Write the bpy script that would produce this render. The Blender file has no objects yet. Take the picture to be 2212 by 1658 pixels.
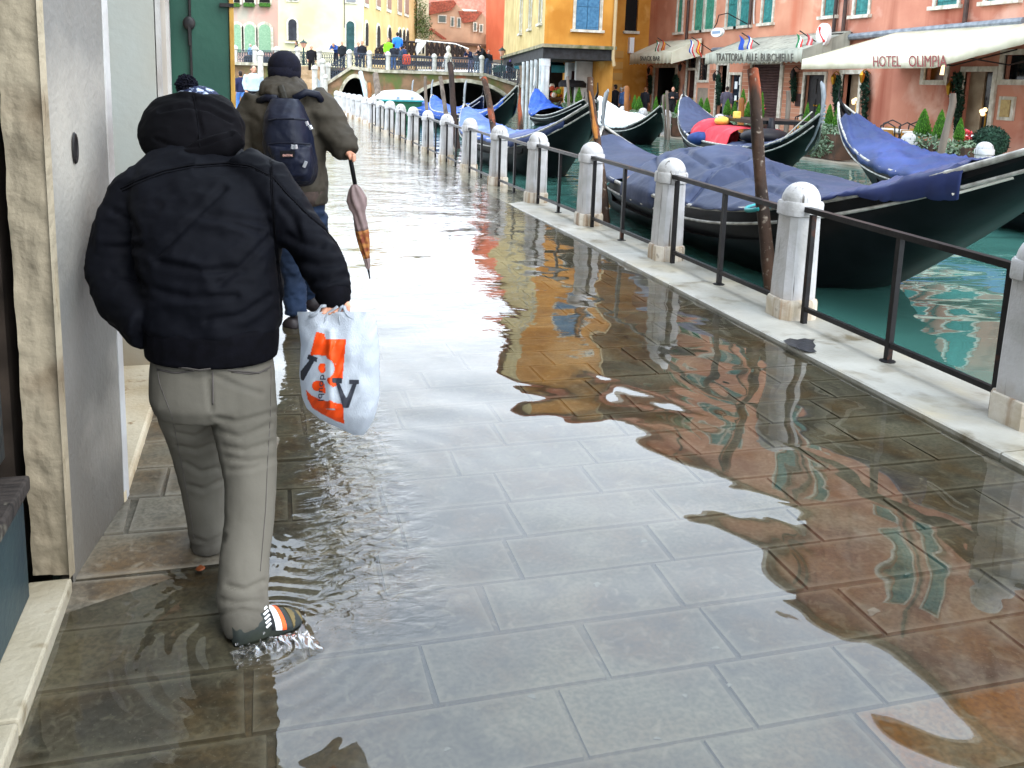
import bpy, bmesh, math, random
from mathutils import Vector, Matrix, noise
R=math.radians; PI=math.pi
rnd=random.Random(7)
S=bpy.context.scene
COL=S.collection
# ---------------------------------------------------------------- camera
# world axes: +X across the canal, +Y along the quay, water level z = 0
H=1.55; PITCH=R(9.83); ROLL=R(1.72); YAW=R(15.26); FPX=1900.0; PX=1076.0; PY=506.0; IW=2212.0; IH=1659.0
_f=Vector((0,math.cos(PITCH),-math.sin(PITCH))); _r0=Vector((1,0,0)); _u0=_r0.cross(_f)
_r=_r0*math.cos(ROLL)+_u0*math.sin(ROLL); _u=_r.cross(_f)
RZ=Matrix.Rotation(-YAW,3,'Z')
CF=RZ@_f; CR=RZ@_r; CU=RZ@_u
FWD=RZ@Vector((0,1,0)); RGT=RZ@Vector((1,0,0)); O=Vector((0,0,H))
cd=bpy.data.cameras.new('camera'); cam=bpy.data.objects.new('camera',cd); COL.objects.link(cam)
cam.matrix_world=Matrix(((CR.x,CU.x,-CF.x,0),(CR.y,CU.y,-CF.y,0),(CR.z,CU.z,-CF.z,H),(0,0,0,1)))
cd.sensor_width=36; cd.lens=36*FPX/IW; cd.shift_x=(IW/2-PX)/IW; cd.shift_y=-(IH/2-PY)/IW
cd.clip_start=0.05; cd.clip_end=2000
S.camera=cam
# ---------------------------------------------------------------- light
w=bpy.data.worlds.new('World'); S.world=w; w.use_nodes=True
nt=w.node_tree; nt.nodes.clear()
SUN_EL=R(52); SUN_ROT=R(150)
sky=nt.nodes.new('ShaderNodeTexSky'); sky.sky_type='NISHITA'; sky.sun_disc=False
sky.sun_elevation=SUN_EL; sky.sun_rotation=SUN_ROT; sky.air_density=1.0; sky.dust_density=4.0
mx=nt.nodes.new('ShaderNodeMixRGB'); mx.inputs[0].default_value=0.86
tc=nt.nodes.new('ShaderNodeTexCoord'); nz=nt.nodes.new('ShaderNodeTexNoise'); nz.inputs['Scale'].default_value=2.2; nz.inputs['Detail'].default_value=5
rp=nt.nodes.new('ShaderNodeValToRGB'); rp.color_ramp.elements[0].position=.3; rp.color_ramp.elements[1].position=.72
rp.color_ramp.elements[0].color=(.82,.86,.9,1); rp.color_ramp.elements[1].color=(1.08,1.08,1.08,1)
nt.links.new(tc.outputs['Generated'],nz.inputs['Vector']); nt.links.new(nz.outputs['Fac'],rp.inputs[0])
bg=nt.nodes.new('ShaderNodeBackground'); bg.inputs[1].default_value=0.1
ou=nt.nodes.new('ShaderNodeOutputWorld')
# overcast: whiter and brighter low down, cooler overhead
sz=nt.nodes.new('ShaderNodeSeparateXYZ'); nt.links.new(tc.outputs['Generated'],sz.inputs[0])
r2=nt.nodes.new('ShaderNodeValToRGB'); r2.color_ramp.elements[0].position=.05; r2.color_ramp.elements[1].position=.62
r2.color_ramp.elements[0].color=(17,17.4,17.8,1); r2.color_ramp.elements[1].color=(12.6,14.4,16.6,1)
mm2=nt.nodes.new('ShaderNodeMixRGB'); mm2.blend_type='MULTIPLY'; mm2.inputs[0].default_value=1
nt.links.new(sz.outputs[2],r2.inputs[0]); nt.links.new(rp.outputs[0],mm2.inputs[1]); nt.links.new(r2.outputs[0],mm2.inputs[2])
nt.links.new(sky.outputs[0],mx.inputs[1]); nt.links.new(mm2.outputs[0],mx.inputs[2]); nt.links.new(mx.outputs[0],bg.inputs[0]); nt.links.new(bg.outputs[0],ou.inputs[0])
sl=bpy.data.lights.new('sun','SUN'); sl.energy=.7; sl.angle=R(22); sl.color=(1,.97,.92)
so=bpy.data.objects.new('sun',sl); COL.objects.link(so)
_sd=Vector((math.sin(SUN_ROT)*math.cos(SUN_EL),math.cos(SUN_ROT)*math.cos(SUN_EL),math.sin(SUN_EL)))
so.rotation_euler=_sd.to_track_quat('Z','Y').to_euler(); so.location=(0,0,30)
S.view_settings.view_transform='Standard'; S.view_settings.look='None'; S.view_settings.exposure=1.55; S.view_settings.gamma=1
S.cycles.max_bounces=8; S.cycles.transparent_max_bounces=10
# ---------------------------------------------------------------- picking helpers (photo pixels, 2212 wide)
def ray(x,y): return CF*FPX+CR*(x-PX)-CU*(y-PY)
def grd(x,y,z=0.0):
    d=ray(x,y); return O+d*((z-H)/d.z)
def onX(x,y,X):
    d=ray(x,y); return O+d*(X/d.x)
def onY(x,y,Y):
    d=ray(x,y); return O+d*(Y/d.y)
def A(x,y,Z):                       # at forward distance Z
    d=ray(x,y); return O+d*(Z/d.dot(FWD))
def proj(p):
    q=p-O; k=q.dot(CF); return (PX+FPX*q.dot(CR)/k, PY-FPX*q.dot(CU)/k)
def camxy(cx,cz): return RGT*cx+FWD*cz
# ---------------------------------------------------------------- materials
def lin(c):
    if isinstance(c,str): c=tuple(int(c[i:i+2],16)/255 for i in (0,2,4))
    return tuple((v/12.92 if v<=.04045 else ((v+.055)/1.055)**2.4) for v in c)
_M={}
def M(name,c1,c2=None,scale=3.0,rough=.6,bump=0.0,bscale=25.0,metal=0.0,k=1.0,spec=.22,stretch=(1,1,1),streak=None,blotch=None,det=5,coat=0,ramp=(.35,.65),zdirt=None):
    """procedural principled material; c1/c2 hex albedo mixed by noise; streak=(hex,scale,lo,hi) vertical runs; blotch=(hex,scale,lo,hi)"""
    if name in _M: return _M[name]
    m=bpy.data.materials.new(name); m.use_nodes=True; n=m.node_tree; b=n.nodes['Principled BSDF']
    a=[v*k for v in lin(c1)]; b.inputs['Roughness'].default_value=rough; b.inputs['Metallic'].default_value=metal
    b.inputs['Specular IOR Level'].default_value=spec; b.inputs['Coat Weight'].default_value=coat
    t=n.nodes.new('ShaderNodeTexCoord'); L=n.links
    def mapped(s):
        mp=n.nodes.new('ShaderNodeMapping'); mp.inputs['Scale'].default_value=s; L.new(t.outputs['Object'],mp.inputs[0])
        oi=n.nodes.new('ShaderNodeObjectInfo'); sc=n.nodes.new('ShaderNodeMath'); sc.operation='MULTIPLY'; sc.inputs[1].default_value=37; L.new(oi.outputs['Random'],sc.inputs[0])
        L.new(sc.outputs[0],mp.inputs['Location']); return mp.outputs[0]
    def nz_(vec,sc,d=det,ds=0):
        x=n.nodes.new('ShaderNodeTexNoise'); x.inputs['Scale'].default_value=sc; x.inputs['Detail'].default_value=d; x.inputs['Distortion'].default_value=ds
        L.new(vec,x.inputs['Vector']); return x.outputs['Fac']
    def rampf(f,lo,hi):
        r=n.nodes.new('ShaderNodeMapRange'); r.inputs[1].default_value=lo; r.inputs[2].default_value=hi; L.new(f,r.inputs[0]); return r.outputs[0]
    cur=None
    if c2 is not None:
        mm=n.nodes.new('ShaderNodeMixRGB'); mm.inputs[1].default_value=(*a,1); mm.inputs[2].default_value=(*[v*k for v in lin(c2)],1)
        L.new(rampf(nz_(mapped(stretch),scale),*ramp),mm.inputs[0]); cur=mm.outputs[0]
    for st,sx in ((streak,(1,1,.06)),(blotch,(1,1,1))):
        if st:
            mm=n.nodes.new('ShaderNodeMixRGB')
            if cur is not None: L.new(cur,mm.inputs[1])
            else: mm.inputs[1].default_value=(*a,1)
            mm.inputs[2].default_value=(*lin(st[0]),1)
            L.new(rampf(nz_(mapped(sx),st[1],6,.3),st[2],st[3]),mm.inputs[0]); cur=mm.outputs[0]
    if zdirt:
        gp=n.nodes.new('ShaderNodeNewGeometry'); sx=n.nodes.new('ShaderNodeSeparateXYZ'); L.new(gp.outputs['Position'],sx.inputs[0])
        q=n.nodes.new('ShaderNodeMath'); q.operation='MULTIPLY_ADD'; L.new(nz_(mapped((1,1,.5)),zdirt[3],6,.6),q.inputs[0]); q.inputs[1].default_value=zdirt[4]; L.new(sx.outputs[2],q.inputs[2])
        mm=n.nodes.new('ShaderNodeMixRGB'); L.new(cur,mm.inputs[1]); mm.inputs[2].default_value=(*lin(zdirt[0]),1)
        r=n.nodes.new('ShaderNodeMapRange'); r.inputs[1].default_value=zdirt[2]; r.inputs[2].default_value=zdirt[1]; r.inputs[3].default_value=0; r.inputs[4].default_value=.85; L.new(q.outputs[0],r.inputs[0]); L.new(r.outputs[0],mm.inputs[0]); cur=mm.outputs[0]
    if cur is not None: L.new(cur,b.inputs['Base Color'])
    else: b.inputs['Base Color'].default_value=(*a,1)
    if bump:
        bp=n.nodes.new('ShaderNodeBump'); bp.inputs['Strength'].default_value=1; bp.inputs['Distance'].default_value=bump
        L.new(nz_(mapped((1,1,1)),bscale,6),bp.inputs['Height']); L.new(bp.outputs[0],b.inputs['Normal'])
    _M[name]=m; return m
# ---------------------------------------------------------------- objects
def tag(o,label=None,cat=None,group=None,kind=None):
    if label: o['label']=label
    if cat: o['category']=cat
    if group: o['group']=group
    if kind: o['kind']=kind
    return o
def empty(name,loc,label=None,cat=None,group=None,rz=0):
    o=bpy.data.objects.new(name,None); COL.objects.link(o); o.location=loc; o.rotation_euler=(0,0,rz); o.empty_display_size=.1
    return tag(o,label,cat,group)
class MB:
    def __init__(s): s.v=[]; s.f=[]
    def quad(s,*p):
        i=len(s.v); s.v+= [Vector(q) for q in p]; s.f.append(tuple(range(i,i+len(p)))); return s
    def box(s,c,d,rot=None,bev=0):
        c=Vector(c); h=Vector(d)/2; i=len(s.v)
        if bev:
            bm=bmesh.new(); bmesh.ops.create_cube(bm,size=1)
            for v in bm.verts: v.co=Vector((v.co.x*d[0],v.co.y*d[1],v.co.z*d[2]))
            bmesh.ops.bevel(bm,geom=bm.edges[:],offset=bev,segments=2,affect='EDGES',profile=.5)
            bm.verts.index_update()
            for v in bm.verts: s.v.append(c+((rot@v.co) if rot else v.co))
            for f in bm.faces: s.f.append(tuple(i+v.index for v in f.verts))
            bm.free(); return s
        for z in(-1,1):
            for x,y in((-1,-1),(1,-1),(1,1),(-1,1)):
                q=Vector((x*h.x,y*h.y,z*h.z)); s.v.append(c+((rot@q) if rot else q))
        for f in((3,2,1,0),(4,5,6,7),(0,1,5,4),(1,2,6,5),(2,3,7,6),(3,0,4,7)): s.f.append(tuple(i+k for k in f))
        return s
    def loft(s,rings,cap=True,close=True):
        i=len(s.v); n=len(rings[0])
        for r in rings: s.v+=[Vector(p) for p in r]
        for a in range(len(rings)-1):
            for b in range(n if close else n-1):
                c=(b+1)%n; s.f.append((i+a*n+b,i+a*n+c,i+(a+1)*n+c,i+(a+1)*n+b))
        if cap and close:
            s.f.append(tuple(i+b for b in reversed(range(n)))); s.f.append(tuple(i+(len(rings)-1)*n+b for b in range(n)))
        return s
    def tube(s,pts,rad,n=10,flat=None,up=None,cap=True):
        """tapered tube; flat = (ratio list) second radius factor"""
        pts=[Vector(p) for p in pts]; rad=rad if isinstance(rad,(list,tuple)) else [rad]*len(pts)
        rings=[]; prev=None
        for k,p in enumerate(pts):
            d=(pts[min(k+1,len(pts)-1)]-pts[max(k-1,0)]).normalized()
            if prev is None:
                u=Vector(up) if up is not None else (Vector((0,0,1)) if abs(d.z)<.9 else Vector((1,0,0)))
                u=(u-d*u.dot(d)).normalized()
            else: u=(prev-d*prev.dot(d)).normalized()
            prev=u; v=d.cross(u); r=rad[k]; fl=(flat[k] if isinstance(flat,(list,tuple)) else flat) if flat else 1
            rings.append([p+u*(r*math.cos(a))+v*(r*fl*math.sin(a)) for a in [2*PI*j/n for j in range(n)]])
        return s.loft(rings,cap)
    def lathe(s,c,prof,n=16,sq=None,rot=0):
        """prof [(r,z)], sq: superellipse-ish: list of 'squareness'"""
        c=Vector(c); rings=[]
        for k,(r,z) in enumerate(prof):
            ring=[]
            for j in range(n):
                a=2*PI*j/n+rot; q=sq[k] if sq else 0; m=1+q*(1/max(abs(math.cos(a-rot)),abs(math.sin(a-rot)))-1)
                m=min(m,1.14) if q else 1
                ring.append(c+Vector((r*m*math.cos(a),r*m*math.sin(a),z)))
            rings.append(ring)
        return s.loft(rings)
    def ell(s,c,r,rot=None,n=16,m=10):
        c=Vector(c); rings=[]
        for k in range(1,m):
            t=PI*k/m-PI/2
            ring=[]
            for j in range(n):
                a=2*PI*j/n; q=Vector((r[0]*math.cos(t)*math.cos(a),r[1]*math.cos(t)*math.sin(a),r[2]*math.sin(t)))
                ring.append(c+((rot@q) if rot else q))
            rings.append(ring)
        return s.loft(rings)
    def prism(s,poly,off):
        """polygon extruded by vector off"""
        off=Vector(off); return s.loft([[Vector(p) for p in poly],[Vector(p)+off for p in poly]])
    def grid(s,fn,nu,nv):
        i=len(s.v)
        for a in range(nu+1):
            for b in range(nv+1): s.v.append(Vector(fn(a/nu,b/nv)))
        for a in range(nu):
            for b in range(nv):
                k=i+a*(nv+1)+b; s.f.append((k,k+nv+1,k+nv+2,k+1))
        return s
    def mesh(s,name,smooth=False,center=None):
        me=bpy.data.meshes.new(name); c=center or Vector((0,0,0))
        me.from_pydata([tuple(v-c) for v in s.v],[],s.f); me.update()
        bm=bmesh.new(); bm.from_mesh(me); bmesh.ops.recalc_face_normals(bm,faces=bm.faces[:]); bm.to_mesh(me); bm.free()
        if smooth:
            me.polygons.foreach_set('use_smooth',[True]*len(me.polygons))
            if smooth!='all':
                try: me.set_sharp_from_angle(angle=R(smooth if isinstance(smooth,(int,float)) and smooth>1 else 40))
                except Exception: pass
        return me
    def build(s,name,mat,parent=None,smooth=False,local=False,thick=0,sub=0):
        """verts are world coordinates unless local (=parent space)"""
        if parent is not None and not local:
            mi=Matrix.Translation(parent.location)@Matrix.Rotation(parent.rotation_euler.z,4,'Z')
            if parent.parent is not None:
                g=parent.parent; mi=Matrix.Translation(g.location)@Matrix.Rotation(g.rotation_euler.z,4,'Z')@mi
            mi=mi.inverted(); s.v=[mi@v for v in s.v]
        c=None
        if parent is None and not local and s.v:
            mn=Vector([min(v[i] for v in s.v) for i in range(3)]); mxx=Vector([max(v[i] for v in s.v) for i in range(3)])
            c=Vector(((mn.x+mxx.x)/2,(mn.y+mxx.y)/2,mn.z))
        me=s.mesh(name,smooth,c); me.materials.append(mat)
        o=bpy.data.objects.new(name,me); COL.objects.link(o)
        if c is not None: o.location=c
        if parent is not None: o.parent=parent
        if thick:
            md=o.modifiers.new('s','SOLIDIFY'); md.thickness=thick; md.offset=0
        if sub:
            md=o.modifiers.new('u','SUBSURF'); md.levels=md.render_levels=sub
        return o
def bake(o):
    dg=bpy.context.evaluated_depsgraph_get(); me=bpy.data.meshes.new_from_object(o.evaluated_get(dg)); o.modifiers.clear(); old=o.data; o.data=me
    bpy.data.meshes.remove(old); return o
def fuse(o,vox,smooth=6,fac=.5):
    """remesh overlapping shells of one mesh into a single continuous surface"""
    a=o.modifiers.new('r','REMESH'); a.mode='VOXEL'; a.voxel_size=vox
    if smooth:
        b=o.modifiers.new('k','SMOOTH'); b.iterations=smooth; b.factor=fac
    bake(o); o.data.polygons.foreach_set('use_smooth',[True]*len(o.data.polygons)); return o
def setmat(o,m):
    o.data.materials.clear(); o.data.materials.append(m)
def text(body,tl,tr,bl,mat,parent,off=.006,name='lettering',depth=.004,squeeze=1.0,shear=0):
    """solid lettering laid on the rectangle tl-tr-bl"""
    cu=bpy.data.curves.new('t','FONT'); cu.body=body; cu.extrude=.01; cu.resolution_u=3
    o=bpy.data.objects.new('t',cu); COL.objects.link(o); dg=bpy.context.evaluated_depsgraph_get(); dg.update()
    me=bpy.data.meshes.new_from_object(o.evaluated_get(dg)); bpy.data.objects.remove(o); bpy.data.curves.remove(cu)
    xs=[v.co.x for v in me.vertices]; ys=[v.co.y for v in me.vertices]; x0,x1,y0,y1=min(xs),max(xs),min(ys),max(ys)
    tl,tr,bl=Vector(tl),Vector(tr),Vector(bl); U=tr-tl; V=tl-bl; N=U.cross(V).normalized()
    # one object per word: cluster faces by horizontal gaps
    iv=sorted((min(me.vertices[i].co.x for i in p.vertices),max(me.vertices[i].co.x for i in p.vertices)) for p in me.polygons)
    words=[]; a,b=iv[0]
    for c,d in iv[1:]:
        if c>b+.22: words.append((a,b)); a,b=c,d
        else: b=max(b,d)
    words.append((a,b)); o=None
    for a,b in words:
        mb=MB(); mp={}
        for p in me.polygons:
            cx=sum(me.vertices[i].co.x for i in p.vertices)/len(p.vertices)
            if not(a-.01<=cx<=b+.01): continue
            for i in p.vertices:
                if i not in mp:
                    v=me.vertices[i].co; mp[i]=len(mb.v); mb.v.append(bl+U*((v.x-x0)/(x1-x0))+V*((v.y-y0)/(y1-y0))+N*(off+v.z/.01*depth))
            mb.f.append(tuple(mp[i] for i in p.vertices))
        o=mb.build(name,mat,parent)
    bpy.data.meshes.remove(me); return o
ORD=['first','second','third','fourth','fifth','sixth','seventh','eighth','ninth','tenth','eleventh','twelfth','thirteenth','fourteenth','fifteenth','sixteenth','seventeenth','eighteenth','nineteenth','twentieth','twenty-first','twenty-second','twenty-third','twenty-fourth','twenty-fifth']
def copy_tree(o,loc=None,rz=None,label=None,group=None,parent=None,scale=None):
    c=o.copy(); COL.objects.link(c); c.parent=parent
    if loc is not None: c.location=loc
    if rz is not None: c.rotation_euler=(0,0,rz)
    if scale is not None: c.scale=(scale,scale,scale) if not isinstance(scale,tuple) else scale
    if label: c['label']=label
    if group: c['group']=group
    for ch in [k for k in bpy.data.objects if k.parent==o]: copy_tree(ch,parent=c)
    return c
def sm(a,b,x):
    t=min(1,max(0,(x-a)/(b-a))); return t*t*(3-2*t)
def interp(tab,x):
    if x<=tab[0][0]: return tab[0][1]
    for (a,u),(b,v) in zip(tab,tab[1:]):
        if x<=b: return u+(v-u)*(x-a)/(b-a)
    return tab[-1][1]
# ================================================================ ground, water
def zs(x,y):
    z=-.013-.006*sm(6,11,y)
    z+=.024*(1-sm(-.35,.42,x+.05*noise.noise(Vector((y*1.3,3.1,0)))))*sm(2.1,3.1,y)*(1-sm(9,13,y)*.7)
    z+=.004*(1-sm(-.55,-.1,x))*sm(1.2,2.2,y)
    z+=.004*noise.noise(Vector((x*.9,y*.7,.3)))
    return z
def wetstone():
    m=bpy.data.materials.new('wet_paving_stone'); m.use_nodes=True; n=m.node_tree; L=n.links; b=n.nodes['Principled BSDF']
    at=n.nodes.new('ShaderNodeAttribute'); at.attribute_name='slab'; sp=n.nodes.new('ShaderNodeSeparateColor'); L.new(at.outputs['Color'],sp.inputs[0])
    t=n.nodes.new('ShaderNodeNewGeometry')
    def nz_(sc,d=5,ds=0):
        x=n.nodes.new('ShaderNodeTexNoise'); x.inputs['Scale'].default_value=sc; x.inputs['Detail'].default_value=d; x.inputs['Distortion'].default_value=ds; L.new(t.outputs['Position'],x.inputs['Vector']); return x.outputs['Fac']
    def mix(f,a,c,mode='MIX'):
        q=n.nodes.new('ShaderNodeMixRGB'); q.blend_type=mode
        for i,v in ((0,f),(1,a),(2,c)):
            if isinstance(v,(int,float)): q.inputs[i].default_value=v if i==0 else (v,v,v,1)
            elif isinstance(v,tuple): q.inputs[i].default_value=(*v,1)
            else: L.new(v,q.inputs[i])
        return q.outputs[0]
    def mr(f,a,c,d=0,e=1):
        q=n.nodes.new('ShaderNodeMapRange'); q.inputs[1].default_value=a; q.inputs[2].default_value=c; q.inputs[3].default_value=d; q.inputs[4].default_value=e; L.new(f,q.inputs[0]); return q.outputs[0]
    base=mix(sp.outputs[0],lin('45413a'),lin('625d52'))
    base=mix(mr(nz_(3.5,6,.4),.42,.62),base,lin('5e4c35'))
    base=mix(mr(sp.outputs[2],.95,.97),base,lin('7a5226'))
    base=mix(mr(nz_(9,8,.2),.5,.72,0,.7),base,lin('2c2822'))
    base=mix(mr(nz_(1.7,5,.8),.48,.66,0,.55),base,lin('85806f'))
    base=mix(mr(nz_(70,6,.2),.40,.62,0,.42),base,lin('2a2620'))
    base=mix(mr(nz_(22,7,.8),.55,.75,0,.5),base,lin('8b8474'))
    base=mix(mr(nz_(140,3),.62,.72,0,.4),base,lin('857e6e'))
    base=mix(mr(sp.outputs[1],.25,1,0,.45),base,lin('857e70'))
    geo=n.nodes.new('ShaderNodeSeparateXYZ'); L.new(t.outputs['Position'],geo.inputs[0])
    base=mix(mr(geo.outputs[2],-.2,-.006,1,0),base,base)
    L.new(base,b.inputs['Base Color']); b.inputs['Specular IOR Level'].default_value=.35
    L.new(mr(nz_(5,4),.35,.65,.3,.6),b.inputs['Roughness'])
    bp=n.nodes.new('ShaderNodeBump'); bp.inputs['Strength'].default_value=1; bp.inputs['Distance'].default_value=.0008; L.new(nz_(30,6),bp.inputs['Height'])
    L.new(bp.outputs[0],b.inputs['Normal']); return m
WET=wetstone()
OCQ=grd(2185,1520)
def pavement(name,x0,x1,y0,y1,row,zf,mat,seed,wmin=.33,wmax=.62,fixed={}):
    r=random.Random(seed); V=[];F=[];C=[]
    y=y0; k=0
    while y<y1:
        yb=y+row; xs=fixed.get(round(y,2))
        if xs is None:
            xs=[x0]; x=x0+r.uniform(.15,wmax)
            while x<x1-.18: xs.append(x); x+=r.uniform(wmin,wmax)
            xs.append(x1)
        else: xs=[x0]+xs+[x1]
        yo=.003*math.sin(k*2.3)
        for a,b in zip(xs,xs[1:]):
            j=.006; e=.038; h=r.uniform(-.0012,.0012); t=r.random(); o=r.random()*.9; i=len(V)
            if a<=OCQ.x<b and y<=OCQ.y<yb: o=1
            sk=r.uniform(-.008,.008)
            P=[(a+j,y+j+yo),(b-j,y+j+yo),(b-j+sk,yb-j+yo),(a+j+sk,yb-j+yo)]
            Q=[(a+e,y+e+yo),(b-e,y+e+yo),(b-e+sk,yb-e+yo),(a+e+sk,yb-e+yo)]
            for px,py in P: V.append((px,py,zf(px,py)+h-.016)); C.append((t,1,o,1))
            for px,py in P: V.append((px+(.003 if px<(a+b)/2 else -.003),py+(.003 if py<(y+yb)/2 else -.003),zf(px,py)+h-.001)); C.append((t,1,o,1))
            for px,py in Q: V.append((px,py,zf(px,py)+h)); C.append((t,0,o,1))
            for u in range(4):
                w_=(u+1)%4; F.append((i+u,i+w_,i+4+w_,i+4+u)); F.append((i+4+u,i+4+w_,i+8+w_,i+8+u))
            F.append((i+8,i+9,i+10,i+11))
        y=yb; k+=1
    # joint bed
    n=int((y1-y0)/.5)+1; i=len(V)
    for a in range(n+1):
        for q in range(9):
            px=x0+(x1-x0)*q/8; py=y0+(y1-y0)*a/n; V.append((px,py,zf(px,py)-.009)); C.append((.0,0,0,1))
    for a in range(n):
        for q in range(8): F.append((i+a*9+q,i+a*9+q+1,i+(a+1)*9+q+1,i+(a+1)*9+q))
    me=bpy.data.meshes.new(name); me.from_pydata(V,[],F); ca=me.color_attributes.new('slab','FLOAT_COLOR','POINT')
    ca.data.foreach_set('color',[c for t in C for c in t]); me.materials.append(mat)
    o=bpy.data.objects.new(name,me); COL.objects.link(o); tag(o,kind='structure'); return o
ROW=.2555; Y0=1.955-ROW*8
fx={round(1.955+0*ROW,2):[-.05,.41,.88,1.27,1.75,2.3,2.75],round(1.955+ROW,2):[.1,.64,1.23,1.66,2.2,2.7],round(1.955-ROW,2):[.0,.72,1.17,1.55,2.1,2.6]}
pavement('pavement',-.62,3.1,Y0,46.5,ROW,zs,WET,4,fixed=fx)
def zk(x,y): return .028-.040*sm(7,13.5,y)+.002*noise.noise(Vector((x,y*.5,1)))
ISTRIA=M('kerb_white_stone','b9b7ae','98958a',2.2,.38,.0035,40,blotch=('6a6250',5,.56,.75),streak=('a39a84',3,.5,.8),k=.8)
mb=MB(); y=-1.5; r=random.Random(3)
while y<46:
    L_=r.uniform(1.2,1.9); n=6; e=.004
    rings=[]
    for a in range(n+1):
        yy=y+e+(L_-2*e)*a/n; z=zk(3.4,yy)
        rings.append([(3.085,yy,-.5),(3.085,yy,z-.008),(3.095,yy,z-.001),(3.4,yy,z+.001),(3.69,yy,z),(3.705,yy,z-.012),(3.705,yy,-1.2),(3.4,yy,-1.2)])
    mb.loft(rings); y+=L_
tag(mb.build('quay_kerb',ISTRIA,smooth=30),kind='structure')
# ground far behind quay, seabed sheet reaching the horizon
MUD=M('canal_bed_mud','2c3a30','20302a',1.5,.9)
mb=MB(); mb.quad((-900,-900,-1.3),(900,-900,-1.3),(900,900,-1.3),(-900,900,-1.3)); tag(mb.build('terrain',MUD),kind='structure')
CAMPO=M('campo_paving','8f8a80','6d685e',1.2,.45,.003,30)
mb=MB(); mb.box((-24.12,28.0,-.5),(47.0,37.0,1.004))
tag(mb.build('campo_ground',CAMPO),kind='structure')
FOOT=grd(560,1392); FOOT2=grd(440,1215); SHL=grd(760,1040)
def watermat(name,canal):
    m=bpy.data.materials.new(name); m.use_nodes=True; n=m.node_tree; L=n.links; n.nodes.clear()
    g=n.nodes.new('ShaderNodeNewGeometry'); out=n.nodes.new('ShaderNodeOutputMaterial')
    sx=n.nodes.new('ShaderNodeSeparateXYZ'); L.new(g.outputs['Position'],sx.inputs[0])
    def mt(op,*a):
        q=n.nodes.new('ShaderNodeMath'); q.operation=op
        for i,v in enumerate(a):
            if isinstance(v,(int,float)): q.inputs[i].default_value=v
            else: L.new(v,q.inputs[i])
        return q.outputs[0]
    def nz_(sc,A,d=2,st=(1,1,1),ds=0,rz=0):
        mp=n.nodes.new('ShaderNodeMapping'); mp.inputs['Scale'].default_value=st; mp.inputs['Rotation'].default_value=(0,0,rz); L.new(g.outputs['Position'],mp.inputs[0])
        x=n.nodes.new('ShaderNodeTexNoise'); x.inputs['Scale'].default_value=sc; x.inputs['Detail'].default_value=d; x.inputs['Distortion'].default_value=ds; x.inputs['Roughness'].default_value=.45; L.new(mp.outputs[0],x.inputs['Vector'])
        return mt('MULTIPLY',x.outputs['Fac'],A)
    def mr(f,a,c,d=0,e=1):
        q=n.nodes.new('ShaderNodeMapRange'); q.interpolation_type='SMOOTHSTEP'; q.inputs[1].default_value=a; q.inputs[2].default_value=c; q.inputs[3].default_value=d; q.inputs[4].default_value=e; L.new(f,q.inputs[0]); return q.outputs[0]
    def ring(c,lam,Aq,dec,r0=0):
        d=n.nodes.new('ShaderNodeVectorMath'); d.operation='DISTANCE'; L.new(g.outputs['Position'],d.inputs[0]); d.inputs[1].default_value=(c.x,c.y,0)
        r_=mt('ADD',d.outputs['Value'],nz_(3,.14,2))
        e=mt('EXPONENT',mt('MULTIPLY',d.outputs['Value'],-1/dec))
        return mt('MULTIPLY',mt('MULTIPLY',mt('SINE',mt('MULTIPLY',r_,2*PI/lam)),e),Aq)
    x,y=sx.outputs[0],sx.outputs[1]
    if canal:
        h=nz_(.62,.045,1,(1.0,2.1,1),.8,.3)
        h=mt('ADD',h,mt('MULTIPLY',nz_(3.2,.006,2,(1,2.0,1),.3),mr(y,4,9,.35,1)))
        h=mt('ADD',h,mt('MULTIPLY',nz_(9,.004,2,(1,1.6,1)),mr(y,8,20)))
    else:
        h=nz_(.95,.030,1,(1.0,1.0,1),.9,.2)
        h=mt('ADD',h,nz_(2.3,.0058,1.5,(1.1,.9,1),.6))
        far=mr(y,7.0,11.5)
        h=mt('ADD',h,mt('MULTIPLY',nz_(4.5,.011,3,(1,1.9,1),.4),far))
        h=mt('ADD',h,mt('MULTIPLY',nz_(15,.0035,3,(1,1.7,1),.3),far))
        # churned band by the shore line where people wade
        band=mt('MULTIPLY',mt('MULTIPLY',mr(x,.05,.3),mr(x,.34,.62,1,0)),mt('MULTIPLY',mr(y,2.0,2.7),mr(y,4.2,5.2,1,0)))
        h=mt('ADD',h,mt('MULTIPLY',nz_(14,.017,4,(1,1.7,1),.6),band))
        mid=mt('MULTIPLY',mr(x,-.3,.1),mt('MULTIPLY',mr(y,4.2,6.0),mr(x,1.2,2.4,1,0)))
        h=mt('ADD',h,mt('MULTIPLY',nz_(8,.0035,2,(1,1.9,1),.4),mid))
        h=mt('ADD',h,ring(FOOT,.055,.0016,.2))
        h=mt('ADD',h,ring(FOOT2,.06,.0010,.20))
        h=mt('ADD',h,ring(SHL,.16,.0020,.32))
    bp=n.nodes.new('ShaderNodeBump'); bp.inputs['Strength'].default_value=1; bp.inputs['Distance'].default_value=1; L.new(h,bp.inputs['Height'])
    fr=n.nodes.new('ShaderNodeFresnel'); fr.inputs['IOR'].default_value=1.38 if canal else 1.56; L.new(bp.outputs[0],fr.inputs['Normal'])
    gl=n.nodes.new('ShaderNodeBsdfGlossy'); gl.inputs['Roughness'].default_value=.012; L.new(bp.outputs[0],gl.inputs['Normal']); gl.inputs['Color'].default_value=(1,1,1,1)
    mxs=n.nodes.new('ShaderNodeMixShader')
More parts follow.
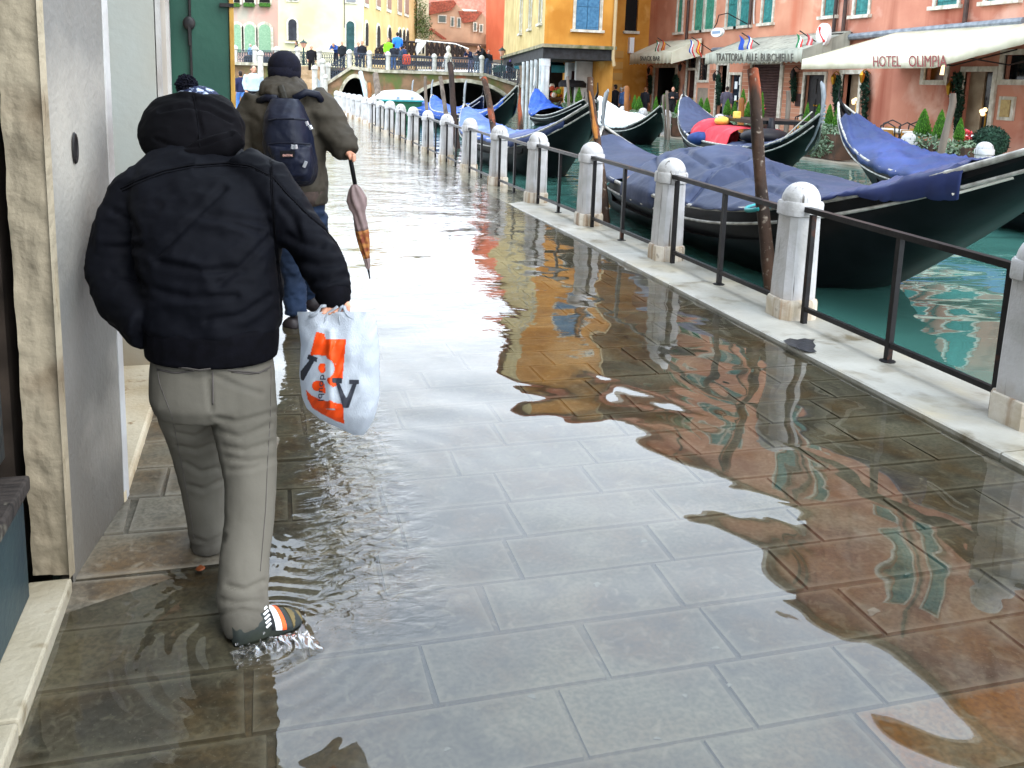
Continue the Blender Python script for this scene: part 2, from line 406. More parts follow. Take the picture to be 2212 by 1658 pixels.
    if canal:
        df=n.nodes.new('ShaderNodeBsdfDiffuse'); df.inputs['Color'].default_value=(*[v*1.0 for v in lin('365e56')],1); under=df
    else:
        under=n.nodes.new('ShaderNodeBsdfTransparent'); under.inputs['Color'].default_value=(.93,.93,.86,1)
    L.new(fr.outputs[0],mxs.inputs[0]); L.new(under.outputs[0],mxs.inputs[1]); L.new(gl.outputs[0],mxs.inputs[2]); L.new(mxs.outputs[0],out.inputs[0]); return m
mb=MB(); mb.grid(lambda a,b:(-.75+4.45*a,-1.5+48*b,0),2,24); tag(mb.build('flood_water',watermat('flood_water',False)),kind='structure')
mb=MB(); mb.quad((3.7,-30,-.003),(60,-30,-.003),(60,46,-.003),(3.7,46,-.003)); mb.quad((-60,46,-.003),(60,46,-.003),(60,130,-.003),(-60,130,-.003))
tag(mb.build('canal_water',watermat('canal_water',True)),kind='structure')
# opposite bank
FOND=M('fondamenta_stone','9d9688','77705f',2,.35,.004,20)
mb=MB(); mb.box((15.0,12.1,-.6),(5.9,53.9,1.26)); mb.box((12.06,12.1,-.6),(.3,53.9,1.30)); tag(mb.build('far_fondamenta',FOND),kind='structure')
# ================================================================ wall tools
def facade(name,parent,P,U,W,z0,z1,holes,mat,rev=.18,N=None):
    """wall sheet with real openings; P left-bottom corner as seen, U unit vector to the right, N outward normal"""
    P=Vector(P); U=Vector(U); N=Vector(N); Z=Vector((0,0,1))
    us=sorted(set([0,W]+[q for h in holes for q in h[:2]])); zz=sorted(set([z0,z1]+[q for h in holes for q in h[2:4]]))
    mb=MB()
    pt=lambda u,z,d=0: P+U*u+Z*(z-P.z)-N*d
    for a,b in zip(us,us[1:]):
        for c,d in zip(zz,zz[1:]):
            um,zm=(a+b)/2,(c+d)/2
            if any(h[0]<um<h[1] and h[2]<zm<h[3] for h in holes): continue
            mb.quad(pt(a,c),pt(b,c),pt(b,d),pt(a,d))
    for h in holes:
        a,b,c,d=h[:4]
        for p,q,s_,t in((a,c,b,c),(b,c,b,d),(b,d,a,d),(a,d,a,c)):
            mb.quad(pt(p,q),pt(s_,t),pt(s_,t,rev),pt(p,q,rev))
    return mb.build(name,mat,parent)
def bx(mb,P,U,N,u0,u1,z0,z1,d0,d1):
    """box on a wall: u along, z up, d out of the wall"""
    P=Vector(P);U=Vector(U);N=Vector(N); pts=[]
    for d in(d0,d1): pts.append([P+U*u+N*d+Vector((0,0,z-P.z)) for u,z in((u0,z0),(u1,z0),(u1,z1),(u0,z1))])
    return mb.loft(pts)
WHITEST=M('istrian_trim','d8d3c6','b3ab98',6,.6,.002,50,streak=('8a8272',9,.55,.8))
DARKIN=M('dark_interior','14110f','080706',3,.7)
GLASS=M('window_glass','1a2226','0c1012',2,.06)
TEAL=M('shutter_teal','3f8a86','2b6a68',8,.55,.002,60,streak=('245a58',20,.5,.8))
GREENS=M('shutter_green','4f9a80','357a66',8,.55,.002,60)
BLUES=M('shutter_blue','4f7fa0','3b6788',8,.55,.002,60)
IRON=M('black_iron','1c1c1e','2c2826',20,.45,.001,60)
def window(par,P,U,N,u0,u1,z0,z1,fr=.09,sh=None,closed=True,sill=True,pane=True,split=True,fd=.05):
    f=MB(); 
    bx(f,P,U,N,u0-fr,u0,z0,z1+fr,-.0,fd); bx(f,P,U,N,u1,u1+fr,z0,z1+fr,-.0,fd); bx(f,P,U,N,u0,u1,z1,z1+fr,0,fd+.004)
    w_=f.build('window',WHITEST,par)
    if sill:
        s_=MB(); bx(s_,P,U,N,u0-fr-.08,u1+fr+.08,z0-.10,z0,-.02,.14); s_.build('sill',WHITEST,w_)
    if pane:
        p=MB(); bx(p,P,U,N,u0,u1,z0,z1,-.17,-.14); p.build('pane',GLASS,w_)
    if sh:
        n=2 if split else 1; w=(u1-u0)/n
        for k in range(n):
            s_=MB(); a=u0+k*w+.01; b=a+w-.02
            bx(s_,P,U,N,a,b,z0+.02,z1-.02,-.07,-.03)
            for j in range(3): bx(s_,P,U,N,a+.02,b-.02,z0+.12+(z1-z0-.3)*j/2,z0+.18+(z1-z0-.3)*j/2,-.03,-.012)
            for j in range(1,4): bx(s_,P,U,N,a+(b-a)*j/4-.004,a+(b-a)*j/4+.004,z0+.03,z1-.03,-.03,-.026)
            s_.build('shutter',sh,w_)
    return w_
def tiled_roof(name,par,poly,thick=.12):
    return MB().prism(poly,(0,0,thick)).build(name,ROOF,par)
ROOF=M('red_roof_tile','a85a45','7d4334',6,.8,.02,18,blotch=('5a4a3c',4,.55,.75))
# ================================================================ opposite row of houses (wall plane x = 17.5, facing -X)
FX=17.5; NU=Vector((-1,0,0)); UU=Vector((0,-1,0))
def fu(x,y=100): return onX(x,y,FX).y
def fz(x,y): return onX(x,y,FX).z
SALMON=M('salmon_render','d29a7e','bf8268',.9,.85,.003,30,streak=('b9654a',1.3,.56,.8),blotch=('e8b79c',1.1,.6,.8))
TERRA=M('terracotta_render','c48870','b27460',.8,.88,.004,25,streak=('8a4634',1.2,.52,.74),blotch=('cfa592',.9,.52,.68))
YSPL=fu(1803)
def house(name,label,ya,yb,mat,zt,wins,holes2,z0=.04):
    e=empty(name,(FX+3,(ya+yb)/2,0),label,'building','houses along the far bank')
    P=Vector((FX,ya,z0)); W=ya-yb; holes=[]
    for (u0,u1,a,b,*_) in wins+holes2: holes.append((u0,u1,a,b))
    facade('wall',e,P,UU,W,z0,zt,holes,mat,N=NU)
    m=MB(); m.quad((FX,ya,z0),(FX+8,ya,z0),(FX+8,ya,zt),(FX,ya,zt)); m.quad((FX,yb,z0),(FX+8,yb,z0),(FX+8,yb,zt),(FX,yb,zt)); m.quad((FX+8,ya,z0),(FX+8,yb,z0),(FX+8,yb,zt),(FX+8,ya,zt))
    m.build('side_wall',mat,e)
    m=MB(); m.box((FX+3.6,(ya+yb)/2,zt+.1),(8.3,W+.1,.2)); m.box((FX-.28,(ya+yb)/2,zt+.02),(.14,W,.14)); m.build('eave',WHITEST,e)
    m=MB(); m.prism([(FX-.45,ya,zt+.2),(FX-.45,yb,zt+.2),(FX+3.8,yb,zt+1.7),(FX+3.8,ya,zt+1.7)],(0,0,.12)); m.build('roof',ROOF,e)
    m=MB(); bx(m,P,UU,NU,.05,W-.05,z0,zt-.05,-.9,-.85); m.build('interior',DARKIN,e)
    for wi in wins:
        u0,u1,a,b,sh=wi[:5]
        dbl=(u1-u0)>1.5
        if dbl:
            mid=(u0+u1)/2; k=window(e,P,UU,NU,u0,mid-.07,a,b,sh=sh,split=False); window(e,P,UU,NU,mid+.07,u1,a,b,sh=sh,split=False)
            m=MB(); bx(m,P,UU,NU,mid-.069,mid+.069,a,b,-.15,.0); m.build('mullion',WHITEST,k)
        else: window(e,P,UU,NU,u0,u1,a,b,sh=sh,split=(u1-u0)>.8)
    return e,P
def wrect(ya,x0,x1,yt,yb):
    """photo rectangle on the wall -> (u0,u1,z0,z1)"""
    a=onX((x0+x1)/2,yb,FX).z; b=onX((x0+x1)/2,yt,FX).z
    return [ya-fu(x0),ya-fu(x1),a,b]
YA=fu(1375)
base=[wrect(YA,1383,1395,13,79),wrect(YA,1460,1471,-15,70),wrect(YA,1496,1539,-25,65),wrect(YA,1566,1617,-30,57),wrect(YA,1642,1664,-35,50),wrect(YA,1773,1799,-50,35)]
WA=[]
shs=[GREENS,GREENS,GREENS,TEAL,TEAL,TEAL]
for (q,s_) in zip(base,shs):
    q=[q[0],q[1],q[2],q[2]+1.75]
    for k,dz in enumerate((0,3.4,6.7)):
        if q[3]+dz<13.6: WA.append([q[0],q[1],q[2]+dz,q[3]+dz-(.1*k),s_])
# ground floor openings of the first house
def hole(ya,x0,x1,yt,zb=.05):
    z1=onX((x0+x1)/2,yt,FX).z; return [ya-fu(x0),ya-fu(x1),zb,z1]
HA=[hole(YA,1382,1394,141),hole(YA,1418,1464,146),hole(YA,1489,1508,152),hole(YA,1489,1508,124,onX(1498,148,FX).z),wrect(YA,1515,1534,125,173),
    hole(YA,1556,1577,141),hole(YA,1584,1607,162),hole(YA,1630,1692,139),hole(YA,1747,1790,162)]
E1,P1=house('terraced_house','long salmon house with teal shutters above the snack bar and trattoria awnings',YA,YSPL,SALMON,14.3,WA,HA)
YB=YSPL; YE=5.0
WB=[]
for q in [wrect(YB,1839,1869,-60,33),wrect(YB,2012,2059,-70,13),wrect(YB,2120,2185,-90,2)]:
    q=[q[0],q[1],q[2],q[2]+1.7]
    for dz in (0,3.4,6.8):
        if q[3]+dz<13.9: WB.append([q[0],q[1],q[2]+dz,q[3]+dz,TEAL])
for u in (YB-13.4,YB-10.6,YB-7.6):
    for dz in (0,3.4,6.8): WB.append([u,u+1.0,3.7+dz,5.4+dz,TEAL])
WB=[w_ for w_ in WB]
HB=[hole(YB,1828,1866,160),wrect(YB,2006,2050,140,173),hole(YB,2093,2156,155),wrect(YB,2176,2240,118,172)]
E2,P2_=house('hotel_building','weathered terracotta hotel with a long white awning, at the right of the far bank',YB,YE,TERRA,15.2,WB,HB)
# ---- ground floor fittings
def frame(par,P,rc,wd=.12,name='door_frame',d=.06,bottom=False):
    u0,u1,a,b=rc[:4]; m=MB(); bx(m,P,UU,NU,u0-wd,u0,a,b+wd,-.05,d); bx(m,P,UU,NU,u1,u1+wd,a,b+wd,-.05,d); bx(m,P,UU,NU,u0,u1,b,b+wd,-.05,d+.003)
    if bottom: bx(m,P,UU,NU,u0-wd,u1+wd,a-wd,a,-.05,d+.003)
    return m.build(name,WHITEST,par)
DOORBR=M('brown_door','3a2320','2a1815',10,.45,.002,40)
DKDOOR=M('dark_carved_door','1c1b1d','2b2a2c',10,.4,.004,30)
def door(par,P,rc,mat,dd=-.12,name='door',knob=True,lites=0):
    u0,u1,a,b=rc[:4]; m=MB(); mid=(u0+u1)/2
    for p,q in((u0+.01,mid-.005),(mid+.005,u1-.01)):
        bx(m,P,UU,NU,p,q,a,b,dd-.04,dd)
        for k in range(3):
            h0=a+(b-a)*(.06+k*.32); bx(m,P,UU,NU,p+.06,q-.06,h0,h0+(b-a)*.24,dd,dd+.02)
    o=m.build(name,mat,par)
    if knob:
        k_=MB(); k_.ell(P+UU*(mid-.07)+NU*(dd+.04)+Vector((0,0,1.05)),(.035,.035,.035)); k_.build('knob',BRASS,o)
        k_=MB(); k_.ell(P+UU*(mid+.07)+NU*(dd+.04)+Vector((0,0,1.05)),(.035,.035,.035)); k_.build('knob',BRASS,o)
    return o
BRASS=M('brass','c99a3c','b0822c',10,.3,metal=1.0)
WARM=bpy.data.materials.new('lit_lamp'); WARM.use_nodes=True; _b=WARM.node_tree.nodes['Principled BSDF']; _b.inputs['Base Color'].default_value=(.9,.7,.4,1); _b.inputs['Emission Color'].default_value=(1,.72,.36,1); _b.inputs['Emission Strength'].default_value=.8
AMBER=M('interior_glow_amber','b98a3c','7f5a22',5,.7)  # amber that carries the golden light of the hotel entrance as colour
for i in (0,1,2,5,6,7,8): frame(E1,P1,HA[i],.10 if i!=1 else .14)
frame(E1,P1,HA[3],.10,'window_frame'); frame(E1,P1,HA[4],.10,'window_frame',bottom=True)
door(E1,P1,HA[2],DOORBR); door(E1,P1,HA[6],M('blue_glass_door','24303c','161c26',4,.2)); door(E1,P1,HA[8],DKDOOR)
def grille(par,P,rc,n=5,dd=-.03):
    u0,u1,a,b=rc[:4]; m=MB()
    for k in range(n+1):
        u=u0+(u1-u0)*k/n; bx(m,P,UU,NU,u-.012,u+.012,a,b,dd-.02,dd)
    for k in range(n):
        p0=P+UU*u0+NU*dd+Vector((0,0,a+(b-a)*k/n-P.z)); p1=P+UU*u1+NU*dd+Vector((0,0,a+(b-a)*(n-k)/n-P.z)); m.tube([p0,p1],.012,5)
    g_=MB(); bx(g_,P,UU,NU,u0,u1,a,b,-.17,-.14); g=g_.build('pane',GLASS,par)
    m.build('window_grille',IRON,par)
grille(E1,P1,HA[3]); grille(E1,P1,HA[4])
rc=HA[7]; m=MB()
for k in range(24):
    h0=rc[2]+(rc[3]-rc[2])*k/24; h1=rc[2]+(rc[3]-rc[2])*(k+1)/24
    m.loft([[P1+UU*u+NU*d+Vector((0,0,z-P1.z)) for u in (rc[0],rc[1])] for d,z in((-.10,h0),(-.065,h0+.03),(-.065,h0+.07),(-.10,h1))],cap=False,close=False)
m.build('roller_shutter',M('roller_shutter','54403e','44302f',6,.5),E1)
# papers on the glass door, counter and lights inside the snack bar
m=MB(); rc=HA[6]
for a,b,w_,h_ in((.15,1.55,.2,.28),(.45,1.7,.2,.3),(.5,1.25,.22,.2),(.2,1.1,.16,.2)): bx(m,P1,UU,NU,rc[0]+a,rc[0]+a+w_,b,b+h_,-.098,-.094)
m.build('notice',M('paper_white','e6ecee',rough=.7),E1)
m=MB(); rc=HA[1]; bx(m,P1,UU,NU,rc[0]+.3,rc[1]-.2,.1,1.1,-.8,-.5); bx(m,P1,UU,NU,rc[0]+.5,rc[1]-.3,1.3,1.36,-.84,-.6); m.build('counter',M('bar_wood','5a4028','33251a',6,.5),E1)
m=MB(); m.ell(P1+UU*(rc[0]*.45+rc[1]*.55)+NU*(-.5)+Vector((0,0,1.95)),(.07,.07,.16)); m.build('pendant_lamp',WARM,E1)
BRICK=bpy.data.materials.new('old_brick'); BRICK.use_nodes=True; _n=BRICK.node_tree; _bt=_n.nodes.new('ShaderNodeTexBrick'); _g=_n.nodes.new('ShaderNodeTexCoord'); _mp=_n.nodes.new('ShaderNodeMapping')
_mp.inputs['Rotation'].default_value=(R(90),0,R(90)); _bt.inputs['Scale'].default_value=3.4; _bt.inputs['Color1'].default_value=(*lin('b98468'),1); _bt.inputs['Color2'].default_value=(*lin('a3654c'),1); _bt.inputs['Mortar'].default_value=(*lin('c9b8a4'),1); _bt.inputs['Mortar Size'].default_value=.018
_n.links.new(_g.outputs['Object'],_mp.inputs[0]); _n.links.new(_mp.outputs[0],_bt.inputs['Vector']); _n.links.new(_bt.outputs['Color'],_n.nodes['Principled BSDF'].inputs['Base Color']); _n.nodes['Principled BSDF'].inputs['Roughness'].default_value=.85
for x0,x1,yt in((1700,1742,130),(1540,1552,150),(1609,1627,141)):
    m=MB(); bx(m,P1,UU,NU,YA-fu(x0),YA-fu(x1),.045,fz((x0+x1)/2,yt),.0,.02); m.build('brick_pier',BRICK,E1)
m=MB(); bx(m,P1,UU,NU,YA-fu(1700)-.14,YA-fu(1700)-.01,.045,2.4,0,.07); m.build('stone_jamb',WHITEST,E1)
m=MB(); bx(m,P1,UU,NU,YA-fu(1514),YA-fu(1536),.05,fz(1525,190),0,.015); m.build('patched_render',M('grey_patch','9b8f80','857a6c',3,.9),E1)
# hotel doors, lit window, plaque
for i in (0,2): frame(E2,P2_,HB[i],.13)
for i in (1,3): frame(E2,P2_,HB[i],.13,'window_frame',bottom=True)
m=MB(); rc=HB[0]; bx(m,P2_,UU,NU,rc[0]+.75,rc[1],.05,rc[3],-.30,-.26); m.build('lit_interior_panel',AMBER,E2)  # flat panel, golden light of the lit interior put into its colour
m=MB(); bx(m,P2_,UU,NU,rc[0],rc[0]+.74,.05,rc[3],-.34,-.3); m.build('open_door_leaf',M('beige_panel','a4937c','8a7862',4,.6),E2)
m=MB(); rc=HB[2]; bx(m,P2_,UU,NU,rc[0]+.5,rc[1],.05,rc[3],-.22,-.20); m.build('glass_door',M('smoky_glass','2c2420','181412',3,.12),E2)
m=MB(); bx(m,P2_,UU,NU,rc[0],rc[0]+.48,.05,rc[3],-.5,-.16); m.build('door_reveal',M('beige_panel','a4937c'),E2)
for i,u in ((1,.6),(3,.5)):
    rc=HB[i]; m=MB(); bx(m,P2_,UU,NU,rc[0],rc[1],rc[2],rc[3],-.2,-.17); m.build('pane',GLASS if i==3 else M('lit_room_amber','3a2614','6a4418',3,.3),E2)  # amber pane colour stands in for the lit room behind
m=MB(); rc=HB[1]; m.lathe(P2_+UU*((rc[0]+rc[1])/2+.25)+NU*(-.12)+Vector((0,0,rc[2]+.1-.0)),[(.16,0),(.14,.2),(.09,.36)],12); m.build('lamp_shade',WARM,E2)
m=MB(); 
q0=onX(2163,208,FX);q1=onX(2190,261,FX); m.box((FX-.03,(q0.y+q1.y)/2,(q0.z+q1.z)/2),(.06,abs(q0.y-q1.y),abs(q0.z-q1.z))); pl=m.build('plaque',WHITEST,E2)
m=MB(); m.box((FX-.07,(q0.y+q1.y)/2,(q0.z+q1.z)/2),(.03,abs(q0.y-q1.y)*.6,abs(q0.z-q1.z)*.72)); m.build('brass_plate',M('bronze_plate','a08a58','8b744a',12,.45,metal=.4),pl)
q0=onX(1745,271/1.0,FX)
m=MB(); p=onX(1447+0,0,FX)
m=MB(); a=onX(1741,212,FX); m.box((FX-.05,a.y+.35,1.25),(.05,.30,.42)); m.build('notice_case',DOORBR,E1)
# gutter ledge above awnings, drain pipes
LEDGE=M('lead_ledge','6a7078','8d949a',6,.5,.004,14)
def ledge(par,pts,r_=.09):
    MB().tube([onX(x,y,FX-.12) for x,y in pts],r_,8).build('ledge',LEDGE,par)
ledge(E2,[(1795,84),(1900,74),(2050,60),(2212,46)],.10); ledge(E1,[(1540,108),(1620,103),(1700,92),(1795,88)],.09)
PIPE=M('drain_pipe','3c3230','54413a',5,.45,metal=.3)
def pipe(par,x,y0,x1,y1,ztop=14):
    a=onX(x1,y1,FX-.1); MB().tube([Vector((FX-.1,a.y,ztop)),a],.06,8).build('drain_pipe',PIPE,par)
pipe(E1,1483,0,1479,132); pipe(E1,1618,0,1618,60); pipe(E2,1801,0,1799,82); pipe(E2,1820,0,1819,86); pipe(E2,2086,0,2083,52)
for y_ in (fu(1640)+.3,):
    MB().tube([(FX-.06,fu(1624),5.9),(FX-.06,fu(1626),4.2),(FX-.1,fu(1630),3.9)],.03,6).build('cable',M('grey_cable','b9b9b4'),E1)
# ================================================================ awnings
CANV=M('awning_cream','d6d2bc','c4bfa6',2.5,.75,.006,7,streak=('a9a17c',2.2,.6,.85))
CANVG=M('awning_grey_green','acac9c','95968a',2,.8,.006,9,streak=('72756a',6,.52,.75))
INK=M('awning_ink_dark','4d4a44'); MAROON=M('awning_ink_maroon','8a4a48')
def awning(label,ya,yb,xo,zw,zf,zb,mat,scal=0,prof=None,arms=3):
    e=empty('awning',(FX-.5,(ya+yb)/2,2),label,'awning','shop awnings on the far bank')
    n=40
    def top(a,b):
        y=ya+(yb-ya)*a; s_=.03*math.sin(a*PI*9)*math.sin(b*PI)
        inset=(1-b)*.0
        x=FX-.12-(xo)*b; z=zw+(zf-zw)*b+s_*.6-.03*math.sin(b*PI)
        if prof: z+=prof(a)*b
        return (x,y,z)
    MB().grid(top,n,6).build('canopy',mat,e,smooth='all',thick=.01)
    def val(a,b):
        y=ya+(yb-ya)*a; x=FX-.12-xo-.01-.015*math.sin(a*70)*b
        z1=zf+(prof(a) if prof else 0); z0=zb+(prof(a) if prof else 0)
        if scal: z0+=.045*abs(math.sin(a*PI*scal))
        return (x,y,z1+(z0-z1)*b)
    MB().grid(val,max(n,scal*8),2).build('valance',mat,e,smooth='all',thick=.008)
    for k,y in((0,ya),(1,yb)): MB().quad((FX-.12,y,zw),(FX-.12-xo,y,zf+(prof(k) if prof else 0)),(FX-.12-xo,y,zb+(prof(k) if prof else 0)),(FX-.12,y,zf-.1)).build('side_panel',mat,e,thick=.008)
    m=MB(); m.tube([(FX-.12-xo+.04,ya+(yb-ya)*q/20,zf-.05+(prof(q/20) if prof else 0)) for q in range(21)],.022,6); m.build('front_bar',IRON,e)
    for k in range(arms):
        y=ya+(yb-ya)*(k+.5)/arms; MB().tube([(FX-.1,y,zw-.6),(FX-.12-xo*.5,y+.3,zf-.16),(FX-.12-xo+.1,y,zf-.06)],.018,6).build('arm',IRON,e)
    return e
def aw_from(x0,x1,yt,yb,xo): 
    a=onX(x0,(yt+yb)/2,FX-.12-xo).y; b=onX(x1,(yt+yb)/2,FX-.12-xo).y; return a,b,onX((x0+x1)/2,yt,FX-.12-xo).z,onX((x0+x1)/2,yb,FX-.12-xo).z
a,b,zt,zb=aw_from(1361,1450,115,139,1.3)
AW1=awning('small cream awning with SNACK BAR in thin black letters',a,b,1.3,onX(1400,93,FX).z,zt,zb,CANV,12)
def on_val(x,y,xo): return onX(x,y,FX-.12-xo-.03)
text('SNACK BAR',on_val(1383,121,1.3),on_val(1426,121,1.3),on_val(1383,131,1.3),INK,AW1)
a,b,zt,zb=aw_from(1524,1733,112,138,1.6)
AW2=awning('grey-green awning with TRATTORIA ALLE BURCHIELLE on its scalloped valance',a,b,1.6,onX(1650,84,FX).z+.05,zt,zb,CANVG,22,arms=4)
text('TRATTORIA  ALLE  BURCHIELLE',on_val(1547,115,1.6),on_val(1714,115.5,1.6),on_val(1547,131,1.6),INK,AW2)
a,b,zt,zb=aw_from(1733,2300,120,147,3.0)
dy=onX(2055,130,FX-3.12).y
AW3=awning('long white awning with HOTEL OLIMPIA in maroon letters, sagging up at its right end',a,b,3.0,onX(1990,66,FX).z,zt,zb,CANV,0,prof=lambda t:(.0 if t<.60 else .62*(t-.60)/.4),arms=5)
SERI=text('HOTEL   OLIMPIA',on_val(1887,121,3.0),on_val(2046,119,3.0),on_val(1887,144,3.0),MAROON,AW3,off=.012)
# upright letters high on the hotel (seen mirrored in the flood water)
m=empty('hotel_sign',(FX-.1,14,8),'pale lettering HOTEL high on the terracotta front, mirrored in the flood water','sign')
text('HOTEL OLIMPIA',(FX-.06,18.5,8.0),(FX-.06,11.5,8.0),(FX-.06,18.5,7.4),M('sign_cream','e6d6a8'),m,name='lettering')
# ================================================================ small wall things on the far bank
FL={'it':('2f7a4e','e6e6e0','c8433c'),'fr':('3450a8','e6e6e6','cf4448'),'es':('c8433c','e0b040','c8433c'),'eu':('2d4fa8','2d4fa8','2d4fa8'),'red':('b04a4a','d8a0a0','b04a4a')}
_k=0
def flag(x,y,kinds,label,xo=1.5,xf=FX):
    global _k
    p=onX(x,y,xf-xo); e=empty('flag_cluster',(xf,p.y-.4,p.z-.4),label,'flags','flags over the awnings')
    MB().tube([(xf-xo+1.0,p.y-.6,p.z-.7),(xf-xo,p.y,p.z+.05)],.018,6).build('flagpole',IRON,e)
    for i,kd in enumerate(kinds):
        dx=.16-i*.34
        for j,c in enumerate(FL[kd]):
            def f(a,b,i=i,j=j,dx=dx): 
                w_=(j+a)/3*.7
                return (xf-xo+.05*math.sin(b*5+j+a)+i*.12,p.y+dx-w_*.55-.10*b,p.z-.02-b*.5-w_*.35)
            MB().grid(f,2,6).build('flag_cloth',M('flag_'+c,c,rough=.8),e,smooth='all',thick=.004)
flag(1420,84,['it','es'],'Italian and orange flags above the snack bar awning',1.2)
flag(1494,83,['fr','es'],'pair of striped flags between the two restaurants',1.2)
flag(1602,74,['eu','fr'],'blue flag beside a French flag above the trattoria awning',1.4)
flag(1727,70,['it','red'],'faded red and white flags at the right end of the trattoria awning',1.4)
# round telephone sign
p=onX(1779,75,FX-1.0); e=empty('telephone_sign',(FX,p.y,p.z-.35),'round white sign with a red telephone receiver beside the hotel awning','sign')
m=MB(); m.loft([[p+Vector((d,.30*math.cos(a),.34*math.sin(a))) for a in [2*PI*k/28 for k in range(28)]] for d in(-.06,.06)]); m.build('disc',M('sign_white','e8e8e6',rough=.4),e,smooth=30)
m=MB(); m.tube([p+Vector((-.075,.13,.19)),p+Vector((-.075,.07,.02)),p+Vector((-.075,-.12,-.17))],[.035,.02,.035],8,flat=.5); m.ell(p+Vector((-.075,.12,.19)),(.02,.055,.06)); m.ell(p+Vector((-.075,-.14,-.19)),(.02,.06,.05)); m.build('receiver_mark',M('sign_red','c23a34',rough=.4),e,smooth=30)
MB().tube([p,Vector((FX,p.y,p.z+.1))],.02,6).build('bracket',IRON,e)
# hanging oval sign
p=onX(1550,70,FX-1.1); e=empty('hanging_sign',(FX,p.y,p.z-.2),'oval white hanging sign on a scrolled iron bracket over the trattoria','sign')
m=MB(); m.loft([[p+Vector((d,.42*math.cos(a),.17*math.sin(a))) for a in [2*PI*k/24 for k in range(24)]] for d in(-.05,.05)]); m.build('board',M('sign_white','e8e8e6'),e,smooth=30)
m=MB(); m.tube([p+Vector((0,.38,.1)),p+Vector((0,.1,.34)),p+Vector((0,0,.62)),p+Vector((.3,-.1,.7)),Vector((FX,p.y-.3,p.z+.3))],.02,6); m.build('bracket',IRON,e)
m=MB(); bx(m,p+Vector((-.055,.42,0)),UU,NU,.12,.72,p.z-.05,p.z+.05,0,.004); m.build('word_band',M('sign_blue','8aa0b8'),e)
# wall lanterns and garlands
FOLD=M('garland_green','2c4a38','16291f',14,.8); FOLM=M('foliage_mid','3f6a24','27491a',10,.8)
def leafcloud(mb,c,r,n,size,rs,up=0.0):
    c=Vector(c)
    for _ in range(n):
        while True:
            q=Vector((rs.uniform(-1,1),rs.uniform(-1,1),rs.uniform(-1,1)))
            if q.length<=1: break
        p=c+Vector((q.x*r[0],q.y*r[1],q.z*r[2])); s_=size*rs.uniform(.6,1.3)
        d=Vector((rs.gauss(0,1),rs.gauss(0,1),rs.gauss(0,1)+up)).normalized(); e_=d.cross(Vector((rs.gauss(0,1),rs.gauss(0,1),rs.gauss(0,1)))).normalized()
        mb.quad(p-d*s_,p+e_*s_*.35,p+d*s_,p-e_*s_*.35)
    return mb
rs=random.Random(5)
def garland(x,y0,y1,wpx,label,xo=.14):
    a=onX(x,y0,FX-xo); b=onX(x,y1,FX-xo); m=MB(); n=9; wd=wpx/1900*(a-O).length*.5
    for k in range(n):
        t=k/(n-1); c=a.lerp(b,t); wk=wd*(.55+.6*math.sin(PI*min(1,t*1.25+.1)))*(1-.65*max(0,t-.6)/.4)
        leafcloud(m,c,(.09,wk,abs(a.z-b.z)/n*.8),70,.075,rs,-.6)
    tag(m.build('garland',FOLD),label,'garland','dark evergreen garlands on the far walls')
for x,y0,y1,w_,l in((1404,165,200,13,'evergreen garland left of the snack bar opening'),(1460,165,203,22,'evergreen garland right of the snack bar opening, wide'),(1552,166,222,17,'long evergreen garland beside the barred trattoria window'),
    (1714,160,215,15,'evergreen garland on the brick pier'),(1808,168,246,28,'dark garland between the carved door and the golden-lit hotel door'),(1868,163,264,22,'long dark garland right of the golden-lit hotel door'),(2068,165,275,34,'large dark garland under the lit hotel window')):
    garland(x,y0,y1,w_,l)
def lantern(x,y,label,h=.36,xo=.28,mat=None,lit=False):
    p=onX(x,y,FX-xo); e=empty('wall_lantern',(FX,p.y,p.z-.2),label,'lantern','wall lanterns of the far houses')
    m=MB(); m.lathe(p,[(.03,-h/2),(.06,-h*.3),(.09,h*.15),(.02,h*.42),(.01,h*.5)],6); m.build('lantern_body',mat or IRON,e)
    MB().tube([p+Vector((0,0,h*.45)),p+Vector((.1,0,h*.62)),Vector((FX,p.y,p.z+h*.3))],.018,6).build('bracket',mat or IRON,e)
for x,y,l,mm in((1401,152,'iron lantern left of the snack bar',None),(1469,145,'iron lantern at the drain pipe by the snack bar',None),(1543,165,'iron lantern by the barred trattoria window',None),(1713,158,'iron lantern above the brick pier garland',None),
    (1800,170,'brass lantern between the carved and golden-lit doors',BRASS),(1862,166,'brass lantern right of the golden-lit door',BRASS),(2050,190,'large brass lantern below the lit window',BRASS)): lantern(x,y,l,mat=mm)
# lit globe lamps inside hotel doors
for x,y,l in((1850,222,'cluster of lit globe lamps in the golden-lit hotel door'),(2130,246,'cluster of lit globe lamps in the glass hotel door')):
    p=onX(x,y,FX+.12 if x<2000 else FX+.1); e=empty('globe_lamp',p-Vector((0,0,.6)),l,'lamp')
    for k,(a,b) in enumerate(((-.16,.05),(0,0),(.15,.06),(.05,.1))): MB().ell(p+Vector((-.1*(k==1),a,b)),(.055,.055,.06),n=10,m=8).build('globe',WARM,e,smooth='all')
    MB().tube([p+Vector((0,0,-.6)),p],.02,6).build('stem',BRASS,e)
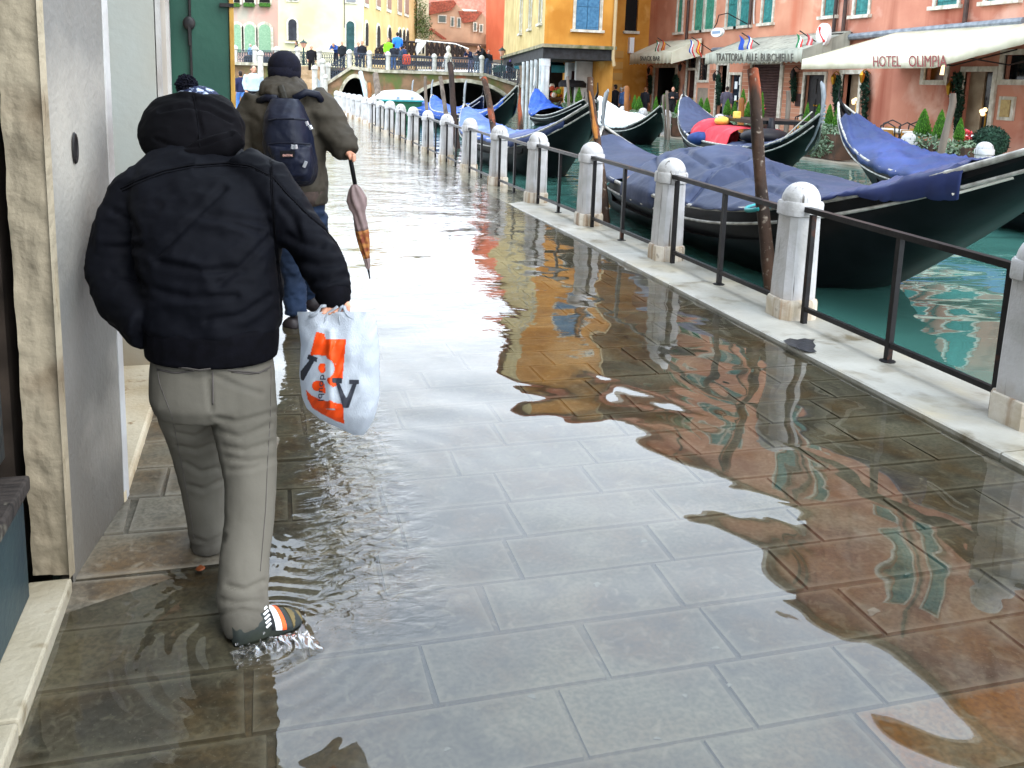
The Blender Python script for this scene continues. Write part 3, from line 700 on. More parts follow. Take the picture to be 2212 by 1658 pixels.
# ================================================================ ochre house on columns
OCH=M('ochre_render','cb9040','b4772c',1.1,.85,.003,25,streak=('a56a26',1.6,.55,.8),blotch=('e0b26a',.9,.58,.8)); PALEY=M('pale_yellow_render','c8b27c','ac955f',1.2,.85,.003,25,streak=('8f7d4d',1.6,.55,.8))
COR=Vector((10.70,33.3,0)); LFT=Vector((14.3,52.5,0)); ZB=2.93; ZT=11.6
eY=empty('waterside_house',(13,38,0),'ochre yellow house with blue shutters standing on white columns over the canal','building')
U1=Vector((1,0,0)); N1=Vector((0,-1,0)); W1=2.93
win=[1.25,2.25,3.66,5.5]
hs=[[1.25,2.25,3.66,5.5],[1.25,2.25,7.1,8.9]]
facade('front_wall',eY,COR,U1,W1,ZB,ZT,[tuple(h) for h in hs],OCH,N=N1)
for h in hs: window(eY,COR,U1,N1,*h,fr=.11,sh=BLUES)
u2=(COR-LFT).normalized(); n2=Vector((u2.y,-u2.x,0)); n2=n2 if n2.x<0 else -n2; W2=(COR-LFT).length
h2=[]
for u in (W2-9.5,W2-5.4,W2-1.7): h2+= [[u,u+.8,3.9,5.8],[u,u+.8,7.1,9.0]]
facade('canal_wall',eY,LFT,u2,W2,ZB,ZT,[tuple(h) for h in h2],PALEY,N=n2)
for h in h2: window(eY,LFT,u2,n2,*h,fr=.09,sh=M('shutter_pale','b9c4bd','9aa59c',6))
R1=COR+U1*W1
m=MB(); m.quad(R1+Vector((0,0,0)),Vector((R1.x,39.4,0)),Vector((R1.x,39.4,ZT)),R1+Vector((0,0,ZT))); m.build('back_wall',OCH,eY)
# set back narrow bay with dark window, rusticated corner
PB=Vector((R1.x+.01,38.6,0)); WB_=FX-PB.x
WX0=onY(1350,50,38.6).x-PB.x; WX1=onY(1377,50,38.6).x-PB.x; WZ=onY(1360,67,38.6).z
facade('bay_wall',eY,PB,U1,WB_,0.04,ZT,[(WX0,WX1,WZ,WZ+2.4)],OCH,N=N1)
m=MB(); bx(m,PB,U1,N1,WX0,WX1,WZ,WZ+2.4,-.17,-.12); m.build('bay_window',DARKIN,eY)
m=MB(); bx(m,PB,U1,N1,WX0-.08,WX1+.08,WZ-.12,WZ,0,.12); m.build('sill',WHITEST,eY)
m=MB()
for k in range(6): bx(m,PB,U1,N1,WX0-.5,WX0,.3+k*.5,.62+k*.5,0,.04)
m.build('rusticated_block',M('rustic_ochre','b98a4a'),eY)
m=MB(); bx(m,PB,U1,N1,WX0+.2,WX1-.2,WZ-1.0,WZ-.3,0,.22); m.build('meter_box',M('sign_white','e8e8e6'),eY)
# cornice, beams, soffit
m=MB(); m.prism([COR+Vector((-.12,-.16,ZB)),R1+Vector((.05,-.16,ZB)),R1+Vector((.05,6,ZB)),LFT+Vector((.5,0,ZB)),LFT+Vector((-.2,0,ZB))],(0,0,.13)); m.build('cornice',M('mossy_stone','9c9078','5f6040',3,.9),eY)
m=MB(); m.prism([COR+Vector((-.02,0,ZB-.42)),R1+Vector((0,0,ZB-.42)),R1+Vector((0,5.2,ZB-.42)),LFT+Vector((.5,0,ZB-.42)),LFT+Vector((0,0,ZB-.42))],(0,0,.415)); m.build('beam',M('dark_beam','3a3a3c','2a2826',5,.8),eY)
m=MB(); m.prism([(10.3,32.8,ZT),(17.6,32.8,ZT),(17.6,53,ZT),(13.9,53,ZT)],(0,0,.35)); m.build('roof',ROOF,eY)
WCOL=M('white_column','d6d8d8','b4b6b4',3,.6,.002,30,streak=('8d908c',8,.55,.8))
cols=[(1181,1)]+[(x,0) for x in (1167,1157,1148,1139,1130)]
for i,(x,big) in enumerate(cols):
    d=ray(x,200); # intersect with line COR-LFT
    t=(COR.x*d.y-COR.y*d.x)/((LFT.y-COR.y)*d.x-(LFT.x-COR.x)*d.y); q=COR+(LFT-COR)*t
    if big: q=COR+Vector((.17,.2,0))
    r_=.15 if big else .085; m=MB(); m.lathe(q,[(r_,-.5),(r_,2.2),(r_*1.12,2.22),(r_*1.12,2.4),(r_*1.2,2.5)],14,sq=[1]*5 if big else None); m.build('column',WCOL,eY,smooth=30)
m=MB(); bx(m,R1,U1,N1,-.75,-.03,0.05,2.5,-2.4,-2.2); 
m.box((13.2,36.4,1.25),(.9,.4,2.4)); m.build('inner_wall',M('grey_plaster','bdbcb8','9b9a96',2),eY)
m=MB(); m.box((13.0,36.17,1.1),(.16,.06,2.0)); m.box((13.45,36.17,1.1),(.16,.06,2.0)); m.build('door',M('brown_door','3a2320'),eY)
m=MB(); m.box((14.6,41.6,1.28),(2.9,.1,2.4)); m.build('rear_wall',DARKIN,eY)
m=MB(); m.tube([R1+Vector((-.06,-.1,ZT)),R1+Vector((-.06,-.1,2.6)),R1+Vector((-.0,-.1,2.3))],.07,8); m.build('drain_pipe',M('cream_pipe','b9a27a'),eY)
# stalls under the portico
e=empty('market_stall',(11.9,39.3,0),'market stall with a teal awning in the portico under the ochre house','stall')
a=onY(1192,141,39); b=onY(1238,158,39)
m=MB(); m.prism([(a.x,39,a.z),(b.x,39,a.z),(b.x,39,b.z),(a.x,39,b.z)],(0,.02,0)); m.quad((a.x,39.0,a.z),(b.x,39.0,a.z),(b.x,40.3,a.z+.35),(a.x,40.3,a.z+.35)); m.build('awning_cloth',M('teal_cloth','3a8fa0','2d7280',5),e)
m=MB(); m.box(((a.x+b.x)/2,39.6,.85),(b.x-a.x,.8,.1)); m.box(((a.x+b.x)/2,39.4,.42),(b.x-a.x-.1,.1,.8)); m.build('counter',M('bar_wood','5a4028'),e)
rs2=random.Random(9)
for c,nn in (('c9a02e',5),('b0492e',5),('6f8a3a',4),('c9c2b4',3)):
    m=MB()
    for k in range(nn): m.ell((rs2.uniform(a.x+.1,b.x-.1),39.3+rs2.uniform(0,.3),.98+rs2.uniform(0,.5)),(.13,.1,.13),n=8,m=6)
    m.build('goods',M('goods_'+c,c),e)
# ================================================================ bridges
MOSSB=M('mossy_brick','8d6f56','6b5a45',2.2,.9,.01,14,blotch=('5e6a3c',1.1,.5,.68),streak=('a8553a',1.4,.52,.7))
LIME=M('bridge_limestone','c3bcaa','8f8874',4,.75,.005,25,streak=('6a6650',6,.55,.8))
def band(mb,pts,Y,h,d0,d1):
    """stone course following a polyline on plane Y"""
    for p,q in zip(pts,pts[1:]):
        a=onY(*p,Y); b=onY(*q,Y); mb.loft([[a+Vector((0,d0,0)),b+Vector((0,d0,0)),b+Vector((0,d0,-h)),a+Vector((0,d0,-h))],[a+Vector((0,d1,0)),b+Vector((0,d1,0)),b+Vector((0,d1,-h)),a+Vector((0,d1,-h))]])
BY=46.0
eB=empty('brick_bridge',(9,BY+1.5,0),'low brick and stone bridge with two arches and a dark iron parapet across the canal','bridge')
def arch(cx,z0,rx,rz,n=20): return [Vector((cx-rx*math.cos(PI*k/n),BY,z0+rz*math.sin(PI*k/n))) for k in range(n+1)]
g1l,g1r=onY(728,225,BY).x,onY(806,225,BY).x; g2l,g2r=onY(872,232,BY).x,onY(1118,232,BY).x
A1=arch((g1l+g1r)/2,-.2,(g1r-g1l)/2-.10,onY(768,168,BY).z+.2); A2=arch((g2l+g2r)/2,-.3,(g2r-g2l)/2-.12,onY(975,177,BY).z+.3)
top=[onY(*p,BY) for p in ((700,182),(757,147),(816,154),(972,156),(1046,162),(1126,187),(1160,205))]
def topz(x): return interp([(p.x,p.z) for p in top],x)
m=MB()
def strip(arc,x0,x1):
    xs=[p.x for p in arc]
    for p,q in zip(arc,arc[1:]): m.quad(p,q,Vector((q.x,BY,topz(q.x))),Vector((p.x,BY,topz(p.x))))
def solid(x0,x1,n=8):
    for k in range(n):
        a=x0+(x1-x0)*k/n; b=x0+(x1-x0)*(k+1)/n; m.quad((a,BY,-1),(b,BY,-1),(b,BY,topz(b)),(a,BY,topz(a)))
strip(A1,0,0); strip(A2,0,0); solid(top[0].x,A1[0].x); solid(A1[-1].x,A2[0].x); solid(A2[-1].x,top[-1].x)
m.build('spandrel',MOSSB,eB)
for i,arc in enumerate((A1,A2)):
    m=MB(); c=Vector(((arc[0].x+arc[-1].x)/2,BY,-.2))
    o_=[p+(p-c).normalized()*.20 for p in arc]
    m.loft([[p+Vector((0,-.07,0)),q+Vector((0,-.07,0)),q+Vector((0,.3,0)),p+Vector((0,.3,0))] for p,q in zip(arc,o_)]); m.build('arch_ring',LIME,eB)
    m=MB()
    for p,q in zip(arc,arc[1:]): m.quad(p+Vector((0,.3,0)),q+Vector((0,.3,0)),q+Vector((0,3.6,0)),p+Vector((0,3.6,0)))
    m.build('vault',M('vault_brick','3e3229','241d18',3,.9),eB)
    MB().box((c.x,BY+3.7,.3),(arc[-1].x-arc[0].x+.3,.1,3.2)).build('vault_shade_sheet',M('vault_shade_black','15110e','0b0908',3,.9),eB)  # added black sheet closing each open arch, stands in for the shade inside
m=MB(); 
for p,q in zip(top,top[1:]): m.quad(p+Vector((0,.2,-.1)),q+Vector((0,.2,-.1)),q+Vector((0,3.6,-.1)),p+Vector((0,3.6,-.1)))
m.build('deck',M('deck_stone','8c867a','726c60',2,.6),eB)
m=MB(); band(m,[(706,177),(758,142.5),(816,150),(917,153),(1046,158),(1126,183),(1160,200)],BY,.16,-.14,.28); m.build('parapet_course',LIME,eB)
IRP=M('bridge_iron','4a5260','333a44',20,.5)
def lattice(par,p0,p1,Y,h,bar=.012,step=.13,nm='iron_panel',mat=None):
    a=onY(*p0,Y); b=onY(*p1,Y); m=MB(); L_=(b-a).length; n=max(2,int(L_/step)); Z=Vector((0,0,1))
    for hh in (.04,.30,.62,.95): m.tube([a+Z*h*hh,b+Z*h*hh],bar*1.4,4)
    for k in range(n+1):
        p=a.lerp(b,k/n); m.tube([p,p+Z*h*.95],bar,4)
        if k<n:
            q=a.lerp(b,(k+1)/n); m.tube([p+Z*h*.30,q+Z*h*.62],bar,4); m.tube([q+Z*h*.30,p+Z*h*.62],bar,4); m.tube([p+Z*h*.62,(p+q)/2+Z*h*.95],bar,4); m.tube([q+Z*h*.62,(p+q)/2+Z*h*.95],bar,4); m.tube([p+Z*h*.3,(p+q)/2+Z*h*.04],bar,4); m.tube([q+Z*h*.3,(p+q)/2+Z*h*.04],bar,4)
    return m.build(nm,mat or IRP,par)
pp=[(709,176),(755,147),(798,149),(838,151),(938,155),(965,156),(1040,158),(1122,182)]
for (a,b) in zip(pp,pp[1:]): lattice(eB,a,b,BY,.80,nm='parapet_panel')
PST=M('white_post_stone','c4c3be','a9a79f',5,.6,.002,40,streak=('a09b8c',9,.58,.85))
for x,y in pp[:-1]:
    q=onY(x,y+ (2 if x!=1040 else 12),BY)+Vector((0,.05,0)); k=.0 if x!=1040 else .25
    m=MB(); m.lathe(q,[(.13,0),(.125,.75+k),(.16,.77+k),(.16,.83+k),(.13,.9+k),(.08,.96+k),(.02,.985+k)],12); m.build('parapet_post',PST,eB,smooth=40)
# raised landing with stairs at the left end of the bridge
eS=empty('stone_stair',(1.5,47,0),'broad worn stone stair climbing from the quay to the raised landing','stairs')
LY=51.5; lz=onY(668,143,LY).z
STEP=M('stair_stone','b9a184','8f7a5e',3,.8,.004,25)
n=9; yb=46.2
xl,xr=onY(640,190,yb).x,onY(690,190,yb).x
for k in range(n): 
    m=MB(); y=yb+(LY-yb)*k/n; z=lz*(k+1)/n; m.box(((xl+xr)/2,(y+LY+.4)/2,z/2-.1),(xr-xl+.6,LY+.4-y,z+.2)) if k==0 else m.box(((xl+xr)/2,(y+LY+.4)/2,z-lz/n/2),(xr-xl+.6,LY+.4-y,lz/n-.004)); m.build('step',STEP,eS)
eL=empty('raised_landing',(-1,LY+2,0),'raised landing wall of mossy brick with a balustrade, left of the stair','wall')
m=MB(); a=onY(470,141,LY).x; m.box(((a+xl)/2-.3,LY+3,lz/2-.3),(xl-a,6,lz+.6)); m.box(((xr+5.5)/2+.3,LY+3.4,lz/2-.3),(5.5-xr,5,lz+.6)); m.build('retaining_wall',MOSSB,eL)
m=MB(); m.box(((a+xl)/2-.3,LY-.03,lz+.02),(xl-a,.5,.16)); m.build('coping',LIME,eL)
m=MB(); c=onY(540,160,LY-.1); 
m.build('blind_arch',LIME,eL) if False else None
pr=[(508,138),(551,139),(598,140),(643,141),(672,142),(697,143)]
for p,q in ((pr[0],pr[1]),(pr[1],pr[2]),(pr[2],pr[3]),(pr[3],pr[4])): lattice(eL,p,q,LY+(0 if p[0]<640 else 3.5),.80,nm='balustrade_panel')
lattice(eL,(643,141),(745,144),LY+4,.85,nm='balustrade_panel')
for x,y in pr[:4]+[(690,143)]:
    q=onY(x,y+1,LY); m=MB(); m.lathe(q,[(.14,0),(.13,.8),(.17,.82),(.17,.9),(.13,.98),(.03,1.05)],12); m.build('balustrade_post',PST,eL,smooth=40)
for x,y,h in ((680,199,1.2),(697,185,1.2),(702,205,.9),(563,160,1.0)):
    q=onY(x,y,45.6); m=MB(); m.lathe(Vector((q.x,q.y,q.z-.3)),[(.14,0),(.13,h+.2),(.17,h+.22),(.17,h+.3),(.12,h+.38),(.03,h+.44)],12); m.build('stair_post',PST,eS,smooth=40)
m=MB(); m.tube([onY(681,165,45.6),onY(698,186,45.6)],.03,6); m.prism([onY(682,190,45.6),onY(682,168,45.6),onY(697,186,45.6),onY(697,205,45.6)],(0,.03,0)); m.build('stair_rail',M('rail_grey','9aa5ac'),eS)
# street lamps
def lamp_post(x,yt,yb,Y,label):
    t=onY(x,yt,Y); b=onY(x,yb,Y); e=empty('street_lamp',b,label,'street lamp'); h=t.z-b.z
    m=MB(); m.tube([b,b+Vector((0,0,h*.72))],[.07,.04],8); m.build('pole',M('lamp_green','2a4440','1c2c2a'),e)
    m=MB(); m.lathe(b,[(.08,h*.72),(.20,h*.9),(.22,h*.91)],6); m.build('lantern_glass',M('lamp_glass','d8a890','c09080',rough=.3),e)
    m=MB(); m.lathe(b,[(.25,h*.91),(.14,h*.97),(.03,h*1.02),(.01,h*1.07)],6); m.build('lantern_cap',M('lamp_green','2a4440'),e)
lamp_post(656,88,141,LY+1.5,'pinkish street lamp on the raised landing beside the stair'); lamp_post(1083,104,165,BY+5,'grey street lamp behind the right end of the brick bridge')
# wooden second bridge
WY=60.0; eW=empty('timber_bridge',(10,WY,0),'dark timber truss footbridge with a pale handrail behind the brick bridge','bridge')
DW=M('dark_timber','3b2f2a','2a211e',8,.8); 
def beam(m,a,b,t=.07): m.tube([onY(*a,WY),onY(*b,WY)],t,4)
hr=[(812,107),(846,88),(897,91),(921,89),(983,95),(1012,106)]
br=[(806,124),(850,122),(900,122),(925,124),(985,124),(1018,126)]
m=MB()
def yo(tab,x): return interp(tab,x)
for p,q in zip(br,br[1:]): beam(m,p,q,.10)
x=812
while x<1008:
    if not(897<x<914): beam(m,(x,yo(hr,x)),(x+11,yo(br,x+11))); beam(m,(x+11,yo(hr,x+11)),(x,yo(br,x))); beam(m,(x,yo(hr,x)),(x,yo(br,x)),.09)
    x+=11
m.build('truss',DW,eW)
m=MB(); 
for p,q in zip(hr[:3],hr[1:3]): beam(m,p,q,.08)
m.build('handrail',DW,eW)
m=MB()
for p,q in zip(hr[2:],hr[3:]): beam(m,p,q,.055)
beam(m,(900,119),(922,90),.05); m.build('pale_handrail',M('pale_wood','cfcac2'),eW)
m=MB(); m.prism([onY(898,84,WY+.3),onY(922,88,WY+.3),onY(902,118,WY+.3),onY(897,120,WY+.3)],(0,.05,0)); m.build('white_board',M('sign_white','e8e8e6'),eW)
m=MB(); a=onY(800,126,WY); b=onY(1030,127,WY); m.box(((a.x+b.x)/2,WY+1.3,a.z-.2),(b.x-a.x,2.6,.3)); m.build('deck',DW,eW)
m=MB(); m.tube([onY(879,78,WY-1),onY(879,123,WY-1)],.06,6); tag(m.build('mooring_pole',DW),'slim dark pole in front of the timber bridge','pole')
# statue
e=empty('statue',onY(968,147,BY+1.0),'small pale stone statue beside the timber bridge','statue'); q=onY(968,147,BY+1.0)
m=MB(); m.lathe(q,[(a*.62,b*.66) for a,b in [(.62,0),(.52,.3),(.36,.6),(.30,.9),(.24,1.15),(.13,1.25),(.15,1.35),(.22,1.5),(.18,1.68),(.05,1.78)]],12); m.build('figure',M('pale_statue','dcd9d0','b8b4a8',6,.7,.01,20),e,smooth='all')
# ================================================================ distant houses
def poly(mb,pts,Y,d=.05): mb.prism([onY(x,y,Y) for x,y in pts],(0,d,0)); return mb
def fhouse(name,label,pts,Y,mat,depth=7,cat='building'):
    c=onY(*pts[0],Y); e=empty(name,(c.x,Y+2,0),label,cat); poly(MB(),pts,Y,depth).build('wall',mat,e); return e
def fwin(e,x0,x1,y0,y1,Y,mat=DARKIN,arched=False,fr=.12,par='window'):
    a=onY(x0,y0,Y); b=onY(x1,y1,Y); w=(b.x-a.x)/2; cx=(a.x+b.x)/2
    def shape(g):
        ww=w+g
        if arched: return [Vector((cx-ww,Y,b.z-g*.0)),Vector((cx+ww,Y,b.z))]+[Vector((cx+ww*math.cos(PI*k/10),Y,a.z-w+ww*math.sin(PI*k/10))) for k in range(11)]
        return [Vector((cx-ww,Y,b.z-g)),Vector((cx+ww,Y,b.z-g)),Vector((cx+ww,Y,a.z+g)),Vector((cx-ww,Y,a.z+g))]
    f=MB().prism([p+Vector((0,-.10,0)) for p in shape(fr)],(0,.12,0)).build('window',WHITEST,e)
    MB().prism([p+Vector((0,-.14,0)) for p in shape(0)],(0,.05,0)).build('pane',mat,f); return f
PINK=M('pink_old_render','c99a8e','ada598',.5,.9,.004,12,blotch=('c8b0a2',.6,.5,.7),streak=('d98f8c',.7,.55,.75))
Y1=78.
e=fhouse('palazzo','pale pink palazzo with horseshoe arches and green shutters',[(440,150),(601,150),(601,-70),(440,-60)],Y1,PINK)
PG=M('pale_green_shutter','8fae90','7a9c80',8,.7)
for x0,x1 in ((480,493),(504,521),(528,551),(559,585)): fwin(e,x0,x1,52,113,Y1,PG,True,.22)
for x0,x1 in ((505,518),(528,549),(560,583)): fwin(e,x0,x1,-22,6,Y1,DARKIN,False,.15)
m=MB()
for x in (506,538,572): m.box(onY(x,11,Y1)+Vector((0,-.25,0)),(.9,.4,.3))
m.build('window_box',M('foliage_mid','3f6a24'),e)
m=MB()
for x in (602,589,553,524,500): leafcloud(m,onY(x,92,Y1)+Vector((0,-.3,0)),(.1,.1,.1),1,.01,rs)
Y2=72.
CRM=M('cream_render','d3cbb0','c9bb8a',.35,.85,.003,12,blotch=('e8d9a0',.5,.55,.75)); YEL=M('soft_yellow_render','c9ae7c','b99b66',.5,.85,.003,12,streak=('c9a468',.7,.55,.8))
e=fhouse('palazzo','large cream palazzo with tall arched windows and a yellow side',[(601,150),(784,150),(784,-85),(601,-95)],Y2,CRM,.5)
fwin(e,622.6,640.8,41,88,Y2,M('dark_glass_grid','33343a','222228'),True,.14); fwin(e,748,765,45.5,110,Y2,M('green_glass_door','2e4e4e','1e3a3a'),True,.12); fwin(e,621,642,-28,1,Y2,DARKIN); fwin(e,748,768,-12,5,Y2,M('mesh_grey','7c7c80'))
m=MB(); m.box(onY(631,92,Y2)+Vector((0,-.2,0)),(1.1,.3,.1)); m.build('sill',WHITEST,e)
m=MB(); m.tube([onY(744,-60,Y2-.1),onY(744,60,Y2-.1)],.03,5); m.build('cable',IRON,e)
PA=onY(784,150,Y2); PA.z=0; Y3=98.; PBk=onY(902,150,Y3); PBk.z=0; uu=(PBk-PA).normalized(); nn=Vector((uu.y,-uu.x,0)); nn=nn if nn.y<0 else -nn
def onpl(x,y): 
    d=ray(x,y); k=((PA-O).dot(nn))/d.dot(nn); return O+d*k
m=MB(); t1=onpl(784,-85); t2=onpl(902,-40)
m.quad(PA,PBk,Vector((PBk.x,PBk.y,t1.z)),Vector((PA.x,PA.y,t1.z))); m.build('side_wall',YEL,e)
for x0,x1,y0,y1 in ((788,793,48,99),(813,819,54,104),(837,843,58,108),(860,865,62,110),(869,873,63,110),(877,881,64,110)):
    a=onpl(x0,y0); b=onpl(x1,y1); w=(Vector((b.x,b.y,0))-Vector((a.x,a.y,0))).length
    def sh(g): 
        c=(a+b)/2; return [Vector((c.x,c.y,b.z))-uu*(w/2+g),Vector((c.x,c.y,b.z))+uu*(w/2+g)]+[Vector((c.x,c.y,a.z-w/2))+uu*((w/2+g)*math.cos(PI*k/8))+Vector((0,0,(w/2+g)*math.sin(PI*k/8))) for k in range(9)]
    f=MB().prism([p+nn*.08 for p in sh(.22)],-nn*.08).build('window',WHITEST,e); MB().prism([p+nn*.12 for p in sh(0)],-nn*.05).build('pane',DARKIN,f)
for x0,x1,y1 in ((787,794,9),(813,820,15),(836,843,21),(859,866,27),(874,881,31)):
    a=onpl(x0,y1-42); b=onpl(x1,y1); w=(Vector((b.x,b.y,0))-Vector((a.x,a.y,0))).length; c=(a+b)/2
    f=MB().prism([c+uu*s*(w/2+.2)+Vector((0,0,z-c.z))+nn*.08 for s,z in((-1,b.z-.3),(1,b.z-.3),(1,a.z),(-1,a.z))],-nn*.08).build('window',WHITEST,e)
    MB().prism([c+uu*s*(w/2)+Vector((0,0,z-c.z))+nn*.12 for s,z in((-1,b.z),(1,b.z),(1,a.z),(-1,a.z))],-nn*.05).build('pane',M('brown_shutter','8a6a58'),f)
Y4=96.
e=fhouse('tower_house','narrow pale house draped with hanging creeper',[(901,150),(926,150),(926,-60),(901,-60)],Y4,M('pale_tower','cfc4a6','b3a98c',.6,.9),6)
fwin(e,904,908,98,116,Y4-0,DARKIN,True,.1); fwin(e,912,916,98,116,Y4,DARKIN,True,.1)
m=MB(); rs3=random.Random(2)
for x,y,r_ in ((905,10,.9),(907,30,.8),(911,50,1.0),(917,60,1.1),(921,72,.9),(908,60,.8)): leafcloud(m,onY(x,y,Y4)+Vector((0,-.6,0)),(r_,.6,1.3),120,.16,rs3)
tag(m.build('creeper',M('creeper_green','5c6a38','3c4a26',4)),'creeper hanging down the narrow pale house','climbing plant')
Y5=100.
TAN=M('tan_render','c2a184','a98a70',.5,.9,.003,12,streak=('8f7460',.7,.55,.8))
e=fhouse('red_roofed_house','long tan house with dormer gables and red tile roofs beyond the bridges',[(926,150),(1096,150),(1096,118),(1050,95),(926,82)],Y5,TAN,8)
m=MB(); poly(m,[(926,86),(1050,96),(1098,120),(1098,125),(1050,101),(926,91)],Y5-.5,1.0); m.build('lower_eave',M('eave_brown','6b5444'),e)
m=MB(); poly(m,[(927,93),(932,62),(962,62),(962,82),(927,92)],Y5+.5,5); poly(m,[(930,62),(930,22),(975,22),(986,8),(1002,24),(1002,98),(930,88)],Y5+1,5); poly(m,[(1000,60),(1000,44),(1024,44),(1040,27),(1053,42),(1053,100),(1000,96)],Y5+1.2,5); m.build('gable_wall',TAN,e)
m=MB(); poly(m,[(926,30),(932,4),(980,0),(986,8),(975,22),(932,31)],Y5+.7,4); poly(m,[(1000,50),(990,24),(1036,24),(1042,27),(1026,46)],Y5+.9,4); poly(m,[(927,64),(932,60),(965,84),(962,88)],Y5+.3,1); m.build('roof',ROOF,e)
for x0,x1,y0,y1 in ((948,962,34,48),(975,979,38,56),(989,993,40,58),(1024,1028,50,66),(1037,1041,54,68)): fwin(e,x0,x1,y0,y1,Y5+1,M('green_blind','5a6660'),False,.12)
for x0,x1,y0,y1 in ((962,967,86,97),(972,977,87,98),(986,992,91,103),(1006,1011,97,108),(1022,1027,101,113),(1034,1039,103,115)): fwin(e,x0,x1,y0+14,y1+10,Y5,M('slate_shutter','3c4c58'),False,.1)
Y6=125.
e=fhouse('far_house','cream house with a big red roof far behind the gables',[(980,140),(1098,140),(1098,50),(980,20)],Y6,M('far_cream','dcd6c6','c2baa8',.4,.9),8)
m=MB(); poly(m,[(920,22),(920,-30),(1000,-40),(1060,-60),(1098,-60),(1098,56),(1030,48),(1010,30)],Y6-1,3); m.build('roof',M('far_roof','c88472','ae6c5c',2,.9),e)
m=MB(); poly(m,[(982,36),(985,18),(1030,22),(1028,38)],Y6-1.3,1); m.build('dormer',M('far_cream','dcd6c6'),e); fwin(e,1076,1094,48,76,Y6-1.2,M('far_green','3f5c50'),False,.1)
Y7=88.
e=fhouse('peach_house','pale peach house between the gables and the orange house',[(1062,160),(1100,160),(1100,68),(1074,68),(1074,110),(1062,118)],Y7+8,M('peach','e8a98a','dd9a78',.5,.9),6)
e=fhouse('orange_house','bright orange house with a wall lamp, left of the ochre house',[(1092,128),(1150,128),(1150,-230),(1092,-230)],Y7,M('bright_orange','d96c48','cf603e',.5,.85,.002,12),8)
m=MB(); poly(m,[(1092,124),(1118,124),(1118,115),(1092,115)],Y7-.1,.1); m.build('yellow_band',M('yellow_band','e8b030'),e)
q=onY(1099,45,Y7-1.2); w_=empty('wall_lamp',(q.x,Y7,q.z),'white bell-shaped lamp on a bracket on the orange house','lamp')
m=MB(); m.lathe(q,[(.34,-.2),(.30,.1),(.08,.25),(.03,.6)],10); m.build('shade',M('lamp_white','e8e8e6'),w_); m=MB(); m.tube([q+Vector((0,0,.6)),q+Vector((.5,.3,.8)),Vector((q.x+1.2,Y7,q.z+.8))],.04,5); m.build('bracket',IRON,w_)
e=fhouse('low_shops','low dim shop fronts below the orange house beyond the bridge end',[(1058,185),(1150,185),(1150,129),(1058,129)],Y7-.5,M('dim_shop','6e5f50','4a4038',.8,.8),3)
for x0,x1 in ((1066,1080),(1086,1098),(1102,1114)): fwin(e,x0,x1,140,170,Y7-.5)
# canopy cloths right of the bridge end
m=MB(); poly(m,[(1102,138),(1118,128),(1122,150),(1104,148)],BY+6,.3); tag(m.build('stall_canopy',M('teal_cloth','3a8fa0')),'teal stall canopy behind the right end of the brick bridge','canopy')
m=MB(); poly(m,[(1064,148),(1080,140),(1094,142),(1092,154),(1070,156)],BY+7,.3); tag(m.build('stall_canopy',M('dark_green_cloth','2c5044')),'dark green stall canopy near the grey street lamp','canopy')
# ================================================================ near house on the left
ROUGH=M('rough_istrian','a59a84','8b806c',2.5,.85,.012,16,zdirt=('6b6250',.1,.9,4,.8),blotch=('7a6c58',5,.56,.78),streak=('aaa494',3,.5,.72))
GREYP=M('grey_pilaster_stone','7f7e7a','6c6a64',1.2,.55,.003,45,zdirt=('4e473c',.25,1.15,2.2,.9),streak=('6b675f',3,.55,.8),blotch=('a39e94',1.5,.55,.75))
PALE=M('pale_blue_plaster','9fa7a5','989385',.8,.5,.002,30,zdirt=('8a7048',.05,.6,3,.5),streak=('9a917f',1.2,.5,.75))
EDGE=M('white_stone_edge','b9b9b7','9a948e',3,.5,.003,30,streak=('8a7f84',9,.6,.8))
DKP=M('dark_blue_paint','0a141c','111f28',5,.4,.004,30,blotch=('3a342c',14,.66,.72))
DKT=M('dark_teal_panel','22323a','2b3c40',3,.45,.003,30,streak=('3a4038',5,.6,.75))
PEEL=M('peeling_wood','3a3430','1f1c1a',9,.85,.008,22,stretch=(1,8,1),blotch=('6b675a',12,.55,.65))
eH=empty('shop_house',(-1.5,4,0),'old stone house front at the left edge with a grey pilaster, niche and green shutter','building')
ga=grd(83,1281); gb=grd(152,1281); gc=grd(157,1262); gd=grd(270,1092); ge=grd(345,850)
TOPZ=10.5
def disp_wall(name,p,q,z0,z1,mat,amp,nu,nv,par,th=.04,sc=5,edge=0):
    p=Vector(p);q=Vector(q);U=(q-p); N=Vector((U.y,-U.x,0)).normalized()
    if N.dot(O-p)<0: N=-N
    def f(a,b):
        z=z0+(z1-z0)*b**1.6; P=p+U*a; d=noise.fractal(Vector((P.x*sc,P.y*sc,z*sc)),.9,2.1,4)*amp
        e_=edge*noise.noise(Vector((z*6,a*3,1)))*(1 if a>.9 else 0)
        return Vector((P.x,P.y,z))+N*(d-amp)+U.normalized()*e_
    m=MB(); m.grid(f,nu,nv); m.quad(q+Vector((0,0,z0)),q-N*th+Vector((0,0,z0)),q-N*th+Vector((0,0,z1)),q+Vector((0,0,z1)))
    return m.build(name,mat,par,smooth=60)
P3=Vector((ga.x,ga.y,0)); P4=Vector((gb.x,gb.y,0))
disp_wall('rough_stone_pier',P3-(P4-P3)*.25,P4,.045,4.2,ROUGH,.020,26,150,eH,edge=.012)
m=MB(); m.box((-.98,2.95,5),(.5,.35,TOPZ)); m.build('dark_joint',M('dark_joint','4a4038','2a241f',5,.9),eH)
P5=Vector((gc.x+.004,gc.y,0)); P6=Vector((gd.x,gd.y,0))
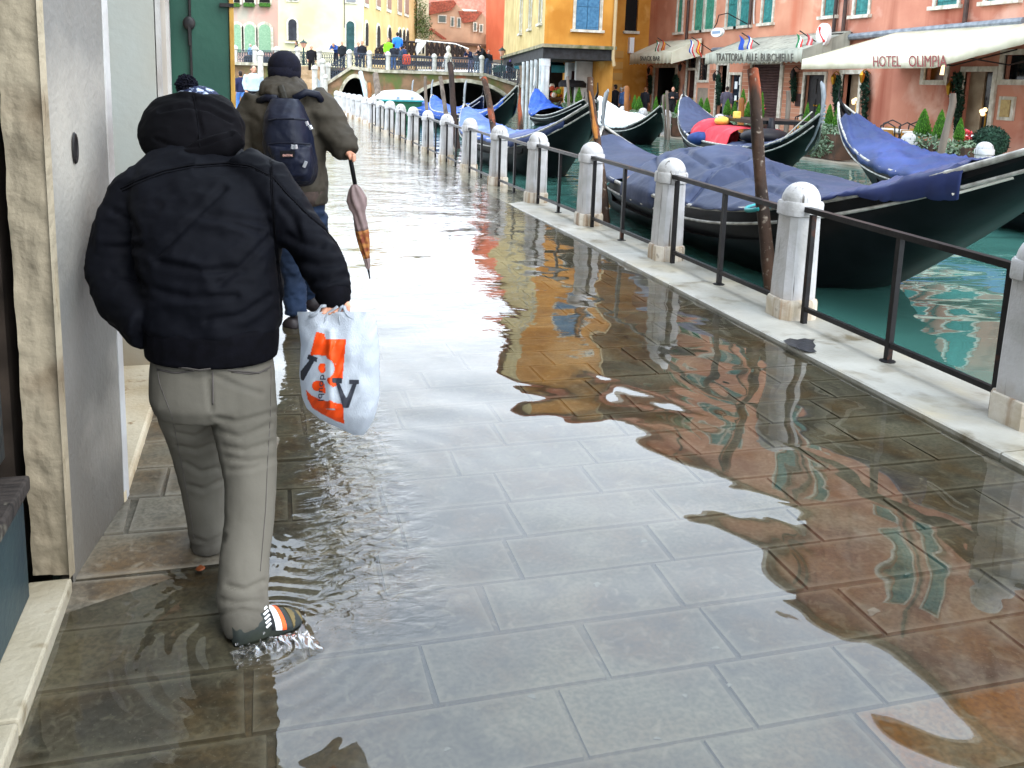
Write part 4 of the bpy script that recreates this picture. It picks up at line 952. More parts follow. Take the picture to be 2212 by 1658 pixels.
disp_wall('grey_pilaster',P5,P6,-.02,TOPZ,GREYP,.003,6,60,eH,sc=2)
m=MB(); nrm=Vector(((P6-P5).y,-(P6-P5).x,0)).normalized(); dr=(P6-P5).normalized()
m.prism([P6,P6+dr*.055,P6+dr*.055-Vector((.35,-.0,0)),P6-Vector((.35,0,0))],(0,0,TOPZ)); m.build('pilaster_edge',EDGE,eH)
m=MB(); m.box((-1.0,4.80,TOPZ/2),(1.02,.28,TOPZ)); m.build('niche_wall',PALE,eH)
m=MB(); m.box((-1.25,4.0,TOPZ/2),(.06,1.5,TOPZ)); m.build('niche_back',PALE,eH)
m=MB(); m.box((-.86,3.95,.015),(.74,1.50,.09),bev=.012); m.build('white_step',M('cream_step','c9bda4','b09c7c',3,.5,.004,40,blotch=('8a6e4e',14,.62,.72)),eH)
m=MB(); m.box((-.475,4.71,TOPZ/2),(.02,.06,TOPZ)); m.box((-.478,5.16,TOPZ/2),(.03,.05,TOPZ)); m.build('jamb_edge',EDGE,eH)
m=MB(); m.box((-.70,4.99,TOPZ/2),(.44,.30,TOPZ)); m.build('jamb',M('beige_jamb','b5aca0','a0968a',2,.6,.002,30),eH)
m=MB(); m.box((-1.0,10.6,TOPZ/2),(.9,10.8,TOPZ)); m.build('street_wall',M('street_wall_render','a9a294','918a7c',1,.8),eH)
m=MB(); m.box((-3.4,5.5,TOPZ/2),(3.9,22,TOPZ)); m.build('house_mass',M('street_wall_render','a9a294'),eH)
m=MB(); m.box((-1.2,.2,4.2+3.1),(1.0,4.9,6.2)); m.build('upper_wall',M('street_wall_render','a9a294'),eH)
m=MB(); m.box((-2.9,5.5,TOPZ+.1),(5.4,22.2,.2)); m.build('eave',WHITEST,eH)
# key hole socket in the pilaster
kc=A(161,320,3.0); 
d=ray(161,320); k=((P5-O).dot(nrm))/d.dot(nrm); kc=O+d*k
m=MB(); m.loft([[kc+dr*(.022*math.cos(a))*s+Vector((0,0,.052*math.sin(a)*s))+nrm*dd for a in [2*PI*j/16 for j in range(16)]] for s,dd in((.95,.001),(.85,.006),(.65,.007),(.55,.004))]); m.build('socket',M('socket_dark','2c2a2a','161414',8,.5),eH,smooth=40)
# shop front at the far left
m=MB(); m.box((ga.x-.05,.8,.23),(.10,3.56,.36)); m.build('bulkhead_panel',DKT,eH)
m=MB(); m.box((ga.x-.02,.76,.43),(.12,3.50,.045),bev=.008); m.build('wooden_sill',PEEL,eH)
m=MB(); m.box((ga.x-.075,2.46,2.3),(.11,.12,3.6),bev=.006); m.box((ga.x-.10,2.33,2.3),(.05,.10,3.6)); m.box((ga.x-.07,.8,4.15),(.11,3.5,.12)); m.build('window_frame',DKP,eH)
m=MB(); m.box((ga.x-.14,.8,2.3),(.02,3.4,3.6)); m.build('dark_door_panel',DKP,eH)
m=MB(); 
yy=-1.0
for L_ in (1.3,.9,.85,.62): m.box(((ga.x+gb.x)/2-.01,yy+L_/2,.008),(gb.x-ga.x+.03,L_-.006,.075),bev=.008); yy+=L_
m.build('marble_threshold',M('marble_sill','a39c8a','89806a',3,.4,.004,40,blotch=('6f6248',9,.58,.7)),eH)
# green shutter leaf
eG=empty('green_shutter',(-.47,5.3,0),'dark green door leaf with iron latch and yellow edge folded out from the house','shutter')
GRN=M('dark_green_paint','2c5244','23453a',3,.42,.0015,25,streak=('1c3830',4,.5,.75))
m=MB(); m.box((-.43,5.34,1.72),(.12,.04,3.3)); m.build('hinge_leaf',GRN,eG)
m=MB(); m.box((-.262,5.325,1.72),(.205,.045,3.3),bev=.004); m.build('door_leaf',GRN,eG)
m=MB(); m.box((-.146,5.315,1.70),(.024,.06,3.34),bev=.004); m.build('yellow_edge',M('yellow_wood','b58f45','94702f',6,.55,.002,40),eG)
m=MB(); m.tube([(-.367,5.295,3.3),(-.367,5.295,.3)],.007,6); kx=onY(400,50,5.295); m.ell((-.372,5.285,kx.z),(.034,.015,.038)); m.tube([(-.372,5.28,kx.z+.02),(-.37,5.28,kx.z-.12)],.009,6); m.build('latch',IRON,eG,smooth=40)
m=MB(); m.box((-.17,5.30,onY(497,12,5.3).z),(.075,.05,.02)); m.build('hinge',IRON,eG)
# ================================================================ quay posts and railings
PSTN=M('post_stone','c6c5c6','b1b0ae',6,.6,.004,45,zdirt=('94795a',.10,.42,7,.35),streak=('56524c',30,.60,.70),blotch=('a8957c',3,.66,.82),k=.93)
PBASE=M('post_base_stone','c9c2b6','b0a38e',7,.65,.005,40,streak=('86684a',14,.5,.7),blotch=('5c554a',9,.62,.75))
def oct_(c,h,ch,z): return [c+Vector((x,y,z)) for x,y in((h-ch,-h),(h,-h+ch),(h,h-ch),(h-ch,h),(-h+ch,h),(-h,h-ch),(-h,-h+ch),(-h+ch,-h))]
def make_post():
    e=empty('quay_post',(0,0,0)); c=Vector((0,0,0))
    MB().loft([oct_(c,.141,.05,-.08),oct_(c,.140,.05,.118),oct_(c,.134,.048,.138),oct_(c,.122,.045,.142)]).build('base',PBASE,e,local=True,smooth=25)
    MB().loft([oct_(c,.121,.040,.14),oct_(c,.119,.038,.25),oct_(c,.110,.036,.72)]).build('shaft',PSTN,e,local=True,smooth=25)
    r=[oct_(c,.118,.045,.700),oct_(c,.128,.052,.708),oct_(c,.129,.056,.785),oct_(c,.124,.060,.800)]
    n=16; prof=[(.127,.79)]+[(.128*math.cos(t)**.9,.795+.130*math.sin(t)) for t in (.15,.35,.6,.85,1.05,1.25,1.4,1.52)]
    m=MB(); m.loft(r); m.lathe(c,prof,16); m.build('cap',PSTN,e,local=True,smooth=50); return e
post0=make_post(); NP=21
for i in range(-1,NP):
    y=3.175+1.957*i; q=(3.50,y,zk(3.5,y)-.005)
    lab=('square white stone post with a domed cap, at the right edge of the photo' if i==0 else 'white stone quay post out of frame' if i<0 else 'white stone post with a domed cap, %s along the quay from the right edge'%ORD[i])
    if i<0: continue
    sc=(1.12,1.12,1.04) if i in (11,13,15) else None
    p=post0 if i==0 else copy_tree(post0)
    p.location=q; p['label']=lab; p['category']='post'; p['group']='white stone posts along the quay'; p.rotation_euler=(rnd.uniform(-.012,.012),rnd.uniform(-.012,.012),rnd.uniform(-.05,.05)+PI/2*(i%4))
    s_=rnd.uniform(.985,1.02); p.scale=sc or (s_,s_,s_)
RAIL=M('rusty_rail','2b2a2b','211f20',9,.42,.001,60,metal=.5,blotch=('5a3524',7,.64,.76))
for i in range(-1,13):
    y0=3.175+1.957*i; y1=y0+1.957; z0=zk(3.5,y0); z1=zk(3.5,y1)
    e=empty('iron_railing',(3.47,(y0+y1)/2,(z0+z1)/2),'dark iron railing panel, %s from the right along the quay'%ORD[i+1],'railing','iron railings between the quay posts'); X=3.47
    m=MB(); a=Vector((X,y0+.11,z0+.725)); b=Vector((X,y1-.11,z1+.755)); dd=(b-a); rot=dd.to_track_quat('Y','Z').to_matrix(); m.box((a+b)/2,(.048,dd.length,.034),rot=rot); m.build('top_rail',RAIL,e)
    m=MB(); a=Vector((X,y0+.16,z0+.10)); b=Vector((X,y1-.18,z1+.10)); dd=b-a; m.box((a+b)/2,(.028,dd.length,.030),rot=dd.to_track_quat('Y','Z').to_matrix()); m.build('bottom_rail',RAIL,e)
    for t in (.085,.48,.90):
        y=y0+1.957*t; zz=z0+(z1-z0)*t
        m=MB(); m.box((X,y,zz+.36),(.032,.034,.735)); 
        if t==.48: m.lathe((X,y,zz+.0),[(.045,0),(.045,.006),(.02,.012)],10)
        m.build('upright',RAIL,e)
# stain of black tar and small crack on the kerb
# ================================================================ timber mooring poles
BARK=M('wet_bark','4d382b','2c221c',7,.8,.010,16,stretch=(1,1,.18),blotch=('7d7266',22,.6,.7),streak=('8a452a',3,.55,.62))
OLDW=M('grey_weathered_wood','7a6f64','564c43',8,.85,.006,20,stretch=(1,1,.15))
ORW=M('split_orange_wood','b07636','7a4a24',6,.8,.01,14,stretch=(1,1,.2))
PALEW=M('pale_painted_wood','a9b6b8','8b979a',6,.7,.004,20,stretch=(1,1,.2)); BRW=M('varnished_brown_wood','96602c','6d4220',5,.5,.003,20,stretch=(1,1,.2))
def pole(x0,y0,x1,y1,X,r,mat,label,name='mooring_pole',ext=.5,bend=.02,seed=1,pointed=False,grp='wooden mooring poles in the canal'):
    a=onX(x0,y0,X); b=onX(x1,y1,X); d=(b-a).normalized(); b=b+d*ext*0
    while b.z>-.3: b=b+d*.1
    rs_=random.Random(seed); n=14; pts=[];rad=[]
    for k in range(n+1):
        t=k/n; p=a.lerp(b,t); p=p+Vector((bend*math.sin(t*5+seed),bend*math.cos(t*4+seed),0))*(1 if k else 0); pts.append(p); rad.append(r*(.86+.2*t)*rs_.uniform(.93,1.07))
    if pointed: pts.insert(0,pts[0]-(pts[1]-pts[0]).normalized()*r*.7); rad.insert(0,r*.45)
    m=MB(); m.tube(pts,rad,12); o=m.build(name,mat,smooth=50); tag(o,label,'mooring pole',grp); return o
pa=pole(1626,150,1668,655,3.79,.052,BARK,'tall reddish barked pole standing in front of the nearest covered gondola',seed=3,bend=.015)
p2=pole(1275,168,1315,540,3.82,.044,BARK,'barked pole with bare split orange wood, left of the nearest gondola',seed=5,bend=.02)
m=MB(); q0=onX(1272,185,3.79); q1=onX(1288,300,3.79); m.tube([q0,q0.lerp(q1,.3),q0.lerp(q1,.62),q0.lerp(q1,.8),q1],[.014,.018,.016,.034,.02],7); o=m.build('split_wood',ORW,p2,local=False)
o.matrix_parent_inverse=Matrix.Identity(4)
pole(1045,169,1066,283,4.1,.065,BARK,'barked pole crossing the blue gondola covers, right of the silver prow',seed=7)
pole(971,136,983,262,4.4,.075,M('dark_pole','3a2c26','241c19',7,.8,.01,16,stretch=(1,1,.2)),'dark thick pole standing in front of the big bridge arch',seed=8)
pole(951,167,966,250,4.3,.058,OLDW,'grey brown pole between the two silver prows',seed=9)
pole(919,166,923,240,4.2,.045,OLDW,'thin grey pole at the right end of the white covered boat',seed=10)
pole(1119,185,1123,252,8.0,.075,BARK,'dark pole beside the white columns of the ochre house',seed=11)
pole(779,157,792,216,4.2,.11,PALEW,'pale blue-grey leaning timber in front of the small bridge arch',seed=12,bend=.01)
pole(811,160,818,222,4.2,.13,OLDW,'thick grey leaning timber right of the small bridge arch',seed=13,bend=.01)
pole(797,180,799,216,4.3,.10,BRW,'short orange timber between two leaning timbers',seed=14,bend=.01)
pole(1354,190,1354,300,11.6,.10,BRW,'rounded orange-brown pole among the cypresses near the snack bar',seed=15,bend=.0,pointed=True)
pole(1602,216,1598,300,11.6,.085,BRW,'rounded orange-brown pole behind the red cushions of the open gondola',seed=16,bend=.0,pointed=True)
pole(1434,205,1437,300,11.7,.045,OLDW,'slim pale pole right of the white covered gondola',seed=17)
pole(1441,196,1443,300,11.7,.05,OLDW,'second slim pale pole right of the white covered gondola, taller',seed=18)
pole(1226,165,1228,240,11.0,.06,OLDW,'thin stick pole among the cypresses by the ochre house',seed=19)
pole(1703,196,1696,310,11.8,.06,OLDW,'grey trunk pole in front of the brick pier of the far bank',seed=20)
pole(2058,202,2032,345,11.6,.065,OLDW,'grey leaning trunk pole in front of the hotel wall',seed=21,bend=.03)
pole(1482,232,1484,310,11.8,.06,OLDW,'mossy post at the left tip of the open gondola',seed=22)
for i,(x,yt) in enumerate(((1347,229),(1390,233),(1441,237),(1556,246),(1966,287),(2130,306))):
    q=onX(x,yt,12.1); p=copy_tree(post0,loc=(12.1,q.y,q.z-.925),label=('white domed post on the far quay edge, %s from the left'%ORD[sorted([1347,1390,1441,1556,1966,2130]).index(x)]),group='white posts of the far quay'); p.scale=(1.1,1.1,1)
# ================================================================ far bank plants, tables
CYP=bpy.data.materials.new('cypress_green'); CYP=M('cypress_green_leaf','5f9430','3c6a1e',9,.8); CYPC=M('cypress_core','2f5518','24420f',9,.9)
def make_cyp(kind='cypress'):
    rs_=random.Random(12); m=MB(); n=900
    for _ in range(n):
        t=rs_.random()**1.25; a=rs_.uniform(0,2*PI); r_=(.30*(1-t)**.75*min(1,.55+t*3))*(.8+.3*rs_.random()); p=Vector((r_*math.cos(a),r_*math.sin(a),t*1.0)); s_=.035*rs_.uniform(.7,1.3)
        d=Vector((math.cos(a)*.35+rs_.gauss(0,.15),math.sin(a)*.35+rs_.gauss(0,.15),1)).normalized(); e_=d.cross(Vector((rs_.gauss(0,1),rs_.gauss(0,1),.2))).normalized()
        m.quad(p-d*s_,p+e_*s_*.5,p+d*s_*1.3,p-e_*s_*.5)
    e=empty('cypress_shrub',(0,0,0)); m.build('foliage',CYP,e,local=True)
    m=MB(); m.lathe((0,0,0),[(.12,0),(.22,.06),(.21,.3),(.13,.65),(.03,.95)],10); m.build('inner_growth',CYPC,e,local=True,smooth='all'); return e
cyp0=make_cyp(); CY=[]
for ox,lst in ((1500,[(725,830,985,62),(825,840,990,60),(300,860,960,20),(375,840,960,26),(470,855,960,20),(1360,910,1045,45),(1400,925,1065,72),(1565,925,1065,45),(1640,900,1060,42),(1780,958,1090,55),(1995,938,1085,62),(2052,938,1092,66)]),
    (1850,[(1145,948,1105,64),(1215,980,1112,46),(1340,975,1130,60),(1295,890,1000,50),(1470,885,1120,50),(1905,985,1205,54),(2015,1000,1212,66),(2120,1000,1218,78)]),(2416,[(410,1005,1225,66),(1232,1045,1310,120),(1397,1055,1330,98),(1587,1205,1345,75)])):
    for cx,yt,yb,w_ in lst: CY.append(((ox+cx/3.16)/1.409,yt/3.16/1.409,yb/3.16/1.409,w_/3.16/1.409))
CY.sort(); 
for i,(x,yt,yb,w_) in enumerate(CY):
    X=12.45 if i>5 else 12.5; b=onX(x,yb,X); t=onX(x,yt,X); h=max(.4,t.z-b.z); wm=w_/1900*(b-O).length
    lab='small pointed green cypress in the planter row, %s from the left'%ORD[i]
    p=cyp0 if i==0 else copy_tree(cyp0); p.location=(X,b.y,b.z); p.scale=(wm/.44,wm/.44,h/1.02); p.rotation_euler=(0,0,i*1.3)
    tag(p,lab,'cypress','potted cypresses along the far quay')
PLB=M('terracotta_planter','5c4436','40352c',5,.8); IVY=M('variegated_ivy','8fa088','4f6a4a',22,.7)
YS=[onX(x,290,12.45).y for x in (1330,1420,1490,1580,1700,1780,1835,1985,2040,2120)]
def planter(ya,yb,label,zt=.62):
    e=empty('planter',(12.45,(ya+yb)/2,0),label,'planter','ivy planters along the far quay')
    MB().box((12.45,(ya+yb)/2,.34),(.42,abs(ya-yb),.56)).build('trough',PLB,e)
    m=MB(); rs_=random.Random(int(ya*10)); leafcloud(m,(12.38,(ya+yb)/2,zt),(.30,abs(ya-yb)/2+.1,.16),int(420*abs(ya-yb)),.055,rs_); leafcloud(m,(12.20,(ya+yb)/2,.36),(.07,abs(ya-yb)/2,.28),int(420*abs(ya-yb)),.05,rs_)
    m.build('ivy',IVY,e)
def py(x): return onX(x,290,12.45).y
planter(py(1195),py(1262),'ivy planter under the cypresses by the ochre house'); planter(py(1362),py(1400),'ivy planter left of the slim pale poles'); planter(py(1415),py(1465),'ivy planter in front of the snack bar')
planter(py(1512),py(1560),'ivy planter in front of the trattoria barred window'); planter(py(1560),py(1622),'ivy planter behind the red cushions'); planter(py(1740),py(1825),'ivy planter in front of the carved door',.7)
planter(py(1985),py(2040),'ivy planter under the two larger cypresses',.68); planter(py(2045),py(2110),'ivy planter right of the leaning trunk',.6)
FRED=M('red_flowers','c8323a','e05058',20,.7)
for x,y,l in((1640,235,'red flowering pot in front of the roller shutter'),(2083,293,'red flowers by the small bright cypress')):
    q=onX(x,y,12.6); e=empty('flower_pot',(12.6,q.y,0),l,'flowers'); m=MB(); leafcloud(m,q,(.14,.16,.12),110,.05,rs); m.build('blooms',FRED,e); m=MB(); leafcloud(m,q-Vector((0,0,.25)),(.18,.2,.16),120,.06,rs); m.build('leaves',FOLM,e); m=MB(); m.lathe((12.6,q.y,0.03),[(.14,0),(.2,max(.3,q.z-.35))],12); m.build('pot',PLB,e)
q=onX(2141,292,12.9); e=empty('ball_topiary',(12.9,q.y,0),'dark green clipped ball bush in front of the glass hotel door','shrub'); m=MB(); rs_=random.Random(3)
for _ in range(1500):
    d=Vector((rs_.gauss(0,1),rs_.gauss(0,1),rs_.gauss(0,1))).normalized(); p=Vector((12.9,q.y,.72))+d*.30*rs_.uniform(.92,1.04); leafcloud(m,p,(.01,.01,.01),1,.035,rs_)
m.build('foliage',FOLD,e); MB().ell((12.9,q.y,.72),(.28,.28,.28)).build('inner_growth',FOLD,e,smooth='all'); m=MB(); m.lathe((12.9,q.y,.03),[(.16,0),(.2,.42)],12); m.build('pot',PLB,e)
AMB=M('amber_chair_panel','a87a35','8a5f26',5,.5)
def make_chair():
    e=empty('cafe_chair',(0,0,0)); m=MB()
    for x,y in((-.19,-.19),(-.19,.19),(.19,-.19),(.19,.19)): MB().tube([(x,y,.45),(x*1.1,y*1.1,0)],.018,6).build('leg',IRON,e,local=True)
    MB().box((0,0,.455),(.42,.42,.04)).build('seat',AMB,e,local=True)
    m=MB(); m.tube([(.2,-.2,.45),(.24,-.2,.85),(.25,0,.93),(.24,.2,.85),(.2,.2,.45)],.016,6); m.tube([(.22,-.2,.62),(.24,0,.66),(.22,.2,.62)],.012,6); m.build('back_frame',IRON,e,local=True)
    MB().box((.225,0,.64),(.015,.30,.28)).build('back_panel',AMB,e,local=True); return e
ch0=make_chair(); CH=[(1712,13.2,.2),(1800,12.9,3.3),(1815,13.7,.5),(1890,12.9,2.9),(1912,13.6,.4),(1935,12.8,3.2),(1958,13.6,.1),(1975,13.1,1.6),(2105,13.0,3.0),(1740,13.5,1.2)]
for i,(x,X,rz) in enumerate(CH):
    y=onX(x,300,X).y; c=ch0 if i==0 else copy_tree(ch0); c.location=(X,y,.03); c.rotation_euler=(0,0,rz); tag(c,'black iron cafe chair with amber seat before the far houses, %s from left'%ORD[sorted(v[0] for v in CH).index(x)],'chair','cafe chairs on the far quay')
def make_table():
    e=empty('cafe_table',(0,0,0)); MB().lathe((0,0,0),[(.38,.70),(.40,.72),(.40,.75),(.39,.76)],20).build('tabletop',M('white_table','d9d9d4','c4c2ba',3,.5),e,local=True)
    MB().tube([(0,0,.7),(0,0,.05)],.03,8).build('stem',IRON,e,local=True); MB().lathe((0,0,0),[(.24,0),(.22,.03),(.03,.07)],14).build('foot',IRON,e,local=True); return e
tb0=make_table(); TB=[(1730,13.0),(1850,13.3),(1900,13.2),(1945,13.2),(2120,13.6)]
for i,(x,X) in enumerate(TB):
    y=onX(x,300,X).y; c=tb0 if i==0 else copy_tree(tb0); c.location=(X,y,.03); tag(c,'small round white cafe table among the iron chairs, %s from the left'%ORD[i],'table','cafe tables on the far quay')
# dark parasol by the portico
q=onX(1238,180,12.9); e=empty('parasol',(12.9,q.y,0),'flat dark parasol beside the ochre house portico','parasol'); 
m=MB(); m.lathe(q,[(.62,-.16),(.62,0),(.5,.12),(.05,.16)],14); m.build('canopy',M('dark_cloth','2a2628','1c1a1c',5,.8),e,smooth=40); MB().tube([q,(12.9,q.y,.03)],.025,6).build('pole',IRON,e)
# ================================================================ gondolas
HULL=M('gondola_black','0d0e10','15171a',4,.38,.001,15,spec=.12); TRIM=M('gondola_trim','b9b7b0','86837c',14,.5); FER=M('ferro_steel','8d9398','6c747a',8,.4,.001,30,metal=.5)
DECK=M('gondola_inside','1c1614','2a2220',6,.5)
BLUEC=M('blue_tarp','363f5a','2b344c',1.6,.6,.006,9,blotch=('48526f',1.3,.56,.8)); BLUEB=M('bright_blue_tarp','2f55b0','274890',1.8,.6,.004,9,blotch=('5f86d8',1.4,.58,.8)); LBLUE=M('pale_blue_tarp','5670ae','455c9a',1.6,.62,.004,9,blotch=('8fa2d4',1.3,.55,.8)); WHITEC=M('white_tarp','dfe2e0','c9cdcc',1.6,.6,.004,8)
NAVY=M('navy_blue_tarp','304172','26345a',1.6,.55,.006,9,blotch=('3c4f8e',1.1,.5,.75))
class Gon:
    def __init__(s,p): s.p=p; s.cx,s.cy,s.h,s.L,s.b,s.fb,s.rA,s.rB,s.eA,s.eB,s.kA,s.kB=p; s.c=camxy(s.cx,s.cy); s.ax=RGT*math.sin(s.h)-FWD*math.cos(s.h); s.sd=-(RGT*math.cos(s.h))-FWD*math.sin(s.h)
    def bw(s,t): return s.b*max(0,1-abs(t)**2.4)**.9+.012
    def zg(s,t): return s.fb+(s.rA*abs(t)**s.eA if t<0 else s.rB*abs(t)**s.eB)
    def zb(s,t):
        k,r=(s.kA,s.rA) if t<0 else (s.kB,s.rB); a=max(0,(abs(t)-k)/(1-k)); return a**1.25*(s.fb+r)-.13*(1-a)**5
    def pt(s,t,u,z): return s.c+s.ax*(t*s.L/2)+s.sd*u+Vector((0,0,z))
def gondola(p,label,ferro='far',covers=(),group='gondolas moored in the canal',trimcol=None,open_in=True):
    g=Gon(p); e=empty('gondola',g.c,label,'gondola',group); n=60; ts=[math.sin(PI/2*(2*k/n-1)) for k in range(n+1)]
    rings=[]
    for t in ts:
        b=g.bw(t); z=g.zg(t); zb=min(g.zb(t),z-.03); rings.append([g.pt(t,b,z),g.pt(t,b*1.02,z-min(.1,(z-zb)*.3)),g.pt(t,b*.86,zb+(z-zb)*.5),g.pt(t,b*.56,zb+(z-zb)*.08),g.pt(t,0,zb-.02),g.pt(t,-b*.56,zb+(z-zb)*.08),g.pt(t,-b*.86,zb+(z-zb)*.5),g.pt(t,-b*1.02,z-min(.1,(z-zb)*.3)),g.pt(t,-b,z)])
    m=MB(); m.loft(rings,cap=False,close=False); m.build('hull',HULL,e,smooth=50)
    m=MB(); m.grid(lambda a,q:(lambda t:g.pt(t,(2*q-1)*g.bw(t)*.97,g.zg(t)-.03-(.22 if abs(t)<.5 else 0)))(ts[int(a*n+.5)]),n,4); m.build('deck',DECK,e,smooth=40)
    for sg in (1,-1):
        m=MB(); m.tube([g.pt(t,sg*(g.bw(t)+.004),g.zg(t)+.005) for t in ts],.022,6); m.build('gunwale_trim',TRIM,e,smooth='all')
        m=MB(); m.tube([g.pt(t,sg*(g.bw(t)*1.02+.004),g.zg(t)-.115) for t in ts[4:-4]],.013,6); m.build('rubbing_strake',TRIM,e,smooth='all')
    for which in ('far','near'):
        sg=-1 if which=='far' else 1; zt=g.zg(sg); P=lambda a,z:g.pt(sg,0,zt+z)+g.ax*(sg*a)
        if which==ferro:
            m=MB(); pts=[P(-.42,-.62),P(-.16,-.38),P(-.01,-.12),P(.05,.10),P(.05,.30),P(-.01,.44),P(-.10,.52)]; m.tube(pts,[.02,.035,.045,.055,.085,.075,.03],10,flat=.18,up=g.ax); 
            for k in range(5): m.box(P(.11,-.02+.06*k-.1),(.018,.018,.035),rot=None); m.tube([P(.02,-.12+.065*k),P(.15,-.115+.065*k)],.020,4,flat=.35,up=(0,0,1))
            m.build('prow_iron',FER,e,smooth=40)
        else:
            m=MB(); m.tube([g.pt(sg*.90,0,g.zg(sg*.9)-.04),P(-.05,.0),P(.04,.12),P(.02,.26)],[.05,.035,.025,.012],8,flat=.5,up=g.ax); m.build('stern_horn',HULL,e,smooth=40)
    return e,g
def cover(g,s0,s1,hf,mat,label,drop=.09,amp=.02,wr=6.0,seed=0,p=2.2,width=1.03,nu=70,nv=26,dropf=None):
    def f(a,b):
        t=s0+(s1-s0)*a; u=2*b-1; B=g.bw(t)*width; h=hf(t)
        e_=max(0,(abs(u)-.9)/.1); dr=(dropf(t) if dropf else drop)*e_
        q=g.pt(t,math.copysign(min(1,abs(u)/.9),u)*B,0); z=g.zg(t)+.02+h*(1-min(1,abs(u)/.9)**p)-dr
        w_=noise.fractal(Vector((t*wr+seed,u*1.3,seed)),.8,2.0,3)*amp*(1-.3*abs(u))
        for kk,(fa,fb_) in enumerate(((2.1,2.2),(1.6,-2.6),(4.2,1.1))):
            rr=1-abs(noise.noise(Vector((t*wr*fa*.55+u*fb_,u*.5+kk*7,seed+3+kk))))*3.2; w_+=amp*(.85-.2*kk)*max(0,rr)**3
        return q+Vector((0,0,z+w_))+g.sd*(math.copysign(.012*e_*math.sin(t*40),u))
    m=MB(); m.grid(f,nu,nv); o=m.build('boat_cover',mat,smooth='all',thick=.008); tag(o,label,'boat cover','cloth covers over the gondolas'); return o
# nearest gondola
GA,ga_=gondola([2.47,8.67,.26,7.94,.83,.46,.50,1.0,5,2,.7,.4],'nearest black gondola under slate blue covers, dark stern running out of frame at right','far')
cover(ga_,-.93,-.40,lambda t:.04+.10*sm(-.9,-.6,t)*(1-sm(-.55,-.4,t)),BLUEC,'slate blue cloth tied over the far bow deck of the nearest gondola',drop=.05,amp=.012)
cover(ga_,-.33,.50,lambda t:interp([(-.33,.02),(-.315,.40),(-.24,.40),(-.12,.49),(-.04,.41),(.05,.38),(.09,.22),(.20,.31),(.33,.20),(.5,.05)],t),BLUEC,'large slate blue cover heaped over the cabin of the nearest gondola',dropf=lambda t:.16 if t<-.08 else .02,amp=.018,wr=5,seed=2,p=2.1,nu=150,nv=60)
cover(ga_,.49,.80,lambda t:.03+.05*math.sin((t-.49)*8),M('slate_tarp_dark','2c3764','232c54',1.6,.5,.004,9,blotch=('3f4b7c',1.1,.5,.75)),'wrinkled blue cloth over the raised stern of the nearest gondola',dropf=lambda t:interp([(.49,.02),(.62,.02),(.68,.12),(.8,.22)],t),amp=.022,wr=9,seed=4,width=1.07)
m=MB(); a=ga_.pt(.79,ga_.bw(.79)*1.08,ga_.zg(.79)-.15); b=ga_.pt(.85,ga_.bw(.85)*.7,ga_.zb(.85)+.05); m.tube([a,b],.010,6); m.build('cover_rope',M('white_rope','c9c5ba'),GA)
TEALR=M('teal_hose','2f9a9c','227e82',6,.4)
for (pts,l) in (([(1309,404),(1316,395),(1345,392),(1368,400),(1372,412),(1366,420)],'teal mooring rope looped at the left tip of the nearest gondola'),([(1632,444),(1612,449),(1612,455),(1640,452),(1668,444)],'teal rope tying the nearest gondola to the tall reddish pole')):
    m=MB(); X0=[4.0,3.95,4.05,4.2,4.22,4.1] if len(pts)==6 else [3.9,3.82,3.78,3.72,3.9]
    P=[onX(x,y,X) for (x,y),X in zip(pts,X0)]; Q=[]
    for i in range(len(P)-1):
        for t in (0,.33,.66): Q.append(P[i].lerp(P[i+1],t))
    Q.append(P[-1]); Q=[Q[0]]+[(Q[i-1]+Q[i]*2+Q[i+1])/4 for i in range(1,len(Q)-1)]+[Q[-1]]
    m.tube(Q,.018,8); tag(m.build('mooring_rope',TEALR,smooth='all'),l,'rope','teal mooring ropes')
m=MB(); m.ell(ga_.pt(-.37,ga_.bw(-.37)*.75,ga_.zg(-.37)+.03),(.11,.10,.06)); tag(m.build('cushion',M('tan_leather','a07a5c','86604a',6,.6),smooth='all'),'tan rounded cushion in the gap between the covers of the nearest gondola','cushion')
# right gondola behind it
GC,gc_=gondola([6.5,11.03,.22,7.9,.8,.46,.91,.95,3.5,2.6,.5,.45],'black gondola behind the nearest one, deep blue cover and pointed black tip',None if False else 'near')
cover(gc_,-.90,-.10,lambda t:.08+.10*sm(-.9,-.5,t),NAVY,'deep blue cover over the pointed far half of the gondola before the hotel',drop=.10,amp=.045,wr=6,seed=7,p=2,dropf=lambda t:.10)
cover(gc_,-.12,.75,lambda t:interp([(-.12,.14),(0,.20),(.12,.36),(.2,.40),(.35,.26),(.5,.18),(.75,.05)],t),NAVY,'deep blue cover with two folds over the near half of the hotel-side gondola',drop=.08,amp=.04,wr=6,seed=9,p=1.8)
m=MB(); m.grid(lambda a,b:gc_.pt(-.45+.42*a,-gc_.bw(-.3)*(.80+.28*b),gc_.zg(-.45+.42*a)+.10-.05*b+.02*math.sin(a*20)),16,3); tag(m.build('red_cloth',M('red_cloth','c83a40','a82c34',5,.7,.003,20),smooth='all',thick=.01),'red cloth strip hanging over the far side of the gondola in front of the hotel','cloth')
